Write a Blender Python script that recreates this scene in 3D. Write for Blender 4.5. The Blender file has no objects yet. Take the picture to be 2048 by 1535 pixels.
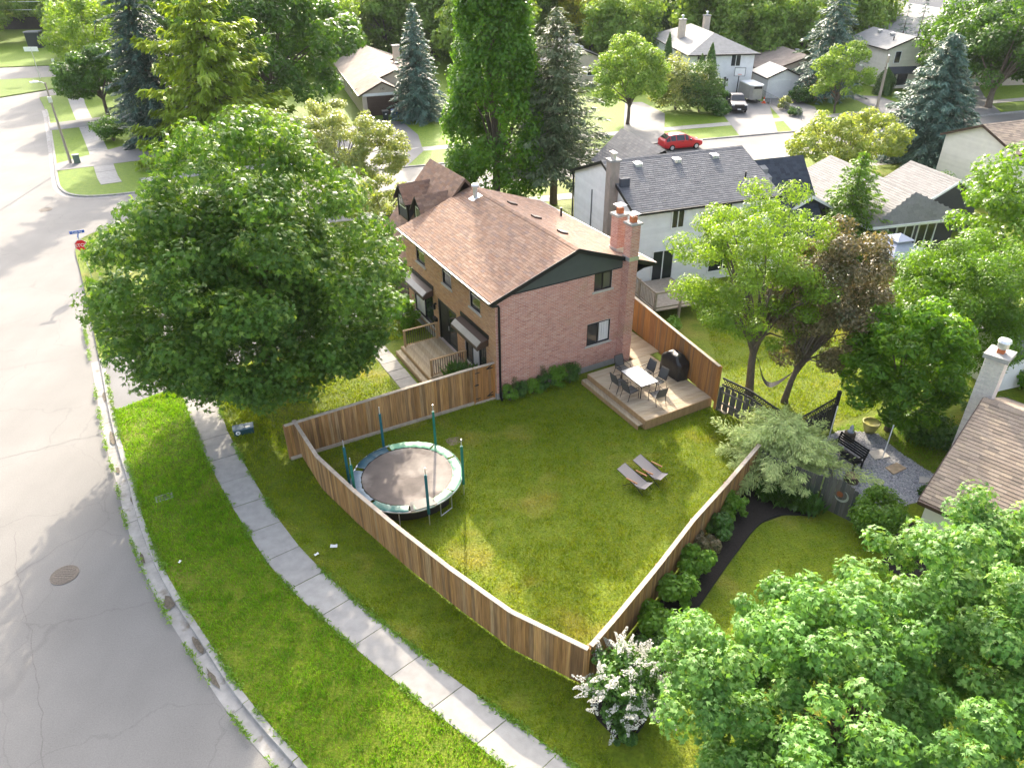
import bpy, math, random
import numpy as np
from mathutils import Matrix, Vector

S = bpy.context.scene
COL = S.collection
R = math.radians

# ------------------------------------------------------------------ camera (a drone 19.5 m above the verge)
cam_d = bpy.data.cameras.new('camera')
cam_d.sensor_width = 36.0
cam_d.lens = 26.02
cam_d.clip_start = 0.5
cam_d.clip_end = 3000
cam = bpy.data.objects.new('camera', cam_d)
COL.objects.link(cam)
cam.matrix_world = (Matrix.Translation((0, 0, 19.5)) @ Matrix.Rotation(R(90 - 32.1), 4, 'X') @ Matrix.Rotation(R(-0.59), 4, 'Z'))
S.camera = cam

# ------------------------------------------------------------------ daylight
SUN_EL, SUN_AZ = 27.0, -3.6          # elevation, azimuth measured from +Y towards +X
W = bpy.data.worlds.new('World')
S.world = W
W.use_nodes = True
wn = W.node_tree
bg = wn.nodes['Background']
sky = wn.nodes.new('ShaderNodeTexSky')
sky.sky_type = 'NISHITA'
sky.sun_disc = False
sky.sun_elevation = R(SUN_EL)
sky.sun_rotation = R(SUN_AZ)
sky.air_density = 0.7
sky.dust_density = 5.0
sky.ozone_density = 0.3
hz = wn.nodes.new('ShaderNodeHueSaturation')          # thin summer haze: a paler sky
hz.inputs['Saturation'].default_value = 0.6
wn.links.new(sky.outputs[0], hz.inputs['Color'])
wn.links.new(hz.outputs[0], bg.inputs[0])
bg.inputs[1].default_value = 0.15
sun_d = bpy.data.lights.new('sun', 'SUN')
sun_d.energy = 2.0
sun_d.angle = R(0.6)
sun_d.color = (1.0, 0.87, 0.69)
sun = bpy.data.objects.new('sun', sun_d)
COL.objects.link(sun)
sd = Vector((math.sin(R(SUN_AZ)) * math.cos(R(SUN_EL)), math.cos(R(SUN_AZ)) * math.cos(R(SUN_EL)), math.sin(R(SUN_EL))))
sun.rotation_euler = sd.to_track_quat('Z', 'Y').to_euler()
sun.location = (0, 60, 60)
V = S.view_settings
V.view_transform = 'Standard'
V.look = 'None'
V.exposure = 2.32
V.gamma = 1.0
V.use_curve_mapping = False
S.cycles.max_bounces = 7
S.cycles.diffuse_bounces = 3
S.cycles.glossy_bounces = 3
S.cycles.transmission_bounces = 4
S.cycles.transparent_max_bounces = 6
S.cycles.sample_clamp_indirect = 6.0
S.cycles.use_denoising = True
S.cycles.use_adaptive_sampling = False

# ------------------------------------------------------------------ materials
def srgb(h):
    h = h.lstrip('#')
    c = [int(h[i:i + 2], 16) / 255 for i in (0, 2, 4)]
    return tuple(((x / 12.92) if x <= .04045 else ((x + .055) / 1.055) ** 2.4) for x in c)

def _node(nt, t, **kw):
    n = nt.nodes.new(t)
    for k, v in kw.items():
        setattr(n, k, v)
    return n

def _tint(nt):
    """per-piece random 0..1: the face attribute 'tint' plus the object's own random number"""
    a = _node(nt, 'ShaderNodeAttribute', attribute_name='tint')
    o = _node(nt, 'ShaderNodeObjectInfo')
    s = _node(nt, 'ShaderNodeMath', operation='ADD')
    f = _node(nt, 'ShaderNodeMath', operation='FRACT')
    nt.links.new(a.outputs['Fac'], s.inputs[0]); nt.links.new(o.outputs['Random'], s.inputs[1])
    nt.links.new(s.outputs[0], f.inputs[0])
    return f.outputs[0]

def _ramp(nt, fac, cols):
    r = _node(nt, 'ShaderNodeValToRGB')
    el = r.color_ramp.elements
    n = len(cols)
    while len(el) < n:
        el.new(0.5)
    for i, c in enumerate(cols):
        el[i].position = i / max(1, n - 1)
        el[i].color = (*c, 1)
    nt.links.new(fac, r.inputs[0])
    return r.outputs[0]

def _noise(nt, scale, stretch=None, rot=0.0, detail=4.0, local=False):
    if local:
        tc = _node(nt, 'ShaderNodeTexCoord'); src = tc.outputs['Object']
    else:
        g = _node(nt, 'ShaderNodeNewGeometry'); src = g.outputs['Position']
    m = _node(nt, 'ShaderNodeMapping')
    m.inputs['Rotation'].default_value = (0, 0, rot)
    m.inputs['Scale'].default_value = stretch or (1, 1, 1)
    n = _node(nt, 'ShaderNodeTexNoise')
    n.inputs['Scale'].default_value = scale
    n.inputs['Detail'].default_value = detail
    nt.links.new(src, m.inputs[0]); nt.links.new(m.outputs[0], n.inputs['Vector'])
    return n.outputs[0]

def _mulnoise(nt, col, nz, lo, hi):
    mr = _node(nt, 'ShaderNodeMapRange')
    mr.inputs[1].default_value = 0.25; mr.inputs[2].default_value = 0.75
    mr.inputs[3].default_value = lo; mr.inputs[4].default_value = hi
    nt.links.new(nz, mr.inputs[0])
    mx = _node(nt, 'ShaderNodeMix', data_type='RGBA', blend_type='MULTIPLY')
    mx.inputs[0].default_value = 1
    nt.links.new(col, mx.inputs[6]); nt.links.new(mr.outputs[0], mx.inputs[7])
    return mx.outputs[2]

def _mixcol(nt, fac, a, b, lo=0.4, hi=0.6):
    mr = _node(nt, 'ShaderNodeMapRange')
    mr.inputs[1].default_value = lo; mr.inputs[2].default_value = hi
    nt.links.new(fac, mr.inputs[0])
    mx = _node(nt, 'ShaderNodeMix', data_type='RGBA')
    nt.links.new(mr.outputs[0], mx.inputs[0])
    nt.links.new(a, mx.inputs[6])
    if isinstance(b, tuple): mx.inputs[7].default_value = (*b, 1)
    else: nt.links.new(b, mx.inputs[7])
    return mx.outputs[2]

def new_mat(name):
    m = bpy.data.materials.new(name)
    m.use_nodes = True
    nt = m.node_tree
    return m, nt, nt.nodes['Principled BSDF']

def M(name, cols, rough=.8, nscale=6., namt=.15, stretch=None, rot=0., bump=0., bscale=None, spec=.3, metal=0., second=None, local=False):
    m, nt, b = new_mat(name)
    if isinstance(cols[0], (int, float)): cols = [cols]
    if len(cols) == 1: cols = [cols[0], cols[0]]
    c = _ramp(nt, _tint(nt), cols)
    if second:                                   # (colour, noise scale, lo, hi): stains and wear
        c = _mixcol(nt, _noise(nt, second[1], second[4] if len(second) > 4 else None), c, second[0], second[2], second[3])
    if namt:
        c = _mulnoise(nt, c, _noise(nt, nscale, stretch, rot, local=local), 1 - namt, 1 + namt)
    nt.links.new(c, b.inputs['Base Color'])
    b.inputs['Roughness'].default_value = rough
    b.inputs['Specular IOR Level'].default_value = spec
    b.inputs['Metallic'].default_value = metal
    if bump:
        bp = _node(nt, 'ShaderNodeBump')
        bp.inputs['Strength'].default_value = bump
        bp.inputs['Distance'].default_value = .02
        nt.links.new(_noise(nt, bscale or nscale * 2, stretch, rot, local=local), bp.inputs['Height'])
        nt.links.new(bp.outputs[0], b.inputs['Normal'])
    return m

def leaf_mat(name, cols, tcol=None, trans=.38, rough=.42, spec=.35):
    m, nt, b = new_mat(name)
    c = _ramp(nt, _tint(nt), cols)
    c = _mulnoise(nt, c, _noise(nt, .55, detail=2), .78, 1.22)
    nt.links.new(c, b.inputs['Base Color'])
    b.inputs['Roughness'].default_value = rough
    b.inputs['Specular IOR Level'].default_value = spec
    tr = _node(nt, 'ShaderNodeBsdfTranslucent')
    hs = _node(nt, 'ShaderNodeMix', data_type='RGBA', blend_type='MULTIPLY')
    hs.inputs[0].default_value = 1
    nt.links.new(c, hs.inputs[6]); hs.inputs[7].default_value = (*(tcol or (1.9, 1.7, .7)), 1)
    nt.links.new(hs.outputs[2], tr.inputs[0])
    mx = _node(nt, 'ShaderNodeMixShader')
    mx.inputs[0].default_value = trans
    out = nt.nodes['Material Output']
    nt.links.new(b.outputs[0], mx.inputs[1]); nt.links.new(tr.outputs[0], mx.inputs[2])
    nt.links.new(mx.outputs[0], out.inputs[0])
    return m

def grass_mat(name, a, b_, dry, lo=.62, hi=.85, trans=0.0):
    m, nt, b = new_mat(name)
    n1 = _noise(nt, .35, detail=5)
    n2 = _noise(nt, 2.6, detail=4)
    ca = _node(nt, 'ShaderNodeRGB'); ca.outputs[0].default_value = (*a, 1)
    c = _mixcol(nt, n2, ca.outputs[0], b_, .35, .65)
    c = _mixcol(nt, n1, c, dry, lo, hi)
    c = _mulnoise(nt, c, _noise(nt, 9.0, detail=6), .72, 1.28)
    v = _tint(nt)
    c = _mulnoise(nt, c, v, .82, 1.18)
    nt.links.new(c, b.inputs['Base Color'])
    b.inputs['Roughness'].default_value = .75
    b.inputs['Specular IOR Level'].default_value = .15
    if trans:
        tr = _node(nt, 'ShaderNodeBsdfTranslucent')
        hs = _node(nt, 'ShaderNodeMix', data_type='RGBA', blend_type='MULTIPLY')
        hs.inputs[0].default_value = 1
        nt.links.new(c, hs.inputs[6]); hs.inputs[7].default_value = (1.7, 1.6, .6, 1)
        nt.links.new(hs.outputs[2], tr.inputs[0])
        mx = _node(nt, 'ShaderNodeMixShader'); mx.inputs[0].default_value = trans
        nt.links.new(b.outputs[0], mx.inputs[1]); nt.links.new(tr.outputs[0], mx.inputs[2])
        nt.links.new(mx.outputs[0], nt.nodes['Material Output'].inputs[0])
    else:
        bp = _node(nt, 'ShaderNodeBump'); bp.inputs['Strength'].default_value = .9; bp.inputs['Distance'].default_value = .06
        nt.links.new(_noise(nt, 14, detail=6), bp.inputs['Height']); nt.links.new(bp.outputs[0], b.inputs['Normal'])
    return m

def asphalt_mat(name, base, crack=True, amt=.14):
    m, nt, b = new_mat(name)
    rgb = _node(nt, 'ShaderNodeRGB'); rgb.outputs[0].default_value = (*base, 1)
    c = _mulnoise(nt, rgb.outputs[0], _noise(nt, .25, detail=5), 1 - amt, 1 + amt)
    c = _mulnoise(nt, c, _noise(nt, 26, detail=3), .86, 1.14)
    c = _mulnoise(nt, c, _noise(nt, 1.1, (1, .25, 1), R(30)), .95, 1.05)
    if crack:
        g = _node(nt, 'ShaderNodeNewGeometry')
        n = _node(nt, 'ShaderNodeTexNoise'); n.inputs['Scale'].default_value = .8; n.inputs['Detail'].default_value = 5
        nt.links.new(g.outputs['Position'], n.inputs['Vector'])
        ad = _node(nt, 'ShaderNodeVectorMath', operation='MULTIPLY_ADD')
        ad.inputs[1].default_value = (1.5, 1.5, 0)
        nt.links.new(n.outputs['Color'], ad.inputs[0]); nt.links.new(g.outputs['Position'], ad.inputs[2])
        vo = _node(nt, 'ShaderNodeTexVoronoi', feature='DISTANCE_TO_EDGE'); vo.inputs['Scale'].default_value = .19
        nt.links.new(ad.outputs[0], vo.inputs['Vector'])
        c = _mixcol(nt, vo.outputs['Distance'], c, c, 0, 1)
        rgb2 = _node(nt, 'ShaderNodeMix', data_type='RGBA', blend_type='MULTIPLY'); rgb2.inputs[0].default_value = 1
        mr = _node(nt, 'ShaderNodeMapRange'); mr.inputs[1].default_value = .0015; mr.inputs[2].default_value = .0065
        mr.inputs[3].default_value = .88; mr.inputs[4].default_value = 1
        nt.links.new(vo.outputs['Distance'], mr.inputs[0])
        nt.links.new(c, rgb2.inputs[6]); nt.links.new(mr.outputs[0], rgb2.inputs[7]); c = rgb2.outputs[2]
    nt.links.new(c, b.inputs['Base Color'])
    b.inputs['Roughness'].default_value = .82
    b.inputs['Specular IOR Level'].default_value = .3
    bp = _node(nt, 'ShaderNodeBump'); bp.inputs['Strength'].default_value = .25; bp.inputs['Distance'].default_value = .01
    nt.links.new(_noise(nt, 40, detail=2), bp.inputs['Height']); nt.links.new(bp.outputs[0], b.inputs['Normal'])
    return m

def glass_mat(name, col=(.02, .025, .03), rough=.06):
    m, nt, b = new_mat(name)
    b.inputs['Base Color'].default_value = (*col, 1)
    b.inputs['Roughness'].default_value = rough
    b.inputs['Specular IOR Level'].default_value = .7
    return m

HOUSE_YAW = R(28.95)
MAT = dict(
    asphalt=asphalt_mat('weathered asphalt', (.175, .169, .158)),
    drive=asphalt_mat('driveway asphalt', (.15, .15, .15), False),
    drive_light=asphalt_mat('pale driveway', (.20, .195, .19), False),
    concrete=M('concrete', [(.27, .26, .245), (.32, .31, .29), (.295, .285, .27)], .85, 3, .14, bump=.2, bscale=60, second=((.23, .22, .20), 1.4, .62, .85)),
    kerb=M('kerb concrete', [(.26, .25, .235), (.32, .31, .29)], .85, 4, .18, bump=.3, bscale=40, second=((.16, .14, .11), 2.2, .6, .75)),
    lawn=grass_mat('lawn grass', (.115, .17, .008), (.16, .205, .011), (.30, .255, .055), .56, .78),
    lawn_green=grass_mat('verge grass', (.09, .20, .010), (.135, .24, .012), (.18, .23, .03), .68, .95),
    lawn_far=grass_mat('distant grass', (.085, .15, .010), (.125, .185, .013), (.17, .19, .03), .65, .9),
    blade=grass_mat('yard grass blades', (.15, .23, .008), (.22, .275, .012), (.40, .34, .08), .56, .78, .4),
    blade_green=grass_mat('verge grass blades', (.115, .27, .010), (.175, .32, .014), (.22, .29, .03), .68, .95, .4),
    soil=M('mulch', [(.02, .016, .014), (.035, .028, .022)], .95, 14, .4, bump=.8, bscale=30),
    earth=M('bare earth', [(.20, .16, .10)], .95, 3, .3, bump=.4),
    mortar=M('mortar', [(.60, .52, .48)], .9, 12, .12),
    brick=M('pink brick', [(.47, .215, .16), (.53, .27, .20), (.44, .22, .175), (.55, .32, .245), (.49, .24, .18), (.38, .175, .135)], .85, 30, .14, bump=.15, second=((.37, .22, .12), .5, .60, .72)),
    brick_buff=M('buff brick', [(.43, .23, .12), (.50, .29, .15), (.39, .22, .13), (.52, .32, .18), (.45, .25, .13)], .85, 30, .12, bump=.15),
    shingle=M('brown shingle', [(.20, .118, .078), (.255, .158, .11), (.165, .105, .08), (.28, .185, .135), (.22, .125, .082), (.19, .13, .11)], .9, 20, .16, bump=.3, bscale=90),
    shingle_base=M('roof underlay', [(.14, .085, .06)], .9, 20, .1),
    shingle_grey=M('charcoal shingle', [(.105, .108, .115), (.15, .152, .16), (.125, .127, .135), (.17, .172, .178)], .9, 20, .14, bump=.3, bscale=90),
    shingle_dark=M('blue black shingle', [(.035, .042, .056), (.055, .064, .082)], .9, 20, .12),
    shingle_pale=M('pale grey shingle', [(.195, .188, .18), (.24, .232, .222), (.215, .208, .20)], .9, 16, .12),
    shingle_tan=M('tan shingle', [(.24, .185, .14), (.32, .255, .195), (.28, .22, .17), (.20, .16, .125), (.37, .29, .21)], .9, 20, .14, bump=.3, bscale=90),
    roof_brown=M('distant brown roof', [(.25, .205, .175)], .9, 2, .16, second=((.32, .27, .22), .6, .45, .7)),
    roof_grey=M('distant grey roof', [(.22, .222, .22)], .9, 2, .14),
    roof_mid=M('distant mid grey roof', [(.20, .205, .21)], .9, 2, .14),
    siding_white=M('white siding', [(.74, .735, .73), (.80, .795, .79)], .55, 2, .06),
    siding_cream=M('cream siding', [(.68, .63, .55), (.74, .69, .61)], .6, 2, .06),
    stucco=M('beige stucco', [(.50, .42, .34)], .9, 3, .1),
    siding_green=M('dark sage siding', [(.052, .062, .056), (.062, .072, .065)], .55, 3, .08),
    siding_slate=M('slate siding', [(.035, .037, .045), (.045, .047, .056)], .6, 3, .08),
    black=M('black trim', [(.012, .012, .013)], .4, 3, .1),
    brown_metal=M('brown metal', [(.065, .04, .03)], .45, 3, .1),
    grey_metal=M('grey metal', [(.30, .28, .26)], .4, 3, .1, metal=.2),
    galv=M('galvanised steel', [(.62, .63, .64)], .35, 5, .12, metal=.7),
    white=M('white paint', [(.78, .78, .77)], .5, 3, .05),
    stone_sill=M('limestone', [(.46, .43, .39)], .8, 8, .12),
    terracotta=M('terracotta', [(.42, .13, .05)], .7, 6, .15),
    glass=glass_mat('window glass'),
    glass_room=glass_mat('window glass over pale room', (.09, .085, .075), .08),
    curtain=M('curtain', [(.62, .60, .60)], .9, 18, .25, stretch=(1, 1, .05)),
    fence=M('stained cedar', [(.22, .115, .042), (.33, .175, .06), (.27, .15, .065), (.41, .235, .09), (.30, .175, .075), (.165, .09, .04), (.36, .24, .12)], .8, 3.2, .42, stretch=(6, 6, .35), bump=.25, second=((.33, .24, .15), 1.6, .62, .9, (5, 5, .25))),
    fence_red=M('amber cedar', [(.30, .135, .035), (.36, .17, .05), (.25, .12, .045), (.22, .13, .065)], .75, 3.2, .35, stretch=(6, 6, .3), bump=.25),
    fence_cap=M('weathered cap rail', [(.36, .30, .235), (.42, .355, .285)], .85, 6, .2, bump=.2),
    fence_old=M('old grey cedar', [(.085, .082, .07), (.12, .115, .10), (.065, .068, .062), (.15, .135, .11)], .85, 3, .4, stretch=(6, 6, .3), bump=.3, second=((.05, .09, .06), 1.2, .55, .8)),
    fence_dark=M('dark stained fence', [(.026, .026, .03), (.036, .036, .04)], .7, 4, .25),
    deck=M('deck boards', [(.40, .31, .21), (.47, .38, .27), (.36, .28, .19), (.44, .36, .26), (.38, .29, .18)], .7, 2.2, .22, stretch=(.5, 7, 3), rot=-HOUSE_YAW, bump=.12),
    deck_long=M('porch boards', [(.36, .28, .17), (.42, .33, .22), (.31, .24, .15), (.45, .37, .26)], .7, 2.2, .22, stretch=(7, .5, 3), rot=-HOUSE_YAW, bump=.12),
    wood_warm=M('treated lumber', [(.33, .21, .105), (.40, .27, .14)], .7, 4, .2, stretch=(3, 3, .5)),
    bark=M('bark', [(.10, .08, .065), (.13, .105, .08)], .95, 7, .35, stretch=(3, 3, .6), bump=.8, bscale=14),
    bark_grey=M('grey bark', [(.17, .155, .135)], .95, 7, .3, stretch=(3, 3, .6), bump=.6),
    rubber=M('rubber', [(.012, .012, .012)], .8, 10, .1),
    pole_wood=M('utility pole wood', [(.30, .26, .21)], .85, 3, .25, stretch=(8, 8, .3)),
)
# ------------------------------------------------------------------ mesh helpers
class MB:
    def __init__(s):
        s.v, s.f, s.t = [], [], []
    def add(s, verts, faces, tint=0.0):
        o = len(s.v)
        s.v.extend(verts)
        for f in faces:
            s.f.append(tuple(i + o for i in f)); s.t.append(tint)
        return s
    def box(s, x0, x1, y0, y1, z0, z1, tint=0.0, bottom=True):
        v = [(x0, y0, z0), (x1, y0, z0), (x1, y1, z0), (x0, y1, z0), (x0, y0, z1), (x1, y0, z1), (x1, y1, z1), (x0, y1, z1)]
        f = [(4, 5, 6, 7), (0, 1, 5, 4), (1, 2, 6, 5), (2, 3, 7, 6), (3, 0, 4, 7)]
        if bottom: f.append((3, 2, 1, 0))
        return s.add(v, f, tint)
    def obox(s, c, ax, ay, az, tint=0.0):
        """box about centre c with half-axis vectors"""
        c, ax, ay, az = (Vector(q) for q in (c, ax, ay, az))
        v = [tuple(c + ax * i + ay * j + az * k) for k in (-1, 1) for i, j in ((-1, -1), (1, -1), (1, 1), (-1, 1))]
        return s.add(v, [(3, 2, 1, 0), (4, 5, 6, 7), (0, 1, 5, 4), (1, 2, 6, 5), (2, 3, 7, 6), (3, 0, 4, 7)], tint)
    def bar(s, a, b, w, h=None, up=(0, 0, 1), tint=0.0):
        a, b = Vector(a), Vector(b); h = h or w
        d = (b - a); L = d.length; d.normalize(); u = Vector(up)
        if abs(d.dot(u)) > .98: u = Vector((1, 0, 0))
        x = d.cross(u).normalized(); y = x.cross(d)
        return s.obox((a + b) / 2, d * L / 2, x * w / 2, y * h / 2, tint)
    def tube(s, pts, rads, n=8, cap=True, tint=0.0):
        pts = [Vector(p) for p in pts]
        if isinstance(rads, (int, float)): rads = [rads] * len(pts)
        o = len(s.v); prev = None
        for i, p in enumerate(pts):
            d = (pts[min(i + 1, len(pts) - 1)] - pts[max(i - 1, 0)]).normalized()
            if prev is None:
                u = Vector((1, 0, 0)) if abs(d.x) < .9 else Vector((0, 1, 0))
                x = d.cross(u).normalized()
            else:
                x = (prev - d * prev.dot(d)).normalized()
            prev = x; y = d.cross(x)
            for k in range(n):
                a = 2 * math.pi * k / n
                s.v.append(tuple(p + (x * math.cos(a) + y * math.sin(a)) * rads[i]))
        for i in range(len(pts) - 1):
            for k in range(n):
                k2 = (k + 1) % n
                s.f.append((o + i * n + k, o + i * n + k2, o + (i + 1) * n + k2, o + (i + 1) * n + k)); s.t.append(tint)
        if cap:
            s.f.append(tuple(o + k for k in range(n))[::-1]); s.t.append(tint)
            e = o + (len(pts) - 1) * n
            s.f.append(tuple(e + k for k in range(n))); s.t.append(tint)
        return s
    def lathe(s, prof, n=20, c=(0, 0, 0), tint=0.0, cap=True):
        o = len(s.v)
        for r, z in prof:
            for k in range(n):
                a = 2 * math.pi * k / n
                s.v.append((c[0] + r * math.cos(a), c[1] + r * math.sin(a), c[2] + z))
        for i in range(len(prof) - 1):
            for k in range(n):
                k2 = (k + 1) % n
                s.f.append((o + i * n + k, o + i * n + k2, o + (i + 1) * n + k2, o + (i + 1) * n + k)); s.t.append(tint)
        if cap and prof[-1][0] > 1e-4:
            e = o + (len(prof) - 1) * n
            s.f.append(tuple(e + k for k in range(n))); s.t.append(tint)
        if cap and prof[0][0] > 1e-4:
            s.f.append(tuple(o + k for k in range(n))[::-1]); s.t.append(tint)
        return s
    def prism(s, poly, z0, z1, tint=0.0):
        """vertical prism over a 2-D polygon (ccw)"""
        n = len(poly)
        v = [(x, y, z0) for x, y in poly] + [(x, y, z1) for x, y in poly]
        f = [tuple(range(n, 2 * n)), tuple(range(n))[::-1]] + [(i, (i + 1) % n, n + (i + 1) % n, n + i) for i in range(n)]
        return s.add(v, f, tint)
    def extr(s, poly3, d, tint=0.0):
        """extrude a planar 3-D polygon along vector d"""
        n = len(poly3); d = Vector(d)
        v = [tuple(Vector(p)) for p in poly3] + [tuple(Vector(p) + d) for p in poly3]
        f = [tuple(range(n))[::-1], tuple(range(n, 2 * n))] + [(i, (i + 1) % n, n + (i + 1) % n, n + i) for i in range(n)]
        return s.add(v, f, tint)
    def mesh(s, name, mat, smooth=False):
        me = bpy.data.meshes.new(name)
        me.from_pydata(s.v, [], s.f)
        if any(s.t):
            a = me.attributes.new('tint', 'FLOAT', 'FACE'); a.data.foreach_set('value', s.t)
        me.materials.append(mat)
        if smooth:
            me.polygons.foreach_set('use_smooth', [True] * len(s.f))
        me.update()
        return me
    def build(s, name, mat, parent=None, smooth=False, kind=None):
        return link(name, s.mesh(name, mat, smooth), parent, kind)

def link(name, me, parent=None, kind=None, loc=None, rz=None, mat4=None):
    o = bpy.data.objects.new(name, me)
    COL.objects.link(o)
    if parent is not None: o.parent = parent
    if kind: o['kind'] = kind
    if mat4 is not None: o.matrix_local = mat4
    if loc is not None: o.location = loc
    if rz is not None: o.rotation_euler = (0, 0, rz)
    return o

def tag(o, label, cat=None, group=None, kind=None):
    o['label'] = label
    if cat: o['category'] = cat
    if group: o['group'] = group
    if kind: o['kind'] = kind
    return o

def thing(name, label, cat, loc=(0, 0, 0), rz=0.0, group=None):
    o = bpy.data.objects.new(name, None)
    COL.objects.link(o)
    o.location = loc; o.rotation_euler = (0, 0, rz)
    o.empty_display_size = .2
    return tag(o, label, cat, group)

def dup(o, loc=None, rz=None, label=None, parent=None, scale=None, sz=None):
    c = o.copy(); COL.objects.link(c)
    if parent is not None: c.parent = parent
    if loc is not None: c.location = loc
    if rz is not None: c.rotation_euler = (0, 0, rz)
    if scale: c.scale = (scale, scale, sz or scale)
    if label: c['label'] = label
    for ch in o.children: dup(ch, parent=c)
    return c

def sheet(name, poly, z, mat, kind='structure', parent=None):
    """flat polygon, triangulated, optionally any outline"""
    from mathutils.geometry import tessellate_polygon
    tri = tessellate_polygon([[Vector((x, y, 0)) for x, y in poly]])
    me = bpy.data.meshes.new(name)
    fs = []
    for a, b, c in tri:
        (x0, y0), (x1, y1), (x2, y2) = poly[a], poly[b], poly[c]
        fs.append((a, b, c) if (x1 - x0) * (y2 - y0) - (x2 - x0) * (y1 - y0) > 0 else (a, c, b))
    me.from_pydata([(x, y, z) for x, y in poly], [], fs)
    me.materials.append(mat); me.update()
    return link(name, me, parent, kind)

def raised(name, poly, z0, z1, mat, kind='structure', parent=None):
    """a lawn block: flat top with sides down to z0"""
    o = sheet(name, poly, z1, mat, kind, parent)
    me = o.data
    n = len(poly)
    vs = [tuple(v.co) for v in me.vertices] + [(x, y, z0) for x, y in poly]
    fs = [tuple(p.vertices) for p in me.polygons] + [(i, n + i, n + (i + 1) % n, (i + 1) % n) for i in range(n)]
    me2 = bpy.data.meshes.new(name); me2.from_pydata(vs, [], fs); me2.materials.append(mat); me2.update()
    o.data = me2
    return o

def text_mesh(txt, size, mat, depth=.004):
    cu = bpy.data.curves.new('lettering', 'FONT')
    cu.body = txt; cu.size = size; cu.extrude = depth; cu.align_x = 'CENTER'; cu.align_y = 'CENTER'
    t = bpy.data.objects.new('lettering_tmp', cu); COL.objects.link(t)
    dg = bpy.context.evaluated_depsgraph_get()
    me = bpy.data.meshes.new_from_object(t.evaluated_get(dg))
    bpy.data.objects.remove(t)
    me.materials.clear(); me.materials.append(mat)
    return me

def resample(pts, step):
    P = np.array(pts, float)
    L = np.concatenate([[0], np.cumsum(np.linalg.norm(np.diff(P, axis=0), axis=1))])
    n = max(2, int(round(L[-1] / step)) + 1)
    t = np.linspace(0, L[-1], n)
    return [tuple(float(np.interp(x, L, P[:, k])) for k in range(P.shape[1])) for x in t]

def smooth_line(pts, k=4):
    """Catmull-Rom through 2-D points"""
    P = [np.array(p, float) for p in pts]
    P = [2 * P[0] - P[1]] + P + [2 * P[-1] - P[-2]]
    out = []
    for i in range(1, len(P) - 2):
        a, b, c, d = P[i - 1], P[i], P[i + 1], P[i + 2]
        for j in range(k):
            t = j / k
            out.append(.5 * ((2 * b) + (-a + c) * t + (2 * a - 5 * b + 4 * c - d) * t * t + (-a + 3 * b - 3 * c + d) * t ** 3))
    out.append(P[-2])
    return [tuple(map(float, p)) for p in out]

def offset_line(pts, d):
    out = []
    for i, p in enumerate(pts):
        a = np.array(pts[max(0, i - 1)]); b = np.array(pts[min(len(pts) - 1, i + 1)])
        t = (b - a) / (np.linalg.norm(b - a) + 1e-9)
        out.append((p[0] - t[1] * d, p[1] + t[0] * d))
    return out
def cyl_mesh(name, r, h, mat, n=12):
    return MB().lathe([(r, 0), (r, h)], n).mesh(name, mat)
# ------------------------------------------------------------------ the ground, streets and paths (metres; camera above the origin, looking along +Y)
rng = np.random.default_rng(7)
random.seed(7)
HO = Vector((-0.715, 29.677, 0.0))                        # the brick house's street corner
HG = Vector((math.cos(HOUSE_YAW), math.sin(HOUSE_YAW), 0))
HL = Vector((-math.sin(HOUSE_YAW), math.cos(HOUSE_YAW), 0))
def HW(u, v, z=0.0):
    return HO + HG * u + HL * v + Vector((0, 0, z))
def HW2(u, v):
    p = HW(u, v); return (p.x, p.y)

ZR = -0.12                                                # road level, lawns are at 0
big = [(-700, -300), (700, -300), (700, 1100), (-700, 1100)]
sheet('ground', big, -.3, MAT['lawn_far'])
sheet('road', [(-170, -60), (140, -60), (140, 170), (-170, 170)], ZR, MAT['asphalt'])

kerb_near = smooth_line([(1.5, 4.6), (-3.2, 8.9), (-6.0, 11.6), (-7.3, 12.8), (-8.6, 14.1), (-10.0, 15.7), (-11.5, 17.4), (-13.0, 19.3), (-14.5, 21.5), (-16.0, 24.0),
                         (-17.5, 26.4), (-19.2, 29.3), (-21.2, 32.9), (-24.9, 39.4), (-28.6, 45.8), (-30.8, 49.6), (-31.4, 51.8), (-30.6, 53.6), (-28.4, 54.8), (-24, 56.4), (-14.0, 59.4)], 5)
near_cross = [(5.8, 65.4), (26.7, 71.8), (60, 81.8), (96, 92.6)]
lawn_near = kerb_near + near_cross + [(110, 40), (110, -45), (14, -45)]
raised('lawn', lawn_near[::-1], -.29, 0, MAT['lawn'])
kerb_far = smooth_line([(-62.5, 104), (-57.7, 96.4), (-54.3, 90.6), (-45.9, 75.6), (-41.1, 66.9), (-39.0, 63.6), (-36.9, 61.9), (-34.2, 61.9), (-29.5, 63.5), (-10.5, 69.2), (11.2, 75.9), (41.2, 84.5), (100, 101.5)], 5)
raised('lawn', (kerb_far + [(140, 115), (140, 330), (-30, 330), (-38, 140), (-52, 115)]), -.28, 0, MAT['lawn_far'])
raised('lawn', [(-85, 99.5), (-68, 104.6), (-64.5, 109.5), (-60, 116), (-58, 121), (-64, 121), (-75.5, 117.6), (-96, 113)], -.27, 0, MAT['lawn_far'])
raised('lawn', [(-170, 112), (-82.1, 129.2), (-74.6, 130.8), (-44, 138), (-42, 330), (-170, 330)], -.26, 0, MAT['lawn_far'])
raised('lawn', [(-170, -40), (-9, -40), (-11, -3), (-20, 4.5), (-27, 13), (-32, 22), (-44, 43), (-70, 88), (-84, 96), (-170, 100)], -.25, 0, MAT['lawn_far'])

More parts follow.
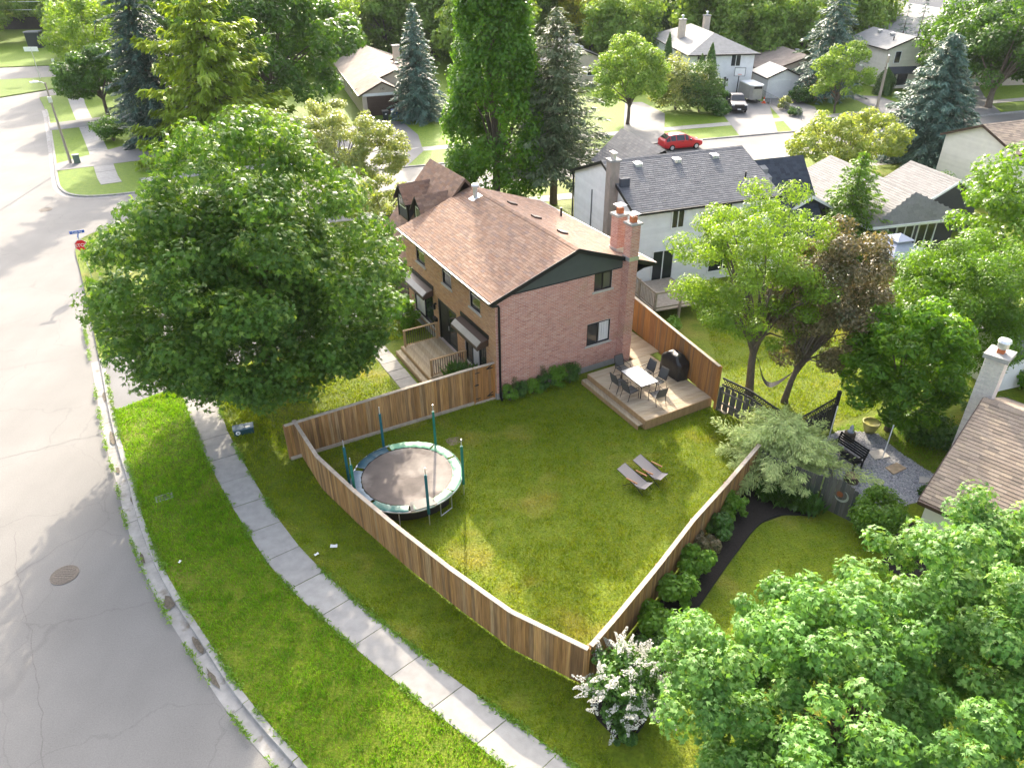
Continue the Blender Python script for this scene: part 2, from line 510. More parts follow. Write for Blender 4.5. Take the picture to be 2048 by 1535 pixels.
def kerb_run(line, w_gutter=.42, w_top=.2, step=2.6, name='kerb', side=1):
    """concrete kerb and gutter pan, one section between joints"""
    root = bpy.data.objects.new(name, None); COL.objects.link(root); root['kind'] = 'structure'
    line = resample(line, .65)
    inn = offset_line(line, side * w_top); out = offset_line(line, -side * w_gutter); lip = offset_line(line, -side * .03)
    k = int(step / .65)
    for i in range(0, len(line) - 1, k):
        j = min(i + k, len(line) - 1)
        mb = MB(); n = j - i + 1
        dz = random.uniform(-.012, .012)
        prof = []
        for q in range(i, j + 1):
            e = 0.0
            if q == i: e = .012
            if q == j: e = -.012
            a = line[q]; t = np.array(line[min(q + 1, len(line) - 1)]) - np.array(line[max(q - 1, 0)]); t = t / np.linalg.norm(t) * e
            prof += [(out[q][0] + t[0], out[q][1] + t[1], ZR + .012 + dz), (lip[q][0] + t[0], lip[q][1] + t[1], ZR + .022 + dz),
                     (a[0] + t[0], a[1] + t[1], .012 + dz), (inn[q][0] + t[0], inn[q][1] + t[1], .016 + dz), (inn[q][0] + t[0], inn[q][1] + t[1], -.2)]
        fs = []
        for q in range(n - 1):
            for c in range(4):
                a, b = q * 5 + c, q * 5 + c + 1
                fs.append((a, b, b + 5, a + 5) if side < 0 else (b, a, a + 5, b + 5))
        mb.add(prof, fs); mb.build('kerb_section', MAT['kerb'], root)
    return root
kerb_run(kerb_near[:62], side=-1)
kerb_run([(-14, 59.4)] + near_cross[:3], step=5, side=-1)
kerb_run(kerb_far[5:], step=5, side=1)

# sidewalk in front of the fence, slab by slab
walk_l = [(-22.5, 41.8), (-18.2, 34.2), (-15.7, 29.7), (-14.1, 26.9), (-12.3, 24.0), (-10.5, 21.4), (-8.5, 18.75), (-6.1, 16.4), (-3.5, 14.1), (-.4, 11.6), (3.5, 8.3), (8, 4.6)]
walk_r = [(-21.3, 42.4), (-17.0, 34.8), (-14.45, 30.3), (-13.0, 27.5), (-11.2, 24.6), (-9.45, 22.0), (-7.5, 19.5), (-5.2, 17.2), (-2.6, 14.9), (.5, 12.4), (4.3, 9.2), (8.9, 5.5)]
def slab_walk(name, wl, wr, step, mat):
    root = bpy.data.objects.new(name, None); COL.objects.link(root); root['kind'] = 'structure'
    wl, wr = smooth_line(wl, 8), smooth_line(wr, 8)
    mid = [((a[0] + b[0]) / 2, (a[1] + b[1]) / 2) for a, b in zip(wl, wr)]
    L = np.concatenate([[0], np.cumsum([math.dist(a, b) for a, b in zip(mid[:-1], mid[1:])])])
    n = int(L[-1] / step)
    A, B = np.array(wl), np.array(wr)
    def at(P, t): return (float(np.interp(t, L, P[:, 0])), float(np.interp(t, L, P[:, 1])))
    for i in range(n):
        t0, t1 = i * step + .014, (i + 1) * step - .014
        a, b, c, d = at(A, t0), at(B, t0), at(B, t1), at(A, t1)
        z = .018 + random.uniform(-.008, .008); e = random.uniform(-.006, .006)
        mb = MB()
        v = [(*a, z), (*b, z + e), (*c, z), (*d, z - e)] + [(p[0], p[1], -.05) for p in (a, b, c, d)]
        area = (b[0] - a[0]) * (c[1] - a[1]) - (c[0] - a[0]) * (b[1] - a[1])
        fs = [(0, 1, 2, 3), (1, 0, 4, 5), (2, 1, 5, 6), (3, 2, 6, 7), (0, 3, 7, 4)]
        if area < 0: fs = [f[::-1] for f in fs]
        mb.add(v, fs); mb.build('slab', mat, root)
    return root
slab_walk('sidewalk', walk_l, walk_r, 1.75, MAT['concrete'])
# sidewalk round the far corner by the lamp post, and along the far side of the cross street
slab_walk('sidewalk', [(-58.2, 103), (-54.4, 96.4), (-42.9, 76.7), (-37.2, 66.6), (-35.6, 64.2)], [(-56.4, 103.6), (-52.9, 97.2), (-41.3, 77.4), (-35.7, 67.4), (-34.1, 65)], 2.2, MAT['concrete'])
slab_walk('sidewalk', [(-33, 65.2), (-11.0, 74.2), (11.8, 80.6), (27.0, 85.1), (43.0, 89.4), (95, 105)], [(-33.4, 66.6), (-11.4, 75.6), (11.4, 82.0), (26.6, 86.5), (42.6, 90.8), (94.6, 106.4)], 2.4, MAT['concrete'])
slab_walk('sidewalk', [(-20, 52.9), (4.1, 59.3), (30, 67.1), (60, 76.2)], [(-20.4, 54.3), (3.7, 60.7), (29.6, 68.5), (59.6, 77.6)], 2.2, MAT['concrete'])

# driveways
def drive(poly, mat, z=.006): return sheet('driveway', poly, z, mat)
drive([HW2(-16.15, 8.2), HW2(-14.6, 8.7), HW2(-8, 10.2), HW2(.2, 10.75), HW2(.2, 15.2), HW2(-8, 15.0), HW2(-16.2, 13.8)], MAT['drive'])
drive([(-20.5, 66.3), (-11.0, 69.2), (-9.6, 69.7), (-8.6, 74.8), (-9.8, 81.5), (-12.2, 87.6), (-16.6, 89.6), (-18.6, 82)], MAT['drive'], .026)
drive([(24.2, 79.6), (28.6, 80.9), (32.2, 96.2), (26.6, 101), (25.0, 91)], MAT['drive_light'], .026)
drive([(30.3, 81.2), (34.2, 82.3), (36.9, 93.2), (34.2, 103.5), (32.0, 97)], MAT['drive_light'], .026)
drive([(11.4, 75.8), (15.8, 77.2), (18.3, 90.5), (16.6, 97), (14.5, 97)], MAT['drive_light'], .026)
drive([(43.6, 85), (48.6, 86.4), (47.2, 99), (43.3, 100)], MAT['drive'], .026)
drive([(52, 87.6), (57, 89), (60, 98), (66, 112), (58, 112)], MAT['drive_light'], .026)
drive([(-43.6, 71.6), (-42.3, 69.2), (-31, 75), (-31, 80), (-39.4, 79.2)], MAT['drive_light'], .03)
drive([(-53.2, 88.6), (-51.2, 85.2), (-38, 92), (-40, 97.4)], MAT['drive_light'], .03)
# bare patches and a flush utility cover in the verge
for (x, y, r_) in ((-2.6, 26.4, .5),):
    pts = [(x + r_ * random.uniform(.6, 1.15) * math.cos(a), y + .7 * r_ * random.uniform(.6, 1.2) * math.sin(a)) for a in np.linspace(0, 2 * math.pi, 14)[:-1]]
    sheet('bare_ground', pts, .008, MAT['earth'])
iron = M('cast iron', [(.14, .12, .10)], .7, 20, .3, bump=.4, metal=.3)
def manhole(x, y, z, r_, label):
    t = thing('manhole_cover', label, 'manhole cover', (x, y, z))
    MB().lathe([(r_ * 1.12, 0), (r_ * 1.12, .014), (r_ * 1.02, .014), (r_ * 1.02, .006)], 28).build('frame_ring', iron, t)
    mb = MB().lathe([(r_ * .98, 0), (r_ * .98, .012), (r_ * .9, .018), (r_ * .86, .012)], 28)
    mb.build('lid', iron, t)
    mb = MB()
    for k in np.arange(-.7, .75, .2) * r_:
        w = math.sqrt(max(0, (.8 * r_) ** 2 - k * k))
        mb.box(-w, w, k - .03, k + .03, .006, .022, bottom=False)
    mb.build('ribs', iron, t)
manhole(-16.0, 18.8, ZR + .004, .42, 'round iron manhole cover in the road beside the shaded kerb')
manhole(-37.7, 58.6, ZR + .004, .45, 'pale manhole cover in the road by the street corner')
t = thing('utility_cover', 'small flush concrete utility cover sunk in the verge grass', 'utility cover', (-14.0, 22.8, 0), R(30))
MB().box(-.33, .33, -.2, .2, -.05, .012).build('cover_frame', MAT['concrete'], t)
MB().box(-.26, .26, -.14, .14, .004, .022).build('lid', iron, t)
# tar seams across the street
seam = M('crack sealant', [(.135, .128, .12)], .6, 20, .2)
for sx in ([(-46, 58.5), (-38, 55.6), (-33.5, 54.7), (-29, 54.0)], [(-36, 30.5), (-30, 32), (-22.6, 34.8)], [(-30, 22.5), (-24, 24.8), (-18.8, 27.3)], [(-25, 11.5), (-20, 15.2), (-16.6, 20.6), (-14.9, 20.8)], [(-19, 21), (-17.5, 18.5), (-15, 15), (-12.4, 11), (-9.5, 9)],[(-48,66),(-41,62.8),(-36,59.5)]):
    ln = resample(smooth_line(sx, 6), .35)
    ln = [(p[0] + random.gauss(0, .05), p[1] + random.gauss(0, .05)) for p in ln]
    a, b = offset_line(ln, .016), offset_line(ln, -.016)
    mb = MB(); n = len(ln)
    mb.add([(*p, ZR + .005) for p in a] + [(*p, ZR + .005) for p in b], [(n + i, n + i + 1, i + 1, i) for i in range(n - 1)])
    mb.build('road_seam', seam, None, kind='structure')

# grit and soil collected where the kerb is broken
grit = M('kerb grit', [(.10, .085, .065), (.14, .12, .09)], .95, 12, .4, bump=.6)
rk = random.Random(31)
kl = resample(kerb_near[6:66], .3)
for k in (7, 16, 24, 29, 37, 46, 58, 66, 75, 88):
    if k + 2 >= len(kl): continue
    x, y = kl[k]; tx, ty = kl[k + 1][0] - x, kl[k + 1][1] - y; L_ = math.hypot(tx, ty); tx, ty = tx / L_, ty / L_
    nx, ny = ty, -tx; ln_, wd = rk.uniform(.25, .8), rk.uniform(.06, .16); off_ = rk.uniform(-.05, .3)
    sgn = -1
    pts = []
    for a in np.linspace(0, 2 * math.pi, 13)[:-1]:
        r_ = rk.uniform(.7, 1.25); p, q = math.cos(a) * ln_ * r_, math.sin(a) * wd * r_
        pts.append((x + tx * p + nx * sgn * (off_ + q), y + ty * p + ny * sgn * (off_ + q)))
    sheet('dirt_patch', pts, ZR + .05, grit)
# ------------------------------------------------------------------ building helpers
def brick_panel(mb, o, ax, nrm, W_, H_, holes=(), bl=.25, bh=.08, j=.018, proud=.012, z0=0.0, top=None):
    """bricks on a vertical face: o origin, ax unit along, nrm outward unit; holes = (x0, x1, z0, z1); each brick its own block"""
    o, ax, nrm = Vector(o), Vector(ax), Vector(nrm)
    n = int(H_ / bh)
    for r in range(n):
        za, zb = z0 + r * bh, z0 + (r + 1) * bh - j
        off = 0 if r % 2 == 0 else -bl / 2
        k = 0
        while True:
            xa = max(0, off + k * bl); xb = min(W_, off + (k + 1) * bl - j); k += 1
            if xa >= W_ - .02: break
            if xb - xa < .03: continue
            segs = [(xa, xb)]
            for (h0, h1, g0, g1) in holes:
                if zb > g0 + .02 and za < g1 - .02:
                    ns = []
                    for a, b in segs:
                        if b <= h0 or a >= h1: ns.append((a, b))
                        else:
                            if a < h0 - .03: ns.append((a, h0))
                            if b > h1 + .03: ns.append((h1, b))
                    segs = ns
            for a, b in segs:
                p = proud + random.uniform(-.003, .004)
                P = [o + ax * a + Vector((0, 0, za)), o + ax * b + Vector((0, 0, za)), o + ax * b + Vector((0, 0, zb)), o + ax * a + Vector((0, 0, zb))]
                q = [tuple(x) for x in P] + [tuple(x + nrm * p) for x in P]
                f = [(4, 5, 6, 7), (0, 1, 5, 4), (1, 2, 6, 5), (2, 3, 7, 6), (3, 0, 4, 7)]
                if ax.cross(Vector((0, 0, 1))).dot(nrm) < 0: f = [x[::-1] for x in f]
                mb.add(q, f, random.random())

def holed_skin(mb, o, ax, nrm, W_, H_, holes, depth):
    """a wall skin of given depth with openings: front faces plus reveals; o at the outer face"""
    o, ax, nrm = Vector(o), Vector(ax), Vector(nrm)
    xs = sorted({0, W_, *[h[0] for h in holes], *[h[1] for h in holes]}); zs = sorted({0, H_, *[h[2] for h in holes], *[h[3] for h in holes]})
    flip = ax.cross(Vector((0, 0, 1))).dot(nrm) < 0
    def q(*pts):
        f = tuple(range(len(pts)))
        mb.add([tuple(p) for p in pts], [f[::-1] if flip else f])
    P = lambda x, z, d=0: o + ax * x + Vector((0, 0, z)) - nrm * d
    for a, b in zip(xs[:-1], xs[1:]):
        for c, d in zip(zs[:-1], zs[1:]):
            if any(h[0] <= a + 1e-6 and h[1] >= b - 1e-6 and h[2] <= c + 1e-6 and h[3] >= d - 1e-6 for h in holes): continue
            q(P(a, c), P(b, c), P(b, d), P(a, d))
    for h in holes:
        a, b, c, d = h
        q(P(a, c), P(a, d), P(a, d, depth), P(a, c, depth)); q(P(b, d), P(b, c), P(b, c, depth), P(b, d, depth))
        q(P(b, c), P(a, c), P(a, c, depth), P(b, c, depth)); q(P(a, d), P(b, d), P(b, d, depth), P(a, d, depth))

def window(parent, o, ax, nrm, x0, x1, z0, z1, frame='black', glass='glass', mull=(.5,), sill=True, back=.07, fw=.06, curtain=None, name='window', trim=None):
    """a window set back in its opening: part window (the outer frame) > pane, sash bar, sill, curtain"""
    o, ax, nrm = Vector(o), Vector(ax), Vector(nrm)
    Z = Vector((0, 0, 1)); W_ = x1 - x0
    def bx(mb, a, b, c, d, n0, n1, tint=0):
        cen = o + ax * (a + b) / 2 + Z * (c + d) / 2 + nrm * (n0 + n1) / 2
        mb.obox(cen, ax * (b - a) / 2, Z * (d - c) / 2, nrm * (n1 - n0) / 2, tint)
    mb = MB(); n0, n1 = -back - .02, -back + .05
    bx(mb, x0, x0 + fw, z0, z1, n0, n1); bx(mb, x1 - fw, x1, z0, z1, n0, n1)
    bx(mb, x0 + fw, x1 - fw, z0, z0 + fw, n0, n1); bx(mb, x0 + fw, x1 - fw, z1 - fw, z1, n0, n1)
    w = mb.build(name, MAT[frame], parent)
    xs = [x0 + fw] + [x0 + W_ * m for m in mull] + [x1 - fw]
    for m in mull:
        mb = MB(); bx(mb, x0 + W_ * m - .03, x0 + W_ * m + .03, z0 + fw, z1 - fw, n0, n1 - .012); mb.build('mullion', MAT[frame], w)
    for i, (a, b) in enumerate(zip(xs[:-1], xs[1:])):
        g = glass[i] if isinstance(glass, (list, tuple)) else glass
        a2 = a + (.03 if i else 0); b2 = b - (.03 if i < len(xs) - 2 else 0)
        mb = MB(); bx(mb, a2, b2, z0 + fw, z1 - fw, -back - .012, -back + .004); mb.build('pane', MAT[g], w)
        if curtain and i in curtain:
            mb = MB(); k = 9; ww = (b2 - a2) / k
            for q in range(k): bx(mb, a2 + q * ww + .004, a2 + (q + 1) * ww - .004, z0 + fw + .02, z1 - fw - .02, -back + .0045, -back + .009 + .006 * (q % 2))
            mb.build('curtain', MAT['curtain'], w)
    if sill:
        mb = MB(); bx(mb, x0 - .1, x1 + .1, z0 - .09, z0 - .003, -.03, .07); mb.build('sill', MAT['stone_sill'], w)
    return w

def shingles(roof, o, ex, es, range_fn, slope_len, mat, exp=.15, tw=.3, thick=.014, n_single=0, key=None, name='shingle'):
    """overlapping shingle tabs on a roof plane; the n_single tabs that sort first by key are objects, the rest one field"""
    o, ex, es = Vector(o), Vector(ex), Vector(es)
    nn = ex.cross(es).normalized()
    tabs = []
    for r in range(int(slope_len / exp + .999)):
        s0 = r * exp; s1 = min(s0 + exp * 1.12, slope_len)
        a, b = range_fn(s0 + exp * .5)
        x = a - random.uniform(0, tw)
        while x < b:
            xa, xb = max(a, x), min(b, x + tw - .006); x += tw
            if xb - xa > .05: tabs.append((xa, xb, s0, s1))
    M0 = Matrix((( ex.x, es.x, nn.x, o.x), (ex.y, es.y, nn.y, o.y), (ex.z, es.z, nn.z, o.z), (0, 0, 0, 1)))
    single = set()
    if n_single:
        full = [i for i, t in enumerate(tabs) if t[1] - t[0] > tw * .9 and t[3] - t[2] > exp * 1.05]
        full.sort(key=lambda i: key(tabs[i])); single = set(full[:n_single])
        mb = MB(); w = tw - .006; e = exp * 1.12
        mb.add([(0, 0, 0), (w, 0, 0), (0, 0, thick), (w, 0, thick), (0, e, .002), (w, e, .002)], [(2, 3, 5, 4), (0, 1, 3, 2), (1, 5, 3), (0, 2, 4)])
        me = mb.mesh(name, MAT[mat])
        for i in single:
            xa, xb, s0, s1 = tabs[i]
            link(name, me, roof, mat4=M0 @ Matrix.Translation((xa, s0, random.uniform(0, .004))))
    mb = MB()
    for i, (xa, xb, s0, s1) in enumerate(tabs):
        if i in single: continue
        h = thick + random.uniform(-.003, .003)
        v = [M0 @ Vector(p) for p in ((xa, s0, 0), (xb, s0, 0), (xa, s0, h), (xb, s0, h), (xa, s1, .002), (xb, s1, .002))]
        mb.add([tuple(p) for p in v], [(2, 3, 5, 4), (0, 1, 3, 2), (1, 5, 3), (0, 2, 4)], random.random())
    mb.build(name + '_field', MAT[mat], roof, kind='stuff')

def siding(parent, o, ax, nrm, W_, H_, mat, lap=.16, top_fn=None, name='siding', holes=()):
    """lapped boards on a wall face, one lap above the other; top_fn(z) -> (x0, x1) clips gables"""
    o, ax, nrm = Vector(o), Vector(ax), Vector(nrm); mb = MB(); Z = Vector((0, 0, 1))
    flip = ax.cross(Z).dot(nrm) < 0
    for r in range(int(H_ / lap + .999)):
        za, zb = r * lap, min(H_, (r + 1) * lap)
        (a, b) = top_fn(za) if top_fn else (0, W_); (c, d) = top_fn(zb) if top_fn else (0, W_)
        if b - a < .02: continue
        segs = [(a, b, c, d)]
        for (h0, h1, g0, g1) in holes:
            if zb > g0 + .01 and za < g1 - .01:
                ns = []
                for s in segs:
                    if s[1] <= h0 or s[0] >= h1: ns.append(s); continue
                    if s[0] < h0: ns.append((s[0], h0, s[2], h0))
                    if s[1] > h1: ns.append((h1, s[1], h1, s[3]))
                segs = ns
        for a_, b_, c_, d_ in segs:
            P = lambda x, z, n: tuple(o + ax * x + Z * z + nrm * n)
            v = [P(a_, za, .022), P(b_, za, .022), P(d_, zb, .006), P(c_, zb, .006), P(a_, za, 0), P(b_, za, 0)]
            f = [(0, 1, 2, 3), (4, 5, 1, 0)]
            mb.add(v, [x[::-1] for x in f] if flip else f, random.random() * .9 + .05)
    return mb.build(name, MAT[mat], parent, kind='stuff')

# ------------------------------------------------------------------ the brick house
X, Y, Z3 = Vector((1, 0, 0)), Vector((0, 1, 0)), Vector((0, 0, 1))
house = thing('brick_house', 'two storey brick house with brown shingle gable roof and two brick chimneys', 'house', HO, HOUSE_YAW)
HWID, HROOF, HLEN, EAVE, RIDGE_U, RIDGE_Z = 7.45, 8.45, 10.6, 5.36, 4.25, 6.86
# body and brick skin
gable_holes = [(5.33, 6.36, 4.40, 5.30), (5.05, 6.44, 1.50, 2.70), (5.12, 6.36, .06, .30)]
front_holes = [(7.88, 9.03, 3.90, 4.90), (4.62, 5.70, 3.90, 4.90), (1.47, 2.57, 3.90, 4.90), (7.15, 9.82, .62, 2.62), (4.22, 6.48, .40, 2.72), (1.0, 3.35, .62, 2.62)]
mb = MB()
holed_skin(mb, (0, 0, 0), X, -Y, HWID, 5.36, gable_holes, .14)
holed_skin(mb, (0, 0, 0), Y, -X, HLEN, 5.26, front_holes, .14)
mb.box(.14, HWID, .14, HLEN, -.2, 5.25)
mb.build('wall', MAT['mortar'], house)
mb = MB(); brick_panel(mb, (0, 0, 0), X, -Y, HWID, 4.98, gable_holes, z0=.34); tag(mb.build('brickwork', MAT['brick'], house, kind='stuff'), 'pink brick gable wall')
mb = MB(); brick_panel(mb, (0, 0, 0), Y, -X, HLEN, 4.9, front_holes, z0=.34); tag(mb.build('brickwork', MAT['brick_buff'], house, kind='stuff'), 'buff brick front wall')
MB().box(-.02, HWID + .02, -.022, 0, -.2, .33).box(-.022, 0, 0, HLEN, -.2, .33).build('foundation', MAT['concrete'], house)
window(house, (0, 0, 0), X, -Y, *gable_holes[0], glass=['glass', 'glass_room'])
window(house, (0, 0, 0), X, -Y, *gable_holes[1], curtain=[1])
window(house, (0, 0, 0), X, -Y, *gable_holes[2], mull=(.7,), glass=['glass', 'glass_room'], sill=False, fw=.03)
for h in front_holes[:3]:
    w = window(house, (0, 0, 0), Y, -X, *h, mull=())
    MB().box(.035, .07, h[0] + .06, h[1] - .06, (h[2] + h[3]) / 2 + .15, (h[2] + h[3]) / 2 + .19).build('sash_bar', MAT['galv'], w)
window(house, (0, 0, 0), Y, -X, *front_holes[3], mull=(.48,), curtain=[1], fw=.1)
window(house, (0, 0, 0), Y, -X, *front_holes[5], mull=(.35, .68), curtain=[1], fw=.09)
# front door with side light, step threshold
d0, d1, dz0, dz1 = front_holes[4]
door = MB().box(-.004, .13, d0, d0 + .13, dz0, dz1).box(-.004, .13, d1 - .13, d1, dz0, dz1).box(-.004, .13, d0 + .13, d1 - .13, dz1 - .14, dz1).build('door_frame', MAT['black'], house)
tag(door, 'black double front door frame')
MB().box(.05, .1, d0 + .14, d0 + 1.0, dz0 + .02, dz1 - .15).build('storm_door', MAT['glass'], door)
mb = MB().box(.05, .11, d0 + 1.03, d1 - .14, dz0 + .02, dz1 - .15)
for k in range(4): mb.box(.03, .05, d0 + 1.15, d1 - .26, dz0 + .12 + k * .53, dz0 + .52 + k * .53)
mb.build('door_leaf', MAT['black'], door)
MB().box(.0, .03, d0 + 1.06, d0 + 1.1, dz0 + .9, dz0 + 1.15).build('handle', MAT['galv'], door)
MB().box(-.09, .05, d0, d1, dz0 - .07, dz0 - .002).build('threshold', MAT['stone_sill'], door)
# mailbox, wall lanterns and house number on the front wall
MB().box(-.16, -.014, 6.62, 6.98, 1.25, 1.45).build('mailbox', MAT['black'], house)
for v in (4.02, 6.72):
    l = MB().box(-.14, -.014, v - .05, v + .05, 2.25, 2.32).box(-.2, -.08, v - .06, v + .06, 1.98, 2.24).build('lantern', MAT['black'], house)
# hooded metal awnings over the two ground-floor windows
for v0, v1 in ((7.0, 10.05), (.72, 3.6)):
    a = MB(); n = 7
    a.extr([(-.02, v0, 2.95), (-.02, v0, 2.62), (-.62, v0, 2.48), (-.62, v0, 2.66), (-.4, v0, 2.86)], (0, v1 - v0, 0))
    aw = a.build('awning', MAT['brown_metal'], house)
    MB().extr([(-.385, v0 + .06, 2.885), (-.615, v0 + .06, 2.672), (-.622, v0 + .06, 2.682), (-.39, v0 + .06, 2.895)], (0, v1 - v0 - .12, 0)).build('awning_slat', MAT['grey_metal'], aw)
    MB().box(-.06, -.014, v0 - .05, v1 + .05, 2.97, 3.17).build('awning_head', MAT['black'], aw)
# main roof: two slopes, decking, fascia, shingles
OV, RK0, RK1 = .3, -.2, HLEN + .1
slope = (RIDGE_Z - EAVE) / RIDGE_U
def zr(u): return RIDGE_Z - abs(u - RIDGE_U) * (slope if u < RIDGE_U else (RIDGE_Z - EAVE) / (HROOF - RIDGE_U))
u0, u1 = -OV, HROOF + OV
mb = MB()
mb.extr([(u0, RK0, zr(u0)), (RIDGE_U, RK0, RIDGE_Z), (u1, RK0, zr(u1)), (u1, RK0, zr(u1) - .1), (RIDGE_U, RK0, RIDGE_Z - .12), (u0, RK0, zr(u0) - .1)], (0, RK1 - RK0, 0))
roof = mb.build('roof', MAT['shingle_base'], house)
for side in (0, 1):
    ue, sg = (u0, 1) if side == 0 else (u1, -1)
    sl = math.hypot(RIDGE_U - ue, RIDGE_Z - zr(ue))
    es = Vector((RIDGE_U - ue, 0, RIDGE_Z - zr(ue))).normalized()
    ex = -Y if side == 0 else Y
    o = (ue, RK1 if side == 0 else RK0, zr(ue) + .004)
    ln = RK1 - RK0
    if side == 0:
        shingles(roof, o, ex, es, lambda s: (0, ln), sl, 'shingle', exp=.155, tw=.32, n_single=290, key=lambda t: abs(t[0] - (ln - 1.6)) + .9 * abs(t[2] - 1.5))
    else:
        shingles(roof, o, ex, es, lambda s: (0, ln), sl, 'shingle', exp=.155, tw=.32)
# ridge caps
mb = MB(); y = RK0
while y < RK1 - .05:
    e = min(y + .26, RK1)
    for sg in (-1, 1):
        mb.add([(RIDGE_U, y, RIDGE_Z + .03), (RIDGE_U, e, RIDGE_Z + .022), (RIDGE_U + sg * .17, e, RIDGE_Z - .032), (RIDGE_U + sg * .17, y, RIDGE_Z - .024)], [(0, 1, 2, 3) if sg < 0 else (3, 2, 1, 0)], random.random())
    y += .22
mb.build('ridge_cap', MAT['shingle'], roof, kind='stuff')
# bargeboards, gutters, downspouts
mb = MB()
for a, b in (((u0, zr(u0)), (RIDGE_U, RIDGE_Z)), ((RIDGE_U, RIDGE_Z), (u1, zr(u1)))):
    mb.extr([(a[0], RK0 - .03, a[1] + .02), (b[0], RK0 - .03, b[1] + .02), (b[0], RK0 - .03, b[1] - .2), (a[0], RK0 - .03, a[1] - .2)], (0, .028, 0))
mb.build('bargeboard', MAT['black'], house)
for ue, sgn in ((u0, -1), (u1, 1)):
    g_ = MB(); x = ue; z = zr(ue) - .02
    g_.extr([(x, RK0, z), (x + sgn * .11, RK0, z), (x + sgn * .13, RK0, z + .005), (x + sgn * .10, RK0, z - .11), (x + sgn * .004, RK0, z - .11)], (0, RK1 - RK0, 0))
    gu = g_.build('gutter', MAT['black'], house)
    MB().box(min(x + sgn * .07, x + sgn * .125), max(x + sgn * .07, x + sgn * .125), RK0 + .02, RK1 - .02, z + .006, z + .012).build('gutter_guard', MAT['grey_metal'], gu)
    MB().box(min(x + sgn * .001, x - sgn * (.3 if sgn < 0 else 1.3)), max(x + sgn * .001, x - sgn * (.3 if sgn < 0 else 1.3)), RK0, RK1, z - .13, z - .115).build('soffit', MAT['black'], house)
MB().tube([(-.3, .05, 5.2), (-.3, -.08, 5.1), (-.2, -.09, 5.02), (.1, -.09, 4.97), (.14, -.09, 4.9), (.14, -.09, .15), (.12, -.3, .08)], .055, 8).build('downspout', MAT['black'], house)
MB().tube([(HROOF + .3, .1, 5.2), (HROOF + .05, .1, 5.05), (HWID + .12, .1, 4.75), (HWID + .06, .1, 4.6), (HWID + .06, .1, .6)], .05, 8).build('downspout', MAT['black'], house)
# gable siding in dark sage boards
siding(house, (0, -.012, 5.36), X, -Y, HWID, 1.5, 'siding_green', .15, lambda z: (max(0, z / 1.5 * RIDGE_U - .0), min(HWID, HROOF - z / 1.5 * (HROOF - RIDGE_U))), 'gable_siding')
MB().add([(0, -.008, 5.34), (HWID, -.008, 5.34), (HWID, -.008, zr(HWID) - .05), (RIDGE_U, -.008, RIDGE_Z - .05)], [(0, 1, 2, 3)]).add([(0, HLEN, 5.34), (HWID, HLEN, 5.34), (HWID, HLEN, zr(HWID) - .05), (RIDGE_U, HLEN, RIDGE_Z - .05)], [(3, 2, 1, 0)]).build('gable_panel', MAT['siding_green'], house)
MB().box(0, 6.9, -.035, -.013, 5.31, 5.37).build('frieze_board', MAT['black'], house)
# chimneys
def chimney(u_, v_, w_, d_, z0, z1, flash=None):
    c = MB().box(u_, u_ + w_, v_, v_ + d_, z0, z1).build('chimney', MAT['mortar'], house)
    mb = MB()
    H_ = z1 - z0
    kw = dict(bl=.235, bh=.08, z0=z0, proud=.01)
    brick_panel(mb, (u_, v_, 0), X, -Y, w_, H_, **kw); brick_panel(mb, (u_, v_, 0), Y, -X, d_, H_, **kw)
    brick_panel(mb, (u_ + w_, v_, 0), Y, X, d_, H_, **kw); brick_panel(mb, (u_, v_ + d_, 0), X, Y, w_, H_, **kw)
    mb.build('chimney_brickwork', MAT['brick'], c, kind='stuff')
    mb = MB().box(u_ - .08, u_ + w_ + .08, v_ - .08, v_ + d_ + .08, z1, z1 + .09)
    mb.build('crown_slab', MAT['concrete'], c)
    cu, cv = u_ + w_ / 2, v_ + d_ / 2
    MB().box(cu - .13, cu + .13, cv - .13, cv + .13, z1 + .09, z1 + .36).build('flue', MAT['terracotta'], c)
    mb = MB().add([(cu + i * .24, cv + k * .24, z1 + .5) for i, k in ((-1, -1), (1, -1), (1, 1), (-1, 1))] + [(cu, cv, z1 + .6)], [(3, 2, 1, 0), (0, 1, 4), (1, 2, 4), (2, 3, 4), (3, 0, 4)])
    for i, k in ((-1, -1), (1, -1), (1, 1), (-1, 1)): mb.bar((cu + i * .12, cv + k * .12, z1 + .34), (cu + i * .2, cv + k * .2, z1 + .505), .02)
    mb.build('rain_cap', MAT['galv'], c)
    if flash: MB().box(u_ - .03, u_ + w_ + .03, v_ - .03, v_ + d_ + .03, flash[0], flash[1]).build('flashing', MAT['galv'], c)
    return c
chimney(6.93, -.5, .5, .5, -.1, 7.52, (5.78, 5.98))
chimney(6.98, .62, .52, .52, 5.4, 7.6, (5.7, 6.05))
# roof vents, stack and furnace vent
for i, v in enumerate((2.6, 5.1, 7.6)):
    o = MB(); u = 5.15; z = zr(u)
    o.extr([(u - .2, v - .2, z + .18), (u + .22, v - .2, z + .03), (u + .22, v - .2, z - .05), (u - .2, v - .2, z + .02)], (0, .4, 0))
    o.build('roof_vent', MAT['brown_metal'], house)
vs = MB().lathe([(.12, 0), (.12, .62), (.1, .64)], 16, (3.75, 9.2, zr(3.75) - .05)).lathe([(.19, .66), (.21, .72), (.17, .8), (.05, .85)], 16, (3.75, 9.2, zr(3.75) - .05)).build('furnace_vent', MAT['galv'], house, smooth=False)
MB().extr([(3.45, 8.95, zr(3.45) + .03), (4.05, 8.95, zr(4.05) + .03), (4.05, 8.95, zr(4.05) + .036), (3.45, 8.95, zr(3.45) + .036)], (0, .5, 0)).build('vent_flashing', MAT['galv'], vs)
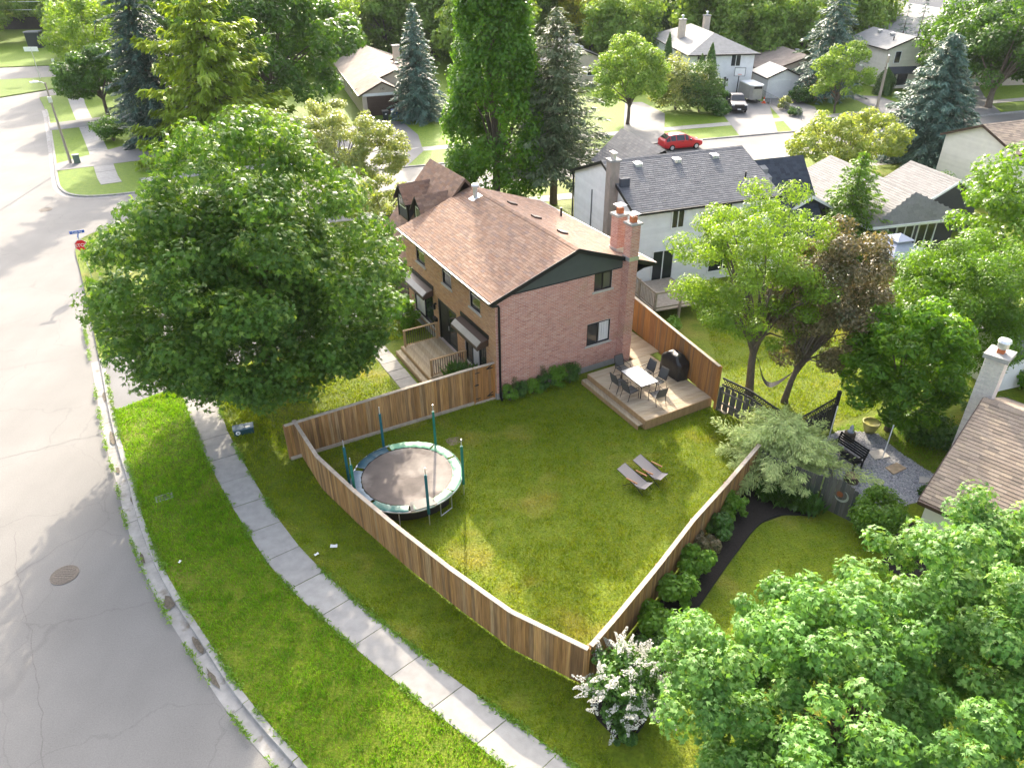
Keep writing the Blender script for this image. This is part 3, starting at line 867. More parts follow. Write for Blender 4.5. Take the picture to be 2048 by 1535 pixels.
MB().lathe([(.06, 0), (.06, .55)], 10, (7.9, 7.0, zr(7.9) - .05)).build('soil_stack', MAT['black'], house)
# garage wing with a steep roof and two dormers
GV0, GV1, GE, GRU, GRZ = HLEN, 15.4, 3.2, 3.85, 7.35
gs = (GRZ - GE) / (GRU - .05)
def zg(u): return GRZ - abs(u - GRU) * gs
MB().box(.3, 7.4, GV0, GV1 - .2, -.1, GE + .1).build('garage_wall', MAT['brick_buff'], house)
mb = MB().extr([(.3, GV1 - .2, GE), (7.4, GV1 - .2, GE), (GRU, GV1 - .2, GRZ - .15)], (0, -.05, 0)).build('garage_gable', MAT['siding_slate'], house)
gd = MB().box(.2, .31, GV0 + .6, GV1 - .8, 0, 2.4).build('garage_door', MAT['brown_metal'], house)
for k in range(4): MB().box(.18, .2, GV0 + .7, GV1 - .9, .06 + k * .58, .58 + k * .58).build('door_panel', MAT['brown_metal'], gd)
mb = MB().extr([(-.05, HLEN + .02, zg(-.05)), (GRU, HLEN + .02, GRZ), (2 * GRU + .05, HLEN + .02, zg(-.05)), (2 * GRU + .05, HLEN + .02, zg(-.05) - .12), (GRU, HLEN + .02, GRZ - .18), (-.05, HLEN + .02, zg(-.05) - .12)], (0, GV1 - HLEN, 0))
groof = mb.build('garage_roof', MAT['shingle_base'], house)
sl = math.hypot(GRU + .05, GRZ - zg(-.05)); es = Vector((GRU + .05, 0, GRZ - zg(-.05))).normalized()
shingles(groof, (-.05, GV1, zg(-.05) + .004), -Y, es, lambda s: (0, GV1 - HLEN - .02), sl, 'shingle', exp=.155, tw=.32)
es2 = Vector((-(GRU + .05), 0, GRZ - zg(-.05))).normalized()
shingles(groof, (2 * GRU + .05, HLEN + .02, zg(-.05) + .004), Y, es2, lambda s: (0, GV1 - HLEN - .02), sl, 'shingle', exp=.3, tw=.9)
MB().box(-.16, -.04, HLEN + .05, GV1, zg(-.05) - .13, zg(-.05) - .01).build('gutter', MAT['black'], house)
def dormer(uf, va, vb, ze, zp):
    vm = (va + vb) / 2
    ub = GRU - (GRZ - zp) / gs
    ue_ = GRU - (GRZ - ze) / gs
    zf = zg(uf) - .05
    mb = MB()
    mb.add([(uf, va, zf), (uf, vb, zf), (uf, vb, ze), (uf, vm, zp - .12), (uf, va, ze)], [(0, 4, 3, 2, 1)])
    for v in (va, vb): mb.add([(uf, v, zf), (ue_, v, ze), (uf, v, ze)], [(0, 1, 2) if v == va else (2, 1, 0)])
    d = mb.build('dormer', MAT['siding_slate'], house)
    mb = MB(); o = .22
    for va_, s in ((va - o, 1), (vb + o, -1)):
        zz = ze - (zp - ze) / ((vb - va) / 2) * o
        uu = GRU - (GRZ - zz) / gs
        a = [(uf - .22, va_, zz), (uf - .22, vm, zp), (ub + .1, vm, zp), (uu + .1, va_, zz)]
        b = [(p[0], p[1], p[2] - .09) for p in a]
        mb.add(a + b, [(3, 2, 1, 0), (4, 5, 6, 7), (0, 1, 5, 4), (0, 4, 7, 3)] if s > 0 else [(0, 1, 2, 3), (7, 6, 5, 4), (4, 5, 1, 0), (3, 7, 4, 0)])
    dr = mb.build('dormer_roof', MAT['black'], d)
    for va_, s in ((va - o, 1), (vb + o, -1)):
        zz = ze - (zp - ze) / ((vb - va) / 2) * o; uu = GRU - (GRZ - zz) / gs
        es_ = Vector((0, vm - va_, zp - zz)); L_ = es_.length; es_.normalize()
        if s > 0: shingles(d, (uf - .22, va_, zz + .004), X, es_, lambda s_: (0, uu - uf + .25 + (ub - uu) * s_ / L_), L_, 'shingle', exp=.155, tw=.32)
        else: shingles(d, (ub + .1, va_, zz + .004), -X, es_, lambda s_: ((ub - uu) * (1 - s_ / L_), ub + .1 - uf + .22), L_, 'shingle', exp=.155, tw=.32)
    mb = MB().box(uf - .03, uf - .004, va + .12, vb - .12, zf + .08, zf + .16)
    mb.build('dormer_apron', MAT['black'], d)
    mb = MB().box(uf - .035, uf - .003, va + .22, vb - .22, ze - .62, ze + .02).build('dormer_window', MAT['galv'], d)
    MB().box(uf - .045, uf - .036, va + .3, vb - .3, ze - .54, ze - .05).build('pane', MAT['glass_room'], d)
    for v in (va, vb): MB().box(uf - .04, uf + .04, v - .05, v + .05, zf - .1, ze).build('corner_board', MAT['black'], d)
dormer(1.3, 13.2, 14.6, 5.85, 6.6)
dormer(1.3, 10.75, 12.1, 5.85, 6.6)
# ------------------------------------------------------------------ neighbouring houses
def gable_body(root, W_, D, eave, ridge, wall, roof_mat, ov=.35, rk=.25, hip0=0., hip1=0., y0=0., x0=0., shing=None, lap=None, fascia='black', faces='FLRB', holes=None, ridge_x=.5, n_single=0, key=None, gutter=True, flat_wall=True, foot=0.0):
    """walls and a gable or hip roof, ridge along local y; gable 'F' faces -y"""
    holes = holes or {}
    xm = x0 + W_ * ridge_x; x1 = x0 + W_; y1 = y0 + D
    mb = MB()
    mb.add([(x0, y0, -.1), (x1, y0, -.1), (x1, y1, -.1), (x0, y1, -.1), (x0, y0, eave), (x1, y0, eave), (x1, y1, eave), (x0, y1, eave)], [(0, 1, 5, 4), (1, 2, 6, 5), (2, 3, 7, 6), (3, 0, 4, 7)])
    rz_ = ridge - .12
    if not hip0: mb.add([(x0, y0, eave), (x1, y0, eave), (xm, y0, rz_)], [(0, 1, 2)])
    if not hip1: mb.add([(x0, y1, eave), (x1, y1, eave), (xm, y1, rz_)], [(2, 1, 0)])
    mb.build('wall', MAT[wall], root)
    if lap:
        gh = rz_ - eave
        def fn(z):
            if z <= eave: return (0, W_)
            t = (z - eave) / gh
            return (W_ * ridge_x * t, W_ - W_ * (1 - ridge_x) * t)
        if 'F' in faces: siding(root, (x0, y0, foot), X, -Y, W_, (rz_ if not hip0 else eave) - foot, wall, lap, lambda z: fn(z + foot), holes=holes.get('F', ()))
        if 'B' in faces: siding(root, (x0, y1, foot), X, Y, W_, (rz_ if not hip1 else eave) - foot, wall, lap, lambda z: fn(z + foot))
        if 'L' in faces: siding(root, (x0, y0, foot), Y, -X, D, eave - foot, wall, lap, holes=holes.get('L', ()))
        if 'R' in faces: siding(root, (x1, y0, foot), Y, X, D, eave - foot, wall, lap, holes=holes.get('R', ()))
    sl_l = (ridge - eave) / (xm - x0); sl_r = (ridge - eave) / (x1 - xm)
    ex0, ex1 = x0 - ov, x1 + ov; ez0, ez1 = eave - sl_l * ov, eave - sl_r * ov
    a0 = y0 - (ov if hip0 else rk); a1 = y1 + (ov if hip1 else rk)
    r0, r1 = a0 + (hip0 + ov if hip0 else 0), a1 - (hip1 + ov if hip1 else 0)
    v = [(ex0, a0, ez0), (xm, r0, ridge), (xm, r1, ridge), (ex0, a1, ez0), (ex1, a0, ez1), (ex1, a1, ez1)]
    vb = [(p[0], p[1], p[2] - .14) for p in v]
    n = 6
    fs = [(0, 1, 2, 3), (1, 4, 5, 2), (n + 3, n + 2, n + 1, n), (n + 2, n + 5, n + 4, n + 1), (3, n + 3, n + 0, 0), (4, n + 4, n + 5, 5)]
    fs = [f[::-1] for f in fs]
    if hip0: fs += [(0, 4, 1), (0, n, n + 4, 4)]
    else: fs += [(0, n, n + 1, 1), (1, n + 1, n + 4, 4)]
    if hip1: fs += [(5, 3, 2), (5, n + 5, n + 3, 3)]
    else: fs += [(2, n + 2, n + 3, 3), (5, n + 5, n + 2, 2)]
    rf = MB().add(v + vb, fs).build('roof', MAT[roof_mat], root)
    if shing:
        exp, tw = shing
        for side in 'LR':
            if side == 'L': e, ez, sg = ex0, ez0, 1
            else: e, ez, sg = ex1, ez1, -1
            run = Vector((xm - e, 0, ridge - ez)); L_ = run.length; es = run.normalized()
            h0, h1 = (r0 - a0), (a1 - r1); ln = a1 - a0
            if side == 'L': shingles(rf, (e, a1, ez + .006), -Y, es, (lambda s: (h1 * s / L_, ln - h0 * s / L_)), L_, roof_mat, exp, tw, .018)
            else: shingles(rf, (e, a0, ez + .006), Y, es, (lambda s: (h0 * s / L_, ln - h1 * s / L_)), L_, roof_mat, exp, tw, .018, n_single=n_single, key=key)
        if hip0:
            run = Vector((0, r0 - a0, ridge - ez0)); L_ = run.length
            shingles(rf, (ex0, a0, ez0 + .006), X, run.normalized(), lambda s: ((xm - ex0) * s / L_, (ex1 - ex0) - (ex1 - xm) * s / L_), L_, roof_mat, exp, tw, .018)
        mb = MB(); y = r0
        while y < r1 - .05:
            e = min(y + .3, r1)
            for sg, sl in ((-1, sl_l), (1, sl_r)):
                mb.add([(xm, y, ridge + .04), (xm, e, ridge + .03), (xm + sg * .16, e, ridge + .03 - sl * .16), (xm + sg * .16, y, ridge + .04 - sl * .16)], [(0, 1, 2, 3) if sg < 0 else (3, 2, 1, 0)], random.random())
            y += .26
        mb.build('ridge_cap', MAT[roof_mat], rf, kind='stuff')
    if fascia:
        mb = MB()
        if not hip0:
            for p, q in ((v[0], v[1]), (v[1], v[4])): mb.extr([(p[0], a0 - .03, p[2] + .03), (q[0], a0 - .03, q[2] + .03), (q[0], a0 - .03, q[2] - .17), (p[0], a0 - .03, p[2] - .17)], (0, .027, 0))
        else: mb.box(ex0, ex1, a0 - .1, a0 - .003, ez0 - .15, ez0 + .01)
        mb.build('bargeboard', MAT[fascia], root)
        if gutter:
            for e, sg, ez in ((ex0, -1, ez0), (ex1, 1, ez1)):
                MB().box(min(e + sg * .003, e + sg * .12), max(e + sg * .003, e + sg * .12), a0, a1, ez - .15, ez - .01).build('gutter', MAT[fascia], root)
    return rf

def simple_windows(root, W_, D, lst, frame='white', y0=0, x0=0):
    for face, a, b, c, d, *k in lst:
        o, ax, nr = {'F': ((x0, y0, 0), X, -Y), 'L': ((x0, y0, 0), Y, -X), 'R': ((x0 + W_, y0, 0), Y, X)}[face]
        window(root, o, ax, nr, a, b, c, d, frame=frame, back=-.03, sill=False, fw=.07, mull=tuple(k[0]) if k else (.5,))

def box_vents(root, pts, mat, s=.22):
    for (x, y, z, sl) in pts:
        MB().extr([(x - s, y - s, z + .18 - sl * s * .3), (x + s, y - s, z + .18 + sl * s * .3), (x + s, y - s, z - .05 + sl * s), (x - s, y - s, z - .05 - sl * s)], (0, 2 * s, 0)).build('roof_vent', MAT[mat], root)

# white house with charcoal roof behind the deck (ridge runs away from the brick house)
n2 = thing('white_house', 'white sided house with charcoal shingle roof and pale stone chimney', 'house', (4.31 + .1, 50.11 - .28, 0), R(-71.3))
gable_body(n2, 8.75, 9.6, 5.25, 6.92, 'siding_white', 'shingle_grey', ov=.33, rk=.2, shing=(.19, .34), lap=.17, faces='FR', holes={'F': [], 'R': [(1.4, 2.9, .45, 2.5), (2.45, 3.35, 3.75, 5.0), (5.4, 6.6, 3.75, 5.0), (5.4, 7.6, .5, 2.4)]})
simple_windows(n2, 8.75, 9.6, [('R', 1.4, 2.9, .45, 2.5), ('R', 2.45, 3.35, 3.75, 5.0), ('R', 5.4, 6.6, 3.75, 5.0), ('R', 5.4, 7.6, .5, 2.4)])
MB().box(8.78, 8.86, 1.25, 3.05, .25, .42).build('door_step', MAT['white'], n2)
c = MB().box(5.9, 6.5, -.6, -.02, 0, 7.4).build('chimney', M('pale stone cladding', [(.29, .245, .21)], .9, 5, .2, stretch=(1, 1, .5), bump=.3), n2)
MB().box(5.82, 6.58, -.68, .06, 7.4, 7.52).build('crown_slab', MAT['concrete'], c)
for q in (6.05, 6.36): MB().lathe([(.1, 0), (.1, .3), (.16, .32), (.16, .4), (.06, .44)], 12, (q, -.32, 7.52)).build('flue', MAT['galv'], c)
MB().box(6.7, 6.95, -.1, .5, 6.0, 6.5).build('flashing', MAT['shingle_dark'], c)
MB().tube([(2.9, -.06, .2), (2.9, -.06, 4.7)], .04, 8).build('conduit', MAT['roof_mid'], n2)
MB().tube([(-.2, -.1, 5.05), (-.05, -.1, 4.8), (-.03, -.1, 4.6), (-.03, -.1, 0)], .06, 8).build('downspout', MAT['black'], n2)
box_vents(n2, [(5.1, 1.9, 6.62, -.38), (5.1, 4.6, 6.62, -.38), (5.1, 7.3, 6.62, -.38)], 'galv')
MB().lathe([(.05, 0), (.05, .5)], 8, (7.4, 8.2, 5.75)).build('soil_stack', MAT['black'], n2)
# steep blue-black wing and the cross gable behind the ridge
gable_body(n2, 7.4, 4.3, 1.9, 6.05, 'siding_white', 'shingle_dark', ov=.2, rk=.1, y0=9.86, x0=1.3, shing=(.19, .34), lap=None, ridge_x=.5)
box_vents(n2, [(5.5, 10.9, 5.55, -1.1), (5.9, 11.0, 5.1, -1.1)], 'roof_grey')
wing = MB(); wing.add([(-3.4, 2.7, 4.7), (-3.4, 7.3, 4.7), (-3.4, 5.0, 6.75), (3.0, 5.0, 6.75), (.4, 2.7, 4.7), (.4, 7.3, 4.7)], [(0, 2, 3, 4)[::-1], (1, 5, 3, 2)[::-1], (0, 1, 2)[::-1]])
wr = wing.build('cross_gable', MAT['shingle_grey'], n2)
es = Vector((0, 2.3, 2.05)); L_ = es.length
shingles(wr, (-3.4, 2.7, 4.706), X, es.normalized(), lambda s: (0, 3.8 + 2.6 * s / L_), L_, 'shingle_grey', .19, .34, .018)
# timber side deck of the white house
sd_ = thing('side_deck', 'small weathered deck with slanted board skirting beside the white house', 'deck', (7.2, 39.6, 0), R(18.7))
MB().box(.2, 3.4, -2.2, 1.6, .62, .69).build('deck_floor', MAT['fence_cap'], sd_)
for i, (x, y) in enumerate(((.2, -2.2), (.2, -.3), (.2, 1.6), (1.8, -2.2), (3.4, -2.2))): MB().box(x - .06, x + .06, y - .06, y + .06, 0, 1.85).build('post', MAT['fence_cap'], sd_)
for a, b in (((.2, -2.2, 1.76), (.2, 1.6, 1.76)), ((.2, -2.2, 1.76), (3.4, -2.2, 1.76))): MB().bar(a, b, .06, .11).build('handrail', MAT['fence_cap'], sd_)
for a, b in (((.2, -2.2, 0.85), (.2, 1.6, .85)), ((.2, -2.2, 0.85), (3.4, -2.2, .85))): MB().bar(a, b, .04, .09).build('bottom_rail', MAT['fence_cap'], sd_)
me_ = MB().obox((0, 0, 0), (.012, 0, 0), (0, .06, -.06), (0, .22, .22)).mesh('skirt_board', MAT['fence_cap'])
for k in range(22): link('skirt_board', me_, sd_, loc=(.15, -2.05 + k * .165, .36))
me_ = MB().box(-.02, .02, -.02, .02, .88, 1.7).mesh('baluster', MAT['fence_cap'])
for k in range(20): link('baluster', me_, sd_, loc=(.2, -2.05 + k * .18, 0))

# pale shingle house behind the gazebo
n3 = thing('grey_bungalow', 'low house under sprawling pale grey shingle roofs behind the gazebo', 'house', (23.4, 46.0, 0), R(14))
gable_body(n3, 6.6, 9.6, 2.7, 4.2, 'siding_slate', 'shingle_pale', ov=.4, hip0=.55, shing=(.2, .45), fascia='white')
gable_body(n3, 5.4, 8.0, 2.7, 4.1, 'siding_slate', 'shingle_pale', ov=.4, y0=2.2, x0=-6.0, shing=(.2, .45), fascia='white')
gable_body(n3, 4.4, 4.6, 2.7, 3.9, 'siding_slate', 'shingle_pale', ov=.3, y0=3.0, x0=6.65, shing=(.2, .45), fascia='white')
simple_windows(n3, 6.6, 9.6, [('F', 2.0, 3.4, .4, 2.4), ('F', 3.7, 5.1, .4, 2.4), ('F', .3, 1.4, .9, 2.1)])
# cream house at the frame edge with a blank gable
n4 = thing('cream_house', 'cream sided house with blank gable wall and tan shingle roof beside blue spruce', 'house', (35.9, 62.2, 0), R(-70.5))
gable_body(n4, 6.4, 9.0, 4.4, 5.7, 'siding_cream', 'shingle_tan', ov=.3, shing=(.2, .4), lap=.18, faces='FR', fascia='brown_metal')
simple_windows(n4, 6.4, 9, [('R', 2.0, 3.2, .9, 2.2)])
# tan shingle house by the gravel bed
n5 = thing('tan_house', 'house with tan shingle roof and white painted brick chimney beside the gravel bed', 'house', (20.6, 25.6, 0), R(-136))
gable_body(n5, 8.4, 10.0, 2.42, 4.35, 'siding_cream', 'shingle_tan', ov=.35, rk=.2, shing=(.155, .34), fascia='brown_metal', n_single=290, key=lambda t: t[0] + .6 * abs(t[2] - 3.2))
white_brick = M('white painted brick', [(.52, .49, .44), (.60, .57, .51), (.47, .45, .41)], .85, 12, .12)
c = MB().box(2.75, 3.5, -.72, -.06, -.1, 5.6).build('chimney', MAT['mortar'], n5)
mb = MB()
for o_, ax_, nr_, w_ in (((2.75, -.72, 0), X, -Y, .75), ((2.75, -.72, 0), Y, -X, .66), ((3.5, -.72, 0), Y, X, .66)):
    brick_panel(mb, o_, ax_, nr_, w_, 5.5, bl=.23, bh=.085, z0=.1)
mb.build('chimney_brickwork', white_brick, c, kind='stuff')
MB().box(2.65, 3.6, -.82, .04, 5.6, 5.78).build('crown_slab', MAT['concrete'], c)
MB().box(3.0, 3.24, -.5, -.26, 5.78, 5.95).build('flue', MAT['terracotta'], c)
MB().lathe([(.16, .1), (.2, .16), (.2, .34), (.24, .37), (.2, .46), (.05, .5)], 16, (3.12, -.38, 5.86)).build('rain_cap', MAT['galv'], c)

# grey shed behind the trees
sh = thing('garden_shed', 'small white shed with blue grey shingle roof between the garden trees', 'shed', (22.6, 32.2, 0), R(-72))
gable_body(sh, 2.4, 2.6, 2.15, 2.9, 'siding_white', 'shingle_grey', ov=.2, rk=.15, shing=(.2, .4), fascia='shingle_dark')
# metal roofed gazebo
gz = thing('gazebo', 'blue grey metal roof gazebo with small raised vent roof beside pale bungalow', 'gazebo', (23.6, 42.6, 0), R(14))
bl = M('gazebo sheet', [(.36, .39, .50), (.42, .45, .55)], .4, 3, .08)
for i, k in ((-1, -1), (1, -1), (1, 1), (-1, 1)): MB().box(i * 1.15 - .05, i * 1.15 + .05, k * 1.15 - .05, k * 1.15 + .05, 0, 2.15).build('post', MAT['black'], gz)
def pyr(r0, z0, r1, z1, th=.05):
    a = [(i * r0, k * r0, z0) for i, k in ((-1, -1), (1, -1), (1, 1), (-1, 1))]; b = [(i * r1, k * r1, z1) for i, k in ((-1, -1), (1, -1), (1, 1), (-1, 1))]
    return a, b
for (r0, z0, r1, z1, nm) in ((1.4, 2.15, .45, 2.78, 'roof_panel'), (.62, 2.9, .02, 3.2, 'vent_roof_panel')):
    a, b = pyr(r0, z0, r1, z1)
    for q in range(4):
        p, r_ = q, (q + 1) % 4
        MB().extr([a[p], a[r_], b[r_], b[p]], (0, 0, .04)).build(nm, bl, gz)
MB().box(-.42, .42, -.42, .42, 2.7, 2.92).build('vent_collar', MAT['siding_slate'], gz)
MB().box(-1.42, 1.42, -1.42, 1.42, 2.05, 2.14).build('eave_ring', MAT['siding_slate'], gz)

# houses across the street
a1 = thing('hip_roof_house', 'two storey white house with grey hip roof behind the parked pickup', 'house', (22.6, 99.3, 0), R(5))
gable_body(a1, 8.2, 18.5, 5.3, 7.0, 'siding_white', 'roof_grey', ov=.45, hip0=4.2, hip1=4.2, lap=.25, faces='FL')
simple_windows(a1, 8.2, 14.5, [('F', .8, 1.9, 3.6, 5.0), ('F', 5.2, 6.5, 3.6, 5.0), ('F', 3.4, 4.6, .2, 2.3, (.3,)), ('L', 3, 4, 3.8, 4.8), ('L', 9, 10, 3.8, 4.8)])
MB().box(5.2, 7.9, -.05, -.02, 0, 2.3).build('garage_door', MAT['white'], a1)
MB().box(3.1, 3.4, -.06, -.02, .1, 2.4).box(4.6, 4.9, -.06, -.02, .1, 2.4).build('shutter', MAT['siding_slate'], a1)
MB().box(4.95, 5.15, -.12, -.02, 1.9, 2.2).build('lantern', MAT['black'], a1)
for x, y in ((1.0, 9.0), (5.6, 13.0)):
    c = MB().box(x, x + .8, y, y + .8, 5, 8.0).build('chimney', MAT['stucco'], a1)
    MB().box(x - .08, x + .88, y - .08, y + .88, 8.0, 8.12).build('crown_slab', MAT['concrete'], c)
    MB().lathe([(.14, 0), (.14, .35), (.22, .38), (.1, .5)], 10, (x + .4, y + .4, 8.12)).build('flue', MAT['galv'], c)
MB().tube([(-.3, 4.5, 5.1), (-.08, 4.5, 4.7), (-.08, 4.5, 0)], .06, 6).build('downspout', MAT['black'], a1)

a2 = thing('brown_roof_bungalow', 'bungalow with tan brown roof, white garage and brick porch', 'house', (33.4, 101.8, 0), R(5))
gable_body(a2, 10.2, 19, 2.75, 4.4, 'stucco', 'roof_brown', ov=.4, lap=None, fascia='brown_metal')
gable_body(a2, 4.2, 5.2, 2.6, 3.5, 'siding_white', 'siding_cream', ov=.3, y0=-3.2, x0=-1.2)
MB().box(-.9, 1.7, -3.27, -3.22, 0, 2.2).build('garage_door', MAT['white'], a2)
gable_body(a2, 4.6, 4.5, 2.6, 3.5, 'brick_buff', 'shingle_dark', ov=.3, y0=-4.4, x0=3.1)
simple_windows(a2, 4.6, 4.5, [('F', 2.0, 3.6, .3, 2.2, (.33, .66))], y0=-4.4, x0=3.1)
MB().box(4.9, 7.2, -5.1, -4.45, 2.35, 2.6).build('porch_hood', MAT['black'], a2)
num = text_mesh('148', .32, MAT['black']); link('house_number', num, a2, mat4=Matrix.Translation((4.2, -4.42, 1.75)) @ Matrix.Rotation(R(90), 4, 'X'))
box_vents(a2, [(6.1, 6, 4.2, -.3)], 'galv')

a3 = thing('two_storey_house', 'cream two storey house with grey gable roof behind the big blue spruce', 'house', (49.2, 103.8, 0), R(7))
gable_body(a3, 6.6, 10, 5.0, 6.3, 'siding_cream', 'roof_mid', ov=.35, lap=.25, faces='FL')
simple_windows(a3, 6.6, 10, [('F', 1.0, 1.9, 3.1, 4.6, ()), ('F', 4.2, 5.1, 3.1, 4.6, ())], frame='white')
MB().extr([(.0, -.02, 2.7), (.0, -1.3, 2.1), (.0, -1.3, 2.0), (.0, -.02, 2.55)], (4.4, 0, 0)).build('porch_roof', MAT['shingle_dark'], a3)
d = MB().box(.9, 1.8, -.06, -.02, .1, 2.1).build('door', MAT['siding_slate'], a3)
MB().box(2.0, 3.6, -.06, -.02, .3, 2.0).build('bay_window', MAT['white'], a3); MB().box(2.1, 3.5, -.08, -.065, .4, 1.9).build('pane', MAT['glass'], a3)
MB().box(-.3, .5, -1.2, -.3, 0, 2.1).build('porch_pier', MAT['brick_buff'], a3)
box_vents(a3, [(2.5, 4, 6.1, .4), (2.5, 7, 6.1, .4)], 'galv')
MB().lathe([(.08, 0), (.08, .5)], 8, (1.6, 2.0, 5.6)).build('soil_stack', MAT['black'], a3)

a4 = thing('school_building', 'long low building with huge pale grey roof beyond the cream house', 'building', (56.8, 104, 0), R(7.2))
gable_body(a4, 26, 48, 3.5, 7.3, 'stucco', 'roof_grey', ov=.6, lap=None, fascia=None)
box_vents(a4, [(4, 22, 4.1, .28), (9.5, 10, 6.2, .28), (11, 12, 6.6, .28), (9.5, 30, 6.2, .28)], 'galv', .4)
a4b = thing('dark_roof_building', 'long building with dark slate roof beyond the pale grey roof', 'building', (84, 150, 0), R(20))
gable_body(a4b, 34, 24, 4.0, 9.0, 'stucco', 'shingle_dark', ov=.6, lap=None, fascia=None)

a5 = thing('beige_bungalow', 'beige bungalow with brown roof and brown garage door beside blue spruce', 'house', (-17.1, 90.6, 0), R(18))
gable_body(a5, 4.9, 6.0, 2.55, 3.75, 'stucco', 'roof_brown', ov=.35, fascia='brown_metal')
gable_body(a5, 9.4, 22, 2.55, 4.3, 'stucco', 'roof_brown', ov=.35, y0=3.6, fascia='brown_metal', x0=.02)
gd = MB().box(.55, 4.3, -.05, -.02, 0, 2.15).build('garage_door', MAT['brown_metal'], a5)
for k in range(4): MB().box(.65, 4.2, -.075, -.055, .06 + k * .53, .5 + k * .53).build('door_panel', MAT['brown_metal'], gd)
MB().box(.1, 4.8, -.07, -.02, 2.2, 2.5).build('header_panel', MAT['white'], a5)
num = text_mesh('142', .34, MAT['black']); link('house_number', num, a5, mat4=Matrix.Translation((2.45, -.08, 2.92)) @ Matrix.Rotation(R(90), 4, 'X'))
simple_windows(a5, 9.4, 22, [('L', 5, 6, 1.0, 2.0), ('L', 10, 11, 1.0, 2.0), ('L', 15, 16.2, .8, 2.0)], y0=3.6, x0=.02)
c = MB().box(6.4, 7.2, 13, 13.8, 3.5, 5.6).build('chimney', MAT['stucco'], a5); MB().box(6.3, 7.3, 12.9, 13.9, 5.6, 5.75).build('crown_slab', MAT['concrete'], c)
box_vents(a5, [(5.9, 8.5, 4.2, -.3), (5.9, 12, 4.2, -.3)], 'brown_metal')
a6 = thing('pale_roof_house', 'house with pale grey roof glimpsed between the tall pine and round maple', 'house', (5.0, 109, 0), R(12))
gable_body(a6, 9.5, 12, 2.7, 4.6, 'stucco', 'roof_grey', ov=.4, lap=None)
MB().box(5.4, 6.2, 7, 7.8, 3.6, 5.4).build('chimney', MAT['stucco'], a6)
box_vents(a6, [(6, 3, 4.2, -.3), (6, 5, 4.2, -.3)], 'galv')
simple_windows(a6, 9.5, 12, [('F', 1.5, 3, .9, 2.1), ('F', 6, 7.5, .9, 2.1)])
# ------------------------------------------------------------------ fences
def board_run(root, pts, zt, z0=.04, bw=.14, gap=.008, th=.022, mat='fence', name='board', cap=True, capmat='fence_cap', post_every=None, capw=.15, kick=None, rails=True, side=1, jit=.012, alt=0.0):
    """vertical boards along a polyline; pts = [(x, y)], zt = top height per point"""
    P = np.array(pts, float)
    if isinstance(zt, (int, float)): zt = [zt] * len(P)
    L = np.concatenate([[0], np.cumsum(np.linalg.norm(np.diff(P, axis=0), axis=1))])
    meshes = {}
    n = int(L[-1] / bw)
    for i in range(n):
        s = (i + .5) * L[-1] / n
        x, y, z = (float(np.interp(s, L, q)) for q in (P[:, 0], P[:, 1], zt))
        k = min(np.searchsorted(L, s, side='right') - 1, len(P) - 2)
        d = P[k + 1] - P[k]; a = math.atan2(d[1], d[0])
        h = round((z - z0) * 20) / 20
        if h not in meshes:
            w = bw / 2 - gap / 2
            mb = MB(); mb.box(-w, w, -th / 2, th / 2, 0, h); meshes[h] = mb.mesh(name, MAT[mat])
        o = link(name, meshes[h], root, loc=(x, y, z0 + random.uniform(-jit, jit)), rz=a + random.uniform(-.02, .02))
        if alt and i % 2: o.location.x += -math.sin(a) * alt; o.location.y += math.cos(a) * alt
    for k in range(len(P) - 1):
        a, b = P[k], P[k + 1]; d = (b - a) / np.linalg.norm(b - a); nrm = np.array([-d[1], d[0]]) * side
        if cap:
            e = d * .004
            MB().bar((a[0] + e[0], a[1] + e[1], zt[k] + .022), (b[0] - e[0], b[1] - e[1], zt[k + 1] + .022), capw, .04).build('cap_rail', MAT[capmat], root)
        if rails:
            for zz in (.35, .8):
                o = nrm * (th / 2 + .022)
                MB().bar((a[0] + o[0], a[1] + o[1], zt[k] * zz), (b[0] + o[0], b[1] + o[1], zt[k + 1] * zz), .04, .09).build('rail', MAT[mat], root)
        if kick:
            o = nrm * (th / 2 + .03)
            MB().bar((a[0] + o[0], a[1] + o[1], .09), (b[0] + o[0], b[1] + o[1], .09), .04, .18).build('kick_board', MAT[capmat], root)
    for k in range(len(P)):
        x, y = P[k]; kk = min(k, len(P) - 2); d = P[kk + 1] - P[kk]; d = d / np.linalg.norm(d)
        o = np.array([-d[1], d[0]]) * side * .075
        po_ = MB().box(-.045, .045, -.045, .045, 0, zt[k] - .002).build('post', MAT[mat], root)
        po_.location = (x + o[0], y + o[1], 0); po_.rotation_euler = (0, 0, math.atan2(d[1], d[0]))

ff = [(-9.21, 25.62), (-7.69, 23.15), (-5.91, 21.12), (-4.04, 19.12), (-2.08, 17.18), (-.09, 15.35), (2.12, 13.97)]
f1 = thing('board_fence', 'brown cedar board fence with pale cap along the sidewalk', 'fence')
board_run(f1, ff, [1.72, 1.7, 1.68, 1.7, 1.68, 1.7, 1.7], side=1)
rfl = [(2.2, 14.08), (3.05, 15.1), (4.71, 17.21), (6.28, 19.31), (7.95, 21.29), (9.83, 23.62)]
f2 = thing('board_fence', 'brown cedar board fence with pale cap beside the shrub bed', 'fence')
board_run(f2, rfl, 1.7, side=1)
g0 = HW2(-9.85, .32); g1 = HW2(-1.15, .22)
mids = [(g0[0] + (g1[0] - g0[0]) * t, g0[1] + (g1[1] - g0[1]) * t) for t in (0, .33, .66, 1)]
f3 = thing('board_fence', 'dark brown board fence running from the house gate past the trampoline', 'fence')
board_run(f3, mids, [1.74, 1.82, 1.9, 1.95], side=1, kick=None)
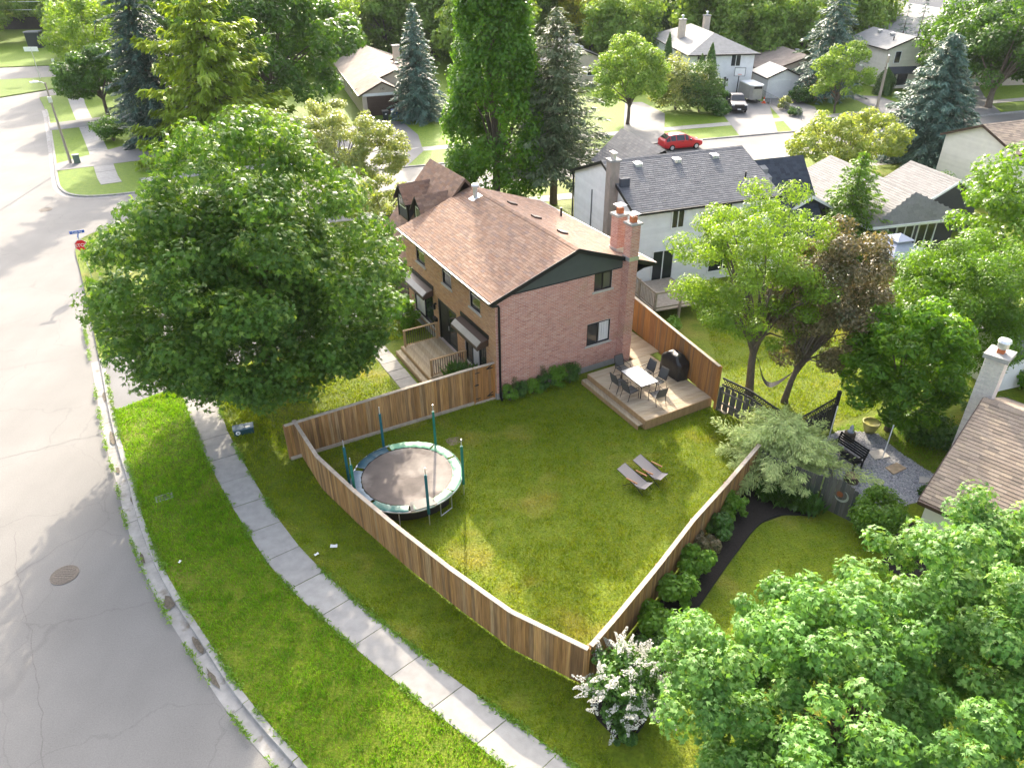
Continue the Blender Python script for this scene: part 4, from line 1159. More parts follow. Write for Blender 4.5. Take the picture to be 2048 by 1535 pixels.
for a, b in zip(mids[:-1], mids[1:]):
    d = np.array(b) - np.array(a); nr = np.array([d[1], -d[0]]) / np.linalg.norm(d) * .05
    MB().bar((a[0] + nr[0], a[1] + nr[1], .08), (b[0] + nr[0], b[1] + nr[1], .08), .05, .16).build('kick_board', MAT['fence_cap'], f3)
gt = thing('fence_gate', 'cedar gate with black hinges and latch beside the brick corner', 'gate', HW(-1.1, .2), HOUSE_YAW)
me_ = MB().box(-.066, .066, -.012, .012, .08, 1.92).mesh('board', MAT['fence_red'])
for k in range(7): link('board', me_, gt, loc=(.12 + k * .142, 0, 0))
MB().box(0, 1.08, -.07, .07, 1.95, 1.99).build('cap_rail', MAT['fence_cap'], gt)
MB().box(-.05, .04, -.05, .05, 0, 1.94).build('post', MAT['fence_red'], gt); MB().box(1.0, 1.09, -.05, .05, 0, 1.94).build('post', MAT['fence_red'], gt)
for z in (.22, 1.72):
    MB().box(.66, .99, -.035, -.014, z, z + .05).bar((.7, -.025, z + .04), (.97, -.025, z + .2), .03).build('hinge', MAT['black'], gt)
for z, s in ((.24, 1), (1.66, 1)): MB().box(.06, .3, -.03, -.014, z, z + .04).build('corner_brace', MAT['black'], gt)
MB().box(-.02, .22, -.05, -.014, 1.0, 1.06).build('latch', MAT['black'], gt)
MB().box(.0, 1.06, -.1, .02, 0, .07).build('sill_board', MAT['fence_cap'], gt)
# privacy screen along the deck
f4 = thing('privacy_fence', 'amber cedar privacy fence along the back of the deck', 'fence')
board_run(f4, [HW2(8.38, -5.75), HW2(8.75, -3.0), HW2(9.15, -.2), HW2(9.55, 2.6), HW2(9.9, 5.4)], 2.3, z0=.42, mat='fence_red', side=-1, kick=None)
# weathered picket and lattice fence from the deck to the corner, and its branch
f5 = thing('lattice_fence', 'weathered grey picket fence with lattice top behind the pale juniper', 'fence')
def lattice(root, a, b, z0, z1, mat, n=None, nm='lattice_slat'):
    a, b = np.array(a), np.array(b); L = np.linalg.norm(b - a); d = (b - a) / L; h = z1 - z0
    n = int((L - h) / .14)
    nr = Vector((-d[1], d[0], 0)) * .006
    for s in (1, -1):
        ax = Vector((d[0] * s, d[1] * s, 1)).normalized()
        me = MB().obox((0, 0, 0), ax * h * .7, Vector((d[0], d[1], -s)).normalized() * .017, nr.normalized() * .004).mesh(nm, MAT[mat])
        for i in range(n + 1):
            c = a + d * (h / 2 + i * .14)
            link(nm, me, root, loc=(c[0] + nr.x * s, c[1] + nr.y * s, (z0 + z1) / 2))
    for zz in (z0, z1): MB().bar((*a, zz), (*b, zz), .05, .07).build('rail', MAT[mat], root)
p5 = [HW2(8.55, -5.9), (10.58, 27.55), (11.7, 25.3)]
board_run(f5, p5, 1.3, bw=.165, gap=.035, mat='fence_old', cap=False, side=-1, alt=.05)
for a, b in zip(p5[:-1], p5[1:]): lattice(f5, a, b, 1.38, 1.72, 'fence_dark')
f6 = thing('lattice_fence', 'near black fence with lattice top beside the garden bench', 'fence')
p6 = [(11.8, 25.25), (14.25, 27.05)]
board_run(f6, p6, 1.25, bw=.17, gap=.03, mat='fence_dark', cap=False, side=1)
lattice(f6, *p6, 1.33, 1.68, 'fence_dark')
MB().box(-.07, .07, -.07, .07, 0, 1.95).build('post', MAT['fence_dark'], f6).location = (14.3, 27.1, 0)
f7 = thing('lattice_fence', 'white lattice topped fence curving behind the purple leaved tree', 'fence')
p7 = [(17.6, 40.2), (19.6, 38.9), (20.6, 36.9), (20.9, 35.4)]
board_run(f7, p7, 1.3, bw=.16, gap=.03, mat='fence_old', cap=False, side=1)
for a, b in zip(p7[:-1], p7[1:]): lattice(f7, a, b, 1.36, 1.7, 'white')
f8 = thing('board_fence', 'green grey weathered fence behind the day lilies', 'fence')
board_run(f8, [(9.95, 23.55), (10.8, 22.75), (11.75, 21.95)], 1.45, bw=.15, mat='fence_old', cap=False, side=1)
mg = thing('moon_gate_panel', 'weathered arched gate with metal crescent moon ornament', 'gate', (11.85, 21.9, 0), R(-45))
for k in range(8):
    x = .09 + k * .165; h = 1.42 + .22 * math.sin((k + .5) / 8 * math.pi)
    o = MB().box(-.077, .077, -.012, .012, .05, h).build('board', MAT['fence_old'], mg); o.location = (x, 0, 0)
for z in (.3, 1.2): MB().box(.02, 1.32, .013, .05, z, z + .1).build('rail', MAT['fence_old'], mg)
arc = [(math.cos(t) * .27, math.sin(t) * .27) for t in np.linspace(R(-150), R(60), 18)]
inn = [(math.cos(t) * .235 - .055 * math.cos(R(-45)), math.sin(t) * .235 - .055 * math.sin(R(-45))) for t in np.linspace(R(60), R(-150), 18)]
mb = MB(); n = len(arc); pa = arc + inn
mb.add([(x + .78, -.03, z + .98) for x, z in pa] + [(x + .78, -.014, z + .98) for x, z in pa], [(i, i + 1, 2 * n - 2 - i, 2 * n - 1 - i) for i in range(n - 1)] + [(i, i + 1, 2 * n + i + 1, 2 * n + i)[::-1] for i in range(2 * n - 1)])
mb.build('crescent', MAT['galv'], mg)
MB().lathe([(.13, 0), (.12, .02)], 16, (0, 0, 0)).build('rust_disc', M('rusty iron', [(.22, .07, .025)], .8, 20, .3), mg).matrix_local = Matrix.Translation((.7, -.014, 1.02)) @ Matrix.Rotation(R(90), 4, 'X')

# ------------------------------------------------------------------ porch, walkway and deck
po = thing('front_porch', 'low wooden front porch with two balustrades and a long step', 'porch', HW(0, 0), HOUSE_YAW)
me_ = MB().box(-.068, .068, 0, 3.75, .41, .445).mesh('floor_board', MAT['deck_long'])
for k in range(15): link('floor_board', me_, po, loc=(-.18 - k * .143, 2.7, random.uniform(-.002, .002)))
MB().box(-2.29, -2.255, 2.68, 6.47, .18, .44).box(-2.25, -.05, 2.66, 2.69, .05, .405).box(-2.25, -.05, 6.46, 6.49, .05, .405).build('skirt', MAT['wood_warm'], po)
me_ = MB().box(-.068, .068, 2.66, 6.5, .2, .235).mesh('step_board', MAT['deck_long'])
for k in range(2): link('step_board', me_, po, loc=(-2.37 - k * .145, 0, 0))
MB().box(-2.6, -2.57, 2.66, 6.5, 0, .198).build('riser', MAT['wood_warm'], po)
for v in (2.85, 6.32):
    for u in (-2.1, -.25): MB().box(u - .05, u + .05, v - .05, v + .05, .445, 1.36).build('post', MAT['wood_warm'], po)
    MB().box(-2.16, -.19, v - .06, v + .06, 1.36, 1.4).build('handrail', MAT['wood_warm'], po)
    MB().box(-2.05, -.3, v - .025, v + .025, .52, .56).build('bottom_rail', MAT['wood_warm'], po)
    me_ = MB().box(-.014, .014, -.014, .014, .56, 1.36).mesh('baluster', MAT['brown_metal'])
    for k in range(14): link('baluster', me_, po, loc=(-1.98 + k * .122, v, 0))
wk = bpy.data.objects.new('front_walk', None); COL.objects.link(wk); wk['kind'] = 'structure'; wk.location = HO; wk.rotation_euler = (0, 0, HOUSE_YAW)
me_ = MB().box(-.44, .44, -.44, .44, -.03, .03).mesh('slab', MAT['concrete'])
for k in range(10): link('slab', me_, wk, loc=(-3.2 + random.uniform(-.03, .03), 1.75 + k * .92, random.uniform(-.006, .006)), rz=random.uniform(-.03, .03))
dk = thing('wooden_deck', 'pale wooden deck with a long side step beside the brick house', 'deck', HW(0, 0), HOUSE_YAW)
me_ = MB().box(4.6, 8.42, -.066, .066, .465, .5).mesh('deck_board', MAT['deck'])
for k in range(33): link('deck_board', me_, dk, loc=(0, -5.42 + k * .14, random.uniform(-.002, .002)))
me_ = MB().box(7.5, 9.1, -.066, .066, .465, .5).mesh('deck_board', MAT['deck'])
for k in range(48): link('deck_board', me_, dk, loc=(.0 + k * .005, -.79 + k * .14, random.uniform(-.002, .002)))
MB().box(4.57, 4.598, -5.5, -.9, .02, .498).box(4.57, 8.45, -5.53, -5.5, .02, .498).box(8.43, 8.46, -5.5, -.9, .02, .498).build('skirt', MAT['wood_warm'], dk)
me_ = MB().box(-.068, .068, -5.35, -.85, .215, .25).mesh('step_board', MAT['deck_long'])
for k in range(2): link('step_board', me_, dk, loc=(4.495 - k * .145, 0, 0))
MB().box(4.27, 4.3, -5.35, -.85, .0, .213).build('riser', MAT['wood_warm'], dk)
MB().box(8.5, 9.35, -6.4, -5.6, .0, .07).build('landing_slab', MAT['deck'], dk)
MB().box(7.42, 7.48, -.9, 6, .35, .5).build('ledger', MAT['wood_warm'], dk)

# ------------------------------------------------------------------ patio table, chairs, covered barbecue
mesh_fab = M('sling fabric', [(.085, .085, .085)], .7, 60, .2)
frame_m = M('bronze powder coat', [(.035, .028, .024)], .45, 8, .1)
tt = thing('patio_table', 'glass topped rectangular patio table with six chairs round it', 'table', HW(5.92, -3.2, .5), HOUSE_YAW + R(-1))
frost = M('frosted table glass', [(.60, .59, .58)], .22, 4, .05, spec=.5)
MB().prism([(-.48, -.78), (-.44, -.82), (.44, -.82), (.48, -.78), (.48, .78), (.44, .82), (-.44, .82), (-.48, .78)], .695, .712).build('table_top', frost, tt)
MB().box(-.5, .5, -.84, -.8, .67, .715).box(-.5, .5, .8, .84, .67, .715).box(-.5, -.482, -.8, .8, .67, .715).box(.482, .5, -.8, .8, .67, .715).build('rim', frame_m, tt)
for i in (-1, 1):
    for k in (-1, 1): MB().tube([(i * .45, k * .77, .68), (i * .42, k * .74, 0)], .022, 8).build('leg', frame_m, tt)
MB().lathe([(.03, .713), (.03, .722), (.012, .722)], 12).build('umbrella_ring', MAT['black'], tt)
def patio_chair(loc, rz, label):
    t = thing('patio_chair', label, 'chair', loc, rz, 'sling chairs round the patio table')
    if not patio_chair.parts:
        seat = MB().add([(-.24, -.26, .43), (.24, -.26, .43), (.25, .24, .4), (-.25, .24, .4)], [(0, 1, 2, 3)]).add([(-.24, -.26, .42), (.24, -.26, .42), (.25, .24, .39), (-.25, .24, .39)], [(3, 2, 1, 0)]).mesh('seat', mesh_fab)
        back = MB().extr([(-.24, .25, .42), (.24, .25, .42), (.24, .33, .68), (.23, .42, .95), (-.23, .42, .95), (-.24, .33, .68)], (0, .012, .004)).mesh('backrest', mesh_fab)
        fr = MB()
        fr.tube([(-.26, -.28, .42), (-.26, .25, .4), (-.26, .34, .7), (-.24, .43, .98), (.24, .43, .98), (.26, .34, .7), (.26, .25, .4), (.26, -.28, .42), (-.26, -.28, .42)], .015, 6)
        arms = [MB().tube([(s * .28, -.27, 0), (s * .28, -.29, .42), (s * .28, -.24, .62), (s * .28, .05, .64), (s * .27, .32, .66)], .015, 6).mesh('arm', frame_m) for s in (-1, 1)]
        legs = [MB().tube([(s * .26, .24, .41), (s * .27, .36, 0)], .015, 6).mesh('leg', frame_m) for s in (-1, 1)]
        patio_chair.parts = [('seat', seat), ('backrest', back), ('frame', fr.mesh('frame', frame_m)), ('arm', arms[0]), ('arm', arms[1]), ('leg', legs[0]), ('leg', legs[1])]
    for nm, me in patio_chair.parts: link(nm, me, t)
patio_chair.parts = None
for u, v, a, lb in ((5.98, -1.85, 0, 'grey sling chair at the table end beside the chimney'), (6.72, -2.7, -88, 'grey sling chair facing the barbecue side, beside the chimney end'), (6.75, -3.6, -82, 'grey sling chair between the table and the covered barbecue'),
                    (5.08, -2.8, 92, 'grey sling chair on the step side of the table, near the house wall'), (5.12, -3.6, 95, 'grey sling chair on the step side, next to the lawn end of the table'), (5.95, -4.55, 176, 'grey sling chair at the lawn end of the table')):
    patio_chair(HW(u, v, .5), HOUSE_YAW + R(a), lb)
bq = thing('covered_barbecue', 'barbecue under a creased black cover against the cedar screen', 'barbecue', HW(8.28, -2.95, .5), HOUSE_YAW + R(-90))
bb = np.random.default_rng(3); nx, ny = 26, 14
rings = []
for z, sx, sy in ((0, .74, .36), (.25, .73, .35), (.55, .74, .36), (.8, .73, .35), (.88, .70, .33), (.98, .52, .3), (1.1, .42, .27), (1.17, .36, .2), (1.19, .2, .1)):
    ring = []
    for k in range(40):
        a = 2 * math.pi * k / 40; c_, s_ = math.cos(a), math.sin(a)
        q = 1 + (.045 if z < .85 else .03) * math.sin(7 * a + z * 5) * (1.1 - z * .6) + bb.normal(0, .012)
        ex_ = abs(c_) ** .35 * np.sign(c_); ey_ = abs(s_) ** .35 * np.sign(s_)
        ring.append((sx * ex_ * q, sy * ey_ * q, z + bb.normal(0, .012) * (z > .1)))
    rings.append(ring)
mb = MB(); vv = [p for r_ in rings for p in r_]
mb.add(vv, [(i * 40 + k, i * 40 + (k + 1) % 40, (i + 1) * 40 + (k + 1) % 40, (i + 1) * 40 + k) for i in range(len(rings) - 1) for k in range(40)] + [tuple((len(rings) - 1) * 40 + k for k in range(40))])
mb.build('cover', M('black vinyl cover', [(.014, .014, .015)], .35, 6, .2, spec=.5, bump=.5, bscale=5), bq, smooth=True)
MB().tube([(-.74, -.36, .03), (.74, -.36, .03)], .012, 6).build('hem_cord', MAT['black'], bq)

# ------------------------------------------------------------------ trampoline
TC = Vector((-4.22, 23.1, 0)); TR = 2.2; TH = .78
tr = thing('trampoline', 'round trampoline with green edge pads and six padded net poles', 'trampoline', TC)
matm = M('trampoline mat', [(.13, .108, .095)], .8, 2.2, .2, second=((.27, .235, .205), .75, .46, .6))
MB().lathe([(1.78, -.012), (1.78, 0), (.001, -.06)][::-1], 48, (0, 0, TH)).build('jump_mat', matm, tr)
MB().lathe([(1.79, -.01), (1.86, -.005), (1.86, -.025), (1.79, -.03), (1.79, -.01)], 48, (0, 0, TH), cap=False).build('spring_ring', MAT['black'], tr)
pads = [('pad green', (.03, .17, .10)), ('pad pale green', (.10, .27, .16)), ('pad navy', (.012, .06, .09)), ('pad slate', (.13, .19, .24)), ('pad teal', (.02, .14, .13)), ('pad mint', (.13, .28, .18)), ('pad bottle', (.02, .12, .10)), ('pad mint worn', (.16, .27, .17))]
pm = {n: M(n, [c, tuple(x * 1.25 for x in c)], .45, 3, .2, bump=.5, bscale=9, spec=.5) for n, c in pads}
segs = [(-28, 32, 'pad pale green'), (34, 64, 'pad pale green'), (66, 118, 'pad pale green'), (121, 168, 'pad navy'), (172, 232, 'pad slate'), (236, 278, 'pad bottle'), (281, 305, 'pad mint worn'), (-30 - 22, -30, 'pad mint worn')]
for a0, a1, m in segs:
    mb = MB(); n = max(6, int((a1 - a0) / 3)); pr = random.Random(int(a0 * 7 + 999))
    prof = ((1.82, .006), (1.86, .025), (2.12, .032), (2.2, .016), (2.23, -.05))
    vs, fs = [], []
    for i in range(n + 1):
        a = R(a0 + (a1 - a0) * i / n); wob = pr.gauss(0, .012); wr = pr.gauss(0, .014)
        for r_, z in prof: vs.append(((r_ + wr * (r_ < 2.15)) * math.cos(a), (r_ + wr * (r_ < 2.15)) * math.sin(a), TH + z + wob * (z > 0)))
    k = len(prof)
    for i in range(n):
        for j in range(k - 1): fs.append((i * k + j, i * k + j + 1, (i + 1) * k + j + 1, (i + 1) * k + j))
    mb.add(vs, fs); mb.build('edge_pad', pm[m], tr, smooth=True)
MB().extr([(1.72 * math.cos(R(-53)), 1.72 * math.sin(R(-53)), TH + .05), (1.72 * math.cos(R(-80)), 1.72 * math.sin(R(-80)), TH + .05), (2.24 * math.cos(R(-80)), 2.24 * math.sin(R(-80)), TH + .04), (2.24 * math.cos(R(-53)), 2.24 * math.sin(R(-53)), TH + .04)], (0, 0, .012)).build('net_flap', MAT['black'], tr)
MB().tube([(2.2 * math.cos(a), 2.2 * math.sin(a), TH - .02) for a in np.linspace(0, 2 * math.pi, 49)], .03, 8, cap=False).build('frame_ring', MAT['galv'], tr)
skirt = [(2.18 * math.cos(a), 2.18 * math.sin(a)) for a in np.linspace(R(-115), R(-35), 20)]
MB().add([(x, y, TH - .05) for x, y in skirt] + [(x * .96, y * .96, .28) for x, y in skirt], [(i, i + 1, 21 + i, 20 + i) for i in range(19)]).build('skirt_net', MAT['rubber'], tr)
pole_ang = [188, 65, -8, -63, 218, 122]
foam = M('teal foam sleeve', [(.008, .10, .12)], .55, 6, .15); foam2 = M('green foam sleeve', [(.01, .14, .10)], .55, 6, .15)
for i, a in enumerate(pole_ang):
    a = R(a); x, y = 2.28 * math.cos(a), 2.28 * math.sin(a)
    p = MB().tube([(x, y, .0), (x, y, 2.75)], .02, 8).build('net_pole', MAT['galv'], tr)
    MB().tube([(x, y, .55), (x, y, 2.42)], .055, 10).build('foam_sleeve', foam if i in (0, 5, 3) else foam2, p)
for k in range(6):
    a = R(k * 60 + 12); x, y = 2.15 * math.cos(a), 2.15 * math.sin(a); x2, y2 = 2.15 * math.cos(a + .28), 2.15 * math.sin(a + .28)
    MB().tube([(x, y, TH - .03), (x, y, .05), (x2, y2, .05), (x2, y2, TH - .03)], .022, 6).build('leg', MAT['galv'], tr)

# ------------------------------------------------------------------ loungers
def lounger(loc, rz, label):
    t = thing('sun_lounger', label, 'lounger', loc, rz, 'folding loungers on the lawn'); t.scale = (.92, .85, .9)
    fab = MAT_L['fab']
    MB().extr([(-.3, -.05, .34), (.3, -.05, .34), (.3, .85, .64), (.3, 1.1, .74), (-.3, 1.1, .74), (-.3, .85, .64)], (0, .006, -.012)).build('backrest', fab, t)
    MB().extr([(-.3, -.05, .335), (-.3, -.22, .30), (.3, -.22, .30), (.3, -.05, .335)], (0, 0, -.012)).build('seat', fab, t)
    MB().extr([(-.3, -.22, .30), (-.3, -.52, .42), (.3, -.52, .42), (.3, -.22, .30)], (0, 0, -.012)).build('front_flap', fab, t)
    for s in (-1, 1):
        MB().box(s * .36 - .03, s * .36 + .03, -.12, .5, .55, .58).build('armrest', MAT_L['arm'], t)
        MB().tube([(s * .33, -.5, .0), (s * .33, -.05, .33), (s * .33, .5, .56)], .014, 6).build('leg', MAT['black'], t)
        MB().tube([(s * .33, .72, .0), (s * .33, .2, .4), (s * .33, -.1, .55)], .014, 6).build('leg', MAT['black'], t)
        MB().tube([(s * .31, -.52, .41), (s * .31, -.05, .33), (s * .31, 1.1, .73)], .012, 6).build('side_rail', MAT['black'], t)
MAT_L = dict(fab=M('taupe sling', [(.26, .235, .225)], .7, 40, .1), arm=M('teak armrest', [(.36, .16, .06)], .6, 6, .2))
lounger((5.08, 23.05, 0), R(47), 'taupe folding lounger with wooden arms, the one set nearer the sidewalk fence')
lounger((5.8, 23.62, 0), R(47), 'taupe folding lounger with wooden arms, the one set nearer the deck')

# ------------------------------------------------------------------ gravel garden beyond the fence
bedpoly = [(12.2, 25.0), (13.2, 25.9), (14.7, 26.9), (16.2, 26.6), (16.6, 25.2), (17.4, 23.6), (16.6, 22.4), (14.9, 21.7), (13.4, 21.6), (12.6, 22.6), (12.1, 23.6)]
sheet('gravel_bed', bedpoly, .004, M('gravel ground', [(.16, .165, .18)], .9, 20, .4))
bed = thing('garden_bench', 'black slatted garden bench on the gravel', 'bench', (13.95, 24.65, 0), R(-64))
slat = MB().box(-.75, .75, -.035, .035, -.012, .012).mesh('slat', MAT['black'])
for k in range(6): link('slat', slat, bed, loc=(0, -.25 + k * .085, .43))
for k in range(5): link('slat', slat, bed, mat4=Matrix.Translation((0, .26 + k * .03, .55 + k * .095)) @ Matrix.Rotation(R(75), 4, 'X'))
for s in (-.7, .7):
    MB().box(s - .03, s + .03, -.27, -.21, 0, .62).build('leg', MAT['black'], bed); MB().box(s - .03, s + .03, .2, .26, 0, .42).bar((s, .24, .4), (s, .4, .98), .05).build('leg', MAT['black'], bed)
    MB().box(s - .04, s + .04, -.3, .3, .62, .655).build('armrest', MAT['black'], bed)
fz = random.Random(5); st = []
for nm, (x, y), a, w, d, mm in (('stone_slab', (15.6, 25.05), 10, .75, .6, 0), ('stone_slab', (15.9, 24.1), 25, .8, .5, 1), ('stone_slab', (16.75, 23.3), -20, .5, .45, 0)):
    o = MB().prism([(-w / 2, -d / 2), (w / 2, -d / 2 + .05), (w / 2 - .04, d / 2), (-w / 2 + .05, d / 2 - .03)], 0, .07).build(nm, [MAT['stone_sill'], M('tan flagstone', [(.42, .32, .21)], .85, 6, .2)][mm], None)
    o.location = (x, y, .004); o.rotation_euler = (0, 0, R(a))
    tag(o, ['grey flagstone slab on the gravel beside the thin wooden post', 'tan flagstone slab set at the base of the thin wooden post', 'small grey flagstone slab at the tip of the gravel bed'][len(st)], 'stone', 'flagstones on the gravel'); st.append(o)
for (x, y, h, lb) in ((13.62, 25.72, 2.05, 'thin pale pole standing behind the garden bench'), (15.62, 24.75, 1.75, 'thin pale pole standing by the tan flagstone')):
    t = thing('garden_pole', lb, 'pole', (x, y, 0)); MB().tube([(0, 0, 0), (.03, 0, h)], .022, 8).build('shaft', MAT['white'], t); MB().lathe([(.03, 0), (.03, .04), (.01, .06)], 8, (.03, 0, h)).build('finial', MAT['white'], t)
pl = thing('planter_pot', 'yellow green glazed planter beside the chestnut foliage', 'planter', (15.9, 26.75, 0))
MB().lathe([(.2, 0), (.32, .3), (.36, .52), (.39, .55), (.34, .56), (.3, .5)], 24).build('pot', M('yellow green glaze', [(.40, .38, .12)], .4, 3, .1), pl, smooth=True); MB().lathe([(.31, .47), (.31, .48)], 20).build('soil', MAT['soil'], pl)
fo = thing('garden_fountain', 'small stump fountain with blue white glass ornament', 'fountain', (14.75, 26.15, 0))
MB().lathe([(.25, 0), (.22, .2), (.24, .42), (.2, .44)], 14).build('stump', MAT['bark'], fo); MB().lathe([(.13, .44), (.15, .5), (.06, .56), (.09, .66), (.05, .78), (.01, .84)], 14).build('ornament', M('blue white glass', [(.45, .5, .6)], .2, 12, .4), fo, smooth=True)
sp = thing('log_stump', 'low round log stump standing on the gravel', 'stump', (13.75, 23.35, 0)); MB().lathe([(.3, 0), (.28, .2), (.27, .32)], 16).build('trunk', MAT['bark'], sp); MB().lathe([(.24, .32), (.24, .326)], 16).build('cut_face', M('cut wood', [(.30, .22, .13)], .8, 14, .3), sp)
bf = thing('shallow_tray', 'shallow grey tray table half hidden by the pale juniper', 'tray', (12.75, 24.1, 0), R(-30))
MB().box(-.55, .55, -.4, .4, .72, .75).build('tray_floor', MAT['roof_mid'], bf); MB().box(-.58, .58, -.43, -.4, .7, .82).box(-.58, .58, .4, .43, .7, .82).box(-.58, -.55, -.4, .4, .7, .82).box(.55, .58, -.4, .4, .7, .82).build('rim', MAT['fence_cap'], bf)
for i in (-1, 1):
    for k in (-1, 1): MB().box(i * .5 - .03, i * .5 + .03, k * .36 - .03, k * .36 + .03, 0, .72).build('leg', MAT['fence_cap'], bf)
# lawn sign by the sidewalk
sg = thing('lawn_sign', 'low dark teal utility box with white round emblem under the maple', 'utility box', (-12.1, 27.2, 0), R(20))
teal = M('dark teal enamel', [(.018, .055, .062)], .5, 6, .15)
MB().prism([(-.42, -.2), (.42, -.2), (.42, .2), (-.42, .2)], 0, .3).build('cabinet', teal, sg)
MB().extr([(-.45, -.24, .3), (-.45, .24, .3), (-.45, .2, .36), (-.45, -.2, .34)], (.9, 0, 0)).build('lid', M('slate blue enamel', [(.07, .12, .17)], .45, 6, .15), sg)
o = MB().lathe([(.1, 0), (.1, .006)], 20).build('emblem', MAT['white'], sg); o.matrix_local = Matrix.Translation((-.25, -.203, .16)) @ Matrix.Rotation(R(90), 4, 'X')
o = MB().lathe([(.06, 0), (.06, .008)], 3).build('emblem_mark', MAT['black'], sg); o.matrix_local = Matrix.Translation((-.25, -.207, .15)) @ Matrix.Rotation(R(90), 4, 'X')
for k in range(5): MB().box(.02 + k * .055, .06 + k * .055, -.12, -.06, .349 + .003, .354).build('lid_mark', MAT['galv'], sg)

for i, (x, y, lb) in enumerate(((-6.6, 19.9, 'crumpled white paper scrap in the grass beside the fence'), (-7.15, 19.5, 'smaller white paper scrap lying nearer the sidewalk'), (-12.0, 19.2, 'tiny white scrap lying on the verge grass'))):
    t = thing('paper_scrap', lb, 'litter', (x, y, .06), R(40 * i)); k = (.13, .09, .07)[i]
    MB().add([(-k, -k * .6, .02), (0, -k * .8, .05), (k, -k * .4, .0), (k * .9, k * .6, .04), (0, k * .7, 0), (-k, k * .5, .05)], [(0, 1, 4, 5), (1, 2, 3, 4)]).build('sheet', MAT['white'], t)
# ------------------------------------------------------------------ street furniture and vehicles
lp = thing('street_lamp', 'tall grey street lamp leaning over the kerb at the corner', 'street lamp', (-42.2, 71.8, 0), R(20))
MB().tube([(0, 0, 0), (0, 0, 3.5), (0, 0, 7.3)], [.13, .1, .07], 10).build('pole', MAT['pole_wood'], lp)
MB().tube([(0, 0, 7.2), (-.25, -.02, 7.38), (-.55, -.04, 7.4)], .035, 8).build('arm', MAT['galv'], lp)
MB().extr([(-.5, -.14, 7.36), (-1.15, -.11, 7.34), (-1.2, 0, 7.34), (-1.15, .11, 7.34), (-.5, .14, 7.36)], (0, 0, .12)).build('lamp_head', MAT['white'], lp)
MB().box(-.9, -.8, -.05, .05, 7.47, 7.56).build('photocell', MAT['galv'], lp)
MB().box(-.16, .16, -.22, -.1, 5.6, 6.1).build('control_box', MAT['galv'], lp)
ub = thing('utility_pedestal', 'small green utility pedestal at the foot of the street lamp', 'utility box', (-41.6, 71.9, 0), R(30))
MB().box(-.28, .28, -.2, .2, 0, .75).build('cabinet', M('pedestal green', [(.10, .15, .11)], .5, 4, .1), ub); MB().box(-.31, .31, -.23, .23, .75, .82).build('lid', M('pedestal lid', [(.20, .25, .2)], .5, 4, .1), ub)
up = thing('utility_pole', 'bare wooden utility pole on the verge across the street', 'utility pole', (40.45, 84.9, 0))
MB().tube([(0, 0, 0), (.0, 0, 6.9)], [.17, .11], 10).build('shaft', MAT['pole_wood'], up); MB().lathe([(.115, 6.9), (.02, 6.98)], 10).build('cap', MAT['galv'], up)
MB().box(-.06, .06, -.2, -.12, 5.6, 6.2).build('bracket', MAT['galv'], up)
red = M('sign red', [(.62, .012, .02)], .4, 3, .05); blue = M('sign blue', [(.02, .09, .38)], .4, 3, .05)
ss = thing('stop_sign', 'red octagonal stop sign with blue street name blades on top', 'sign', (-27.3, 44.7, 0), R(24))
MB().box(-.025, .025, -.02, .02, 0, 2.98).build('post', MAT['galv'], ss)
octo = [(.36 * math.cos(R(22.5 + 45 * k)) / math.cos(R(22.5)) * 1.0, .36 * math.sin(R(22.5 + 45 * k)) / math.cos(R(22.5))) for k in range(8)]
MB().extr([(x, -.03, 2.2 + z) for x, z in octo], (0, .006, 0)).build('sign_border', MAT['white'], ss)
MB().extr([(x * .94, -.036, 2.2 + z * .94) for x, z in octo], (0, .005, 0)).build('sign_face', red, ss)
link('lettering', text_mesh('STOP', .3, MAT['white'], .002), ss, mat4=Matrix.Translation((0, -.04, 2.2)) @ Matrix.Rotation(R(90), 4, 'X'))
b = MB().box(-.42, .42, -.012, .012, 2.98, 3.16).build('name_blade', blue, ss)
link('blade_lettering', text_mesh('Cole Rd', .17, MAT['white'], .002), b, mat4=Matrix.Translation((0, -.015, 3.065)) @ Matrix.Rotation(R(90), 4, 'X'))
MB().box(-.012, .012, -.42, .42, 2.76, 2.93).build('name_blade', blue, ss)
for (x, y, h, lb) in ((-70.0, 118.3, 4.3, 'twin white sign panels on a thin post by the far road'), (-67.6, 118.8, 2.6, 'thin bare sign post on the far grass island')):
    t = thing('sign_post', lb, 'sign', (x, y, 0)); MB().tube([(0, 0, 0), (0, 0, h)], .05, 8).build('post', MAT['galv'], t)
    if h > 4:
        for s in (-.55, .55): MB().box(s - .48, s + .48, -.03, .03, h - .6, h).build('panel', MAT['white'], t)
    else: MB().box(-.2, .2, -.03, .03, h - .4, h).build('panel', MAT['galv'], t)
ub2 = thing('transformer_box', 'dark green transformer cabinet on the sunlit far lawn', 'utility box', (-88, 151, 0), R(10))
MB().box(-1.2, 1.2, -1, 1, 0, 2.6).build('cabinet', M('dark cabinet', [(.015, .025, .025)], .5, 3, .1), ub2); MB().box(-1.3, 1.3, -1.1, 1.1, 2.6, 2.8).build('lid', MAT['roof_mid'], ub2)
for z0, z1, lb in ((5.5, 5.5, 'lower pale overhead wire crossing the far trees'), (6.9, 6.9, 'upper pale overhead wire crossing the far trees')):
    w = thing('power_line', lb, 'wire', (-150, 160, 0))
    MB().tube([(0, 0, z0 + .5), (35, 0, z0 + .05), (62, 0, z0), (95, 0, z0 + .1), (130, 2, z0 + .6)], .045, 5).build('cable', MAT['white'], w)

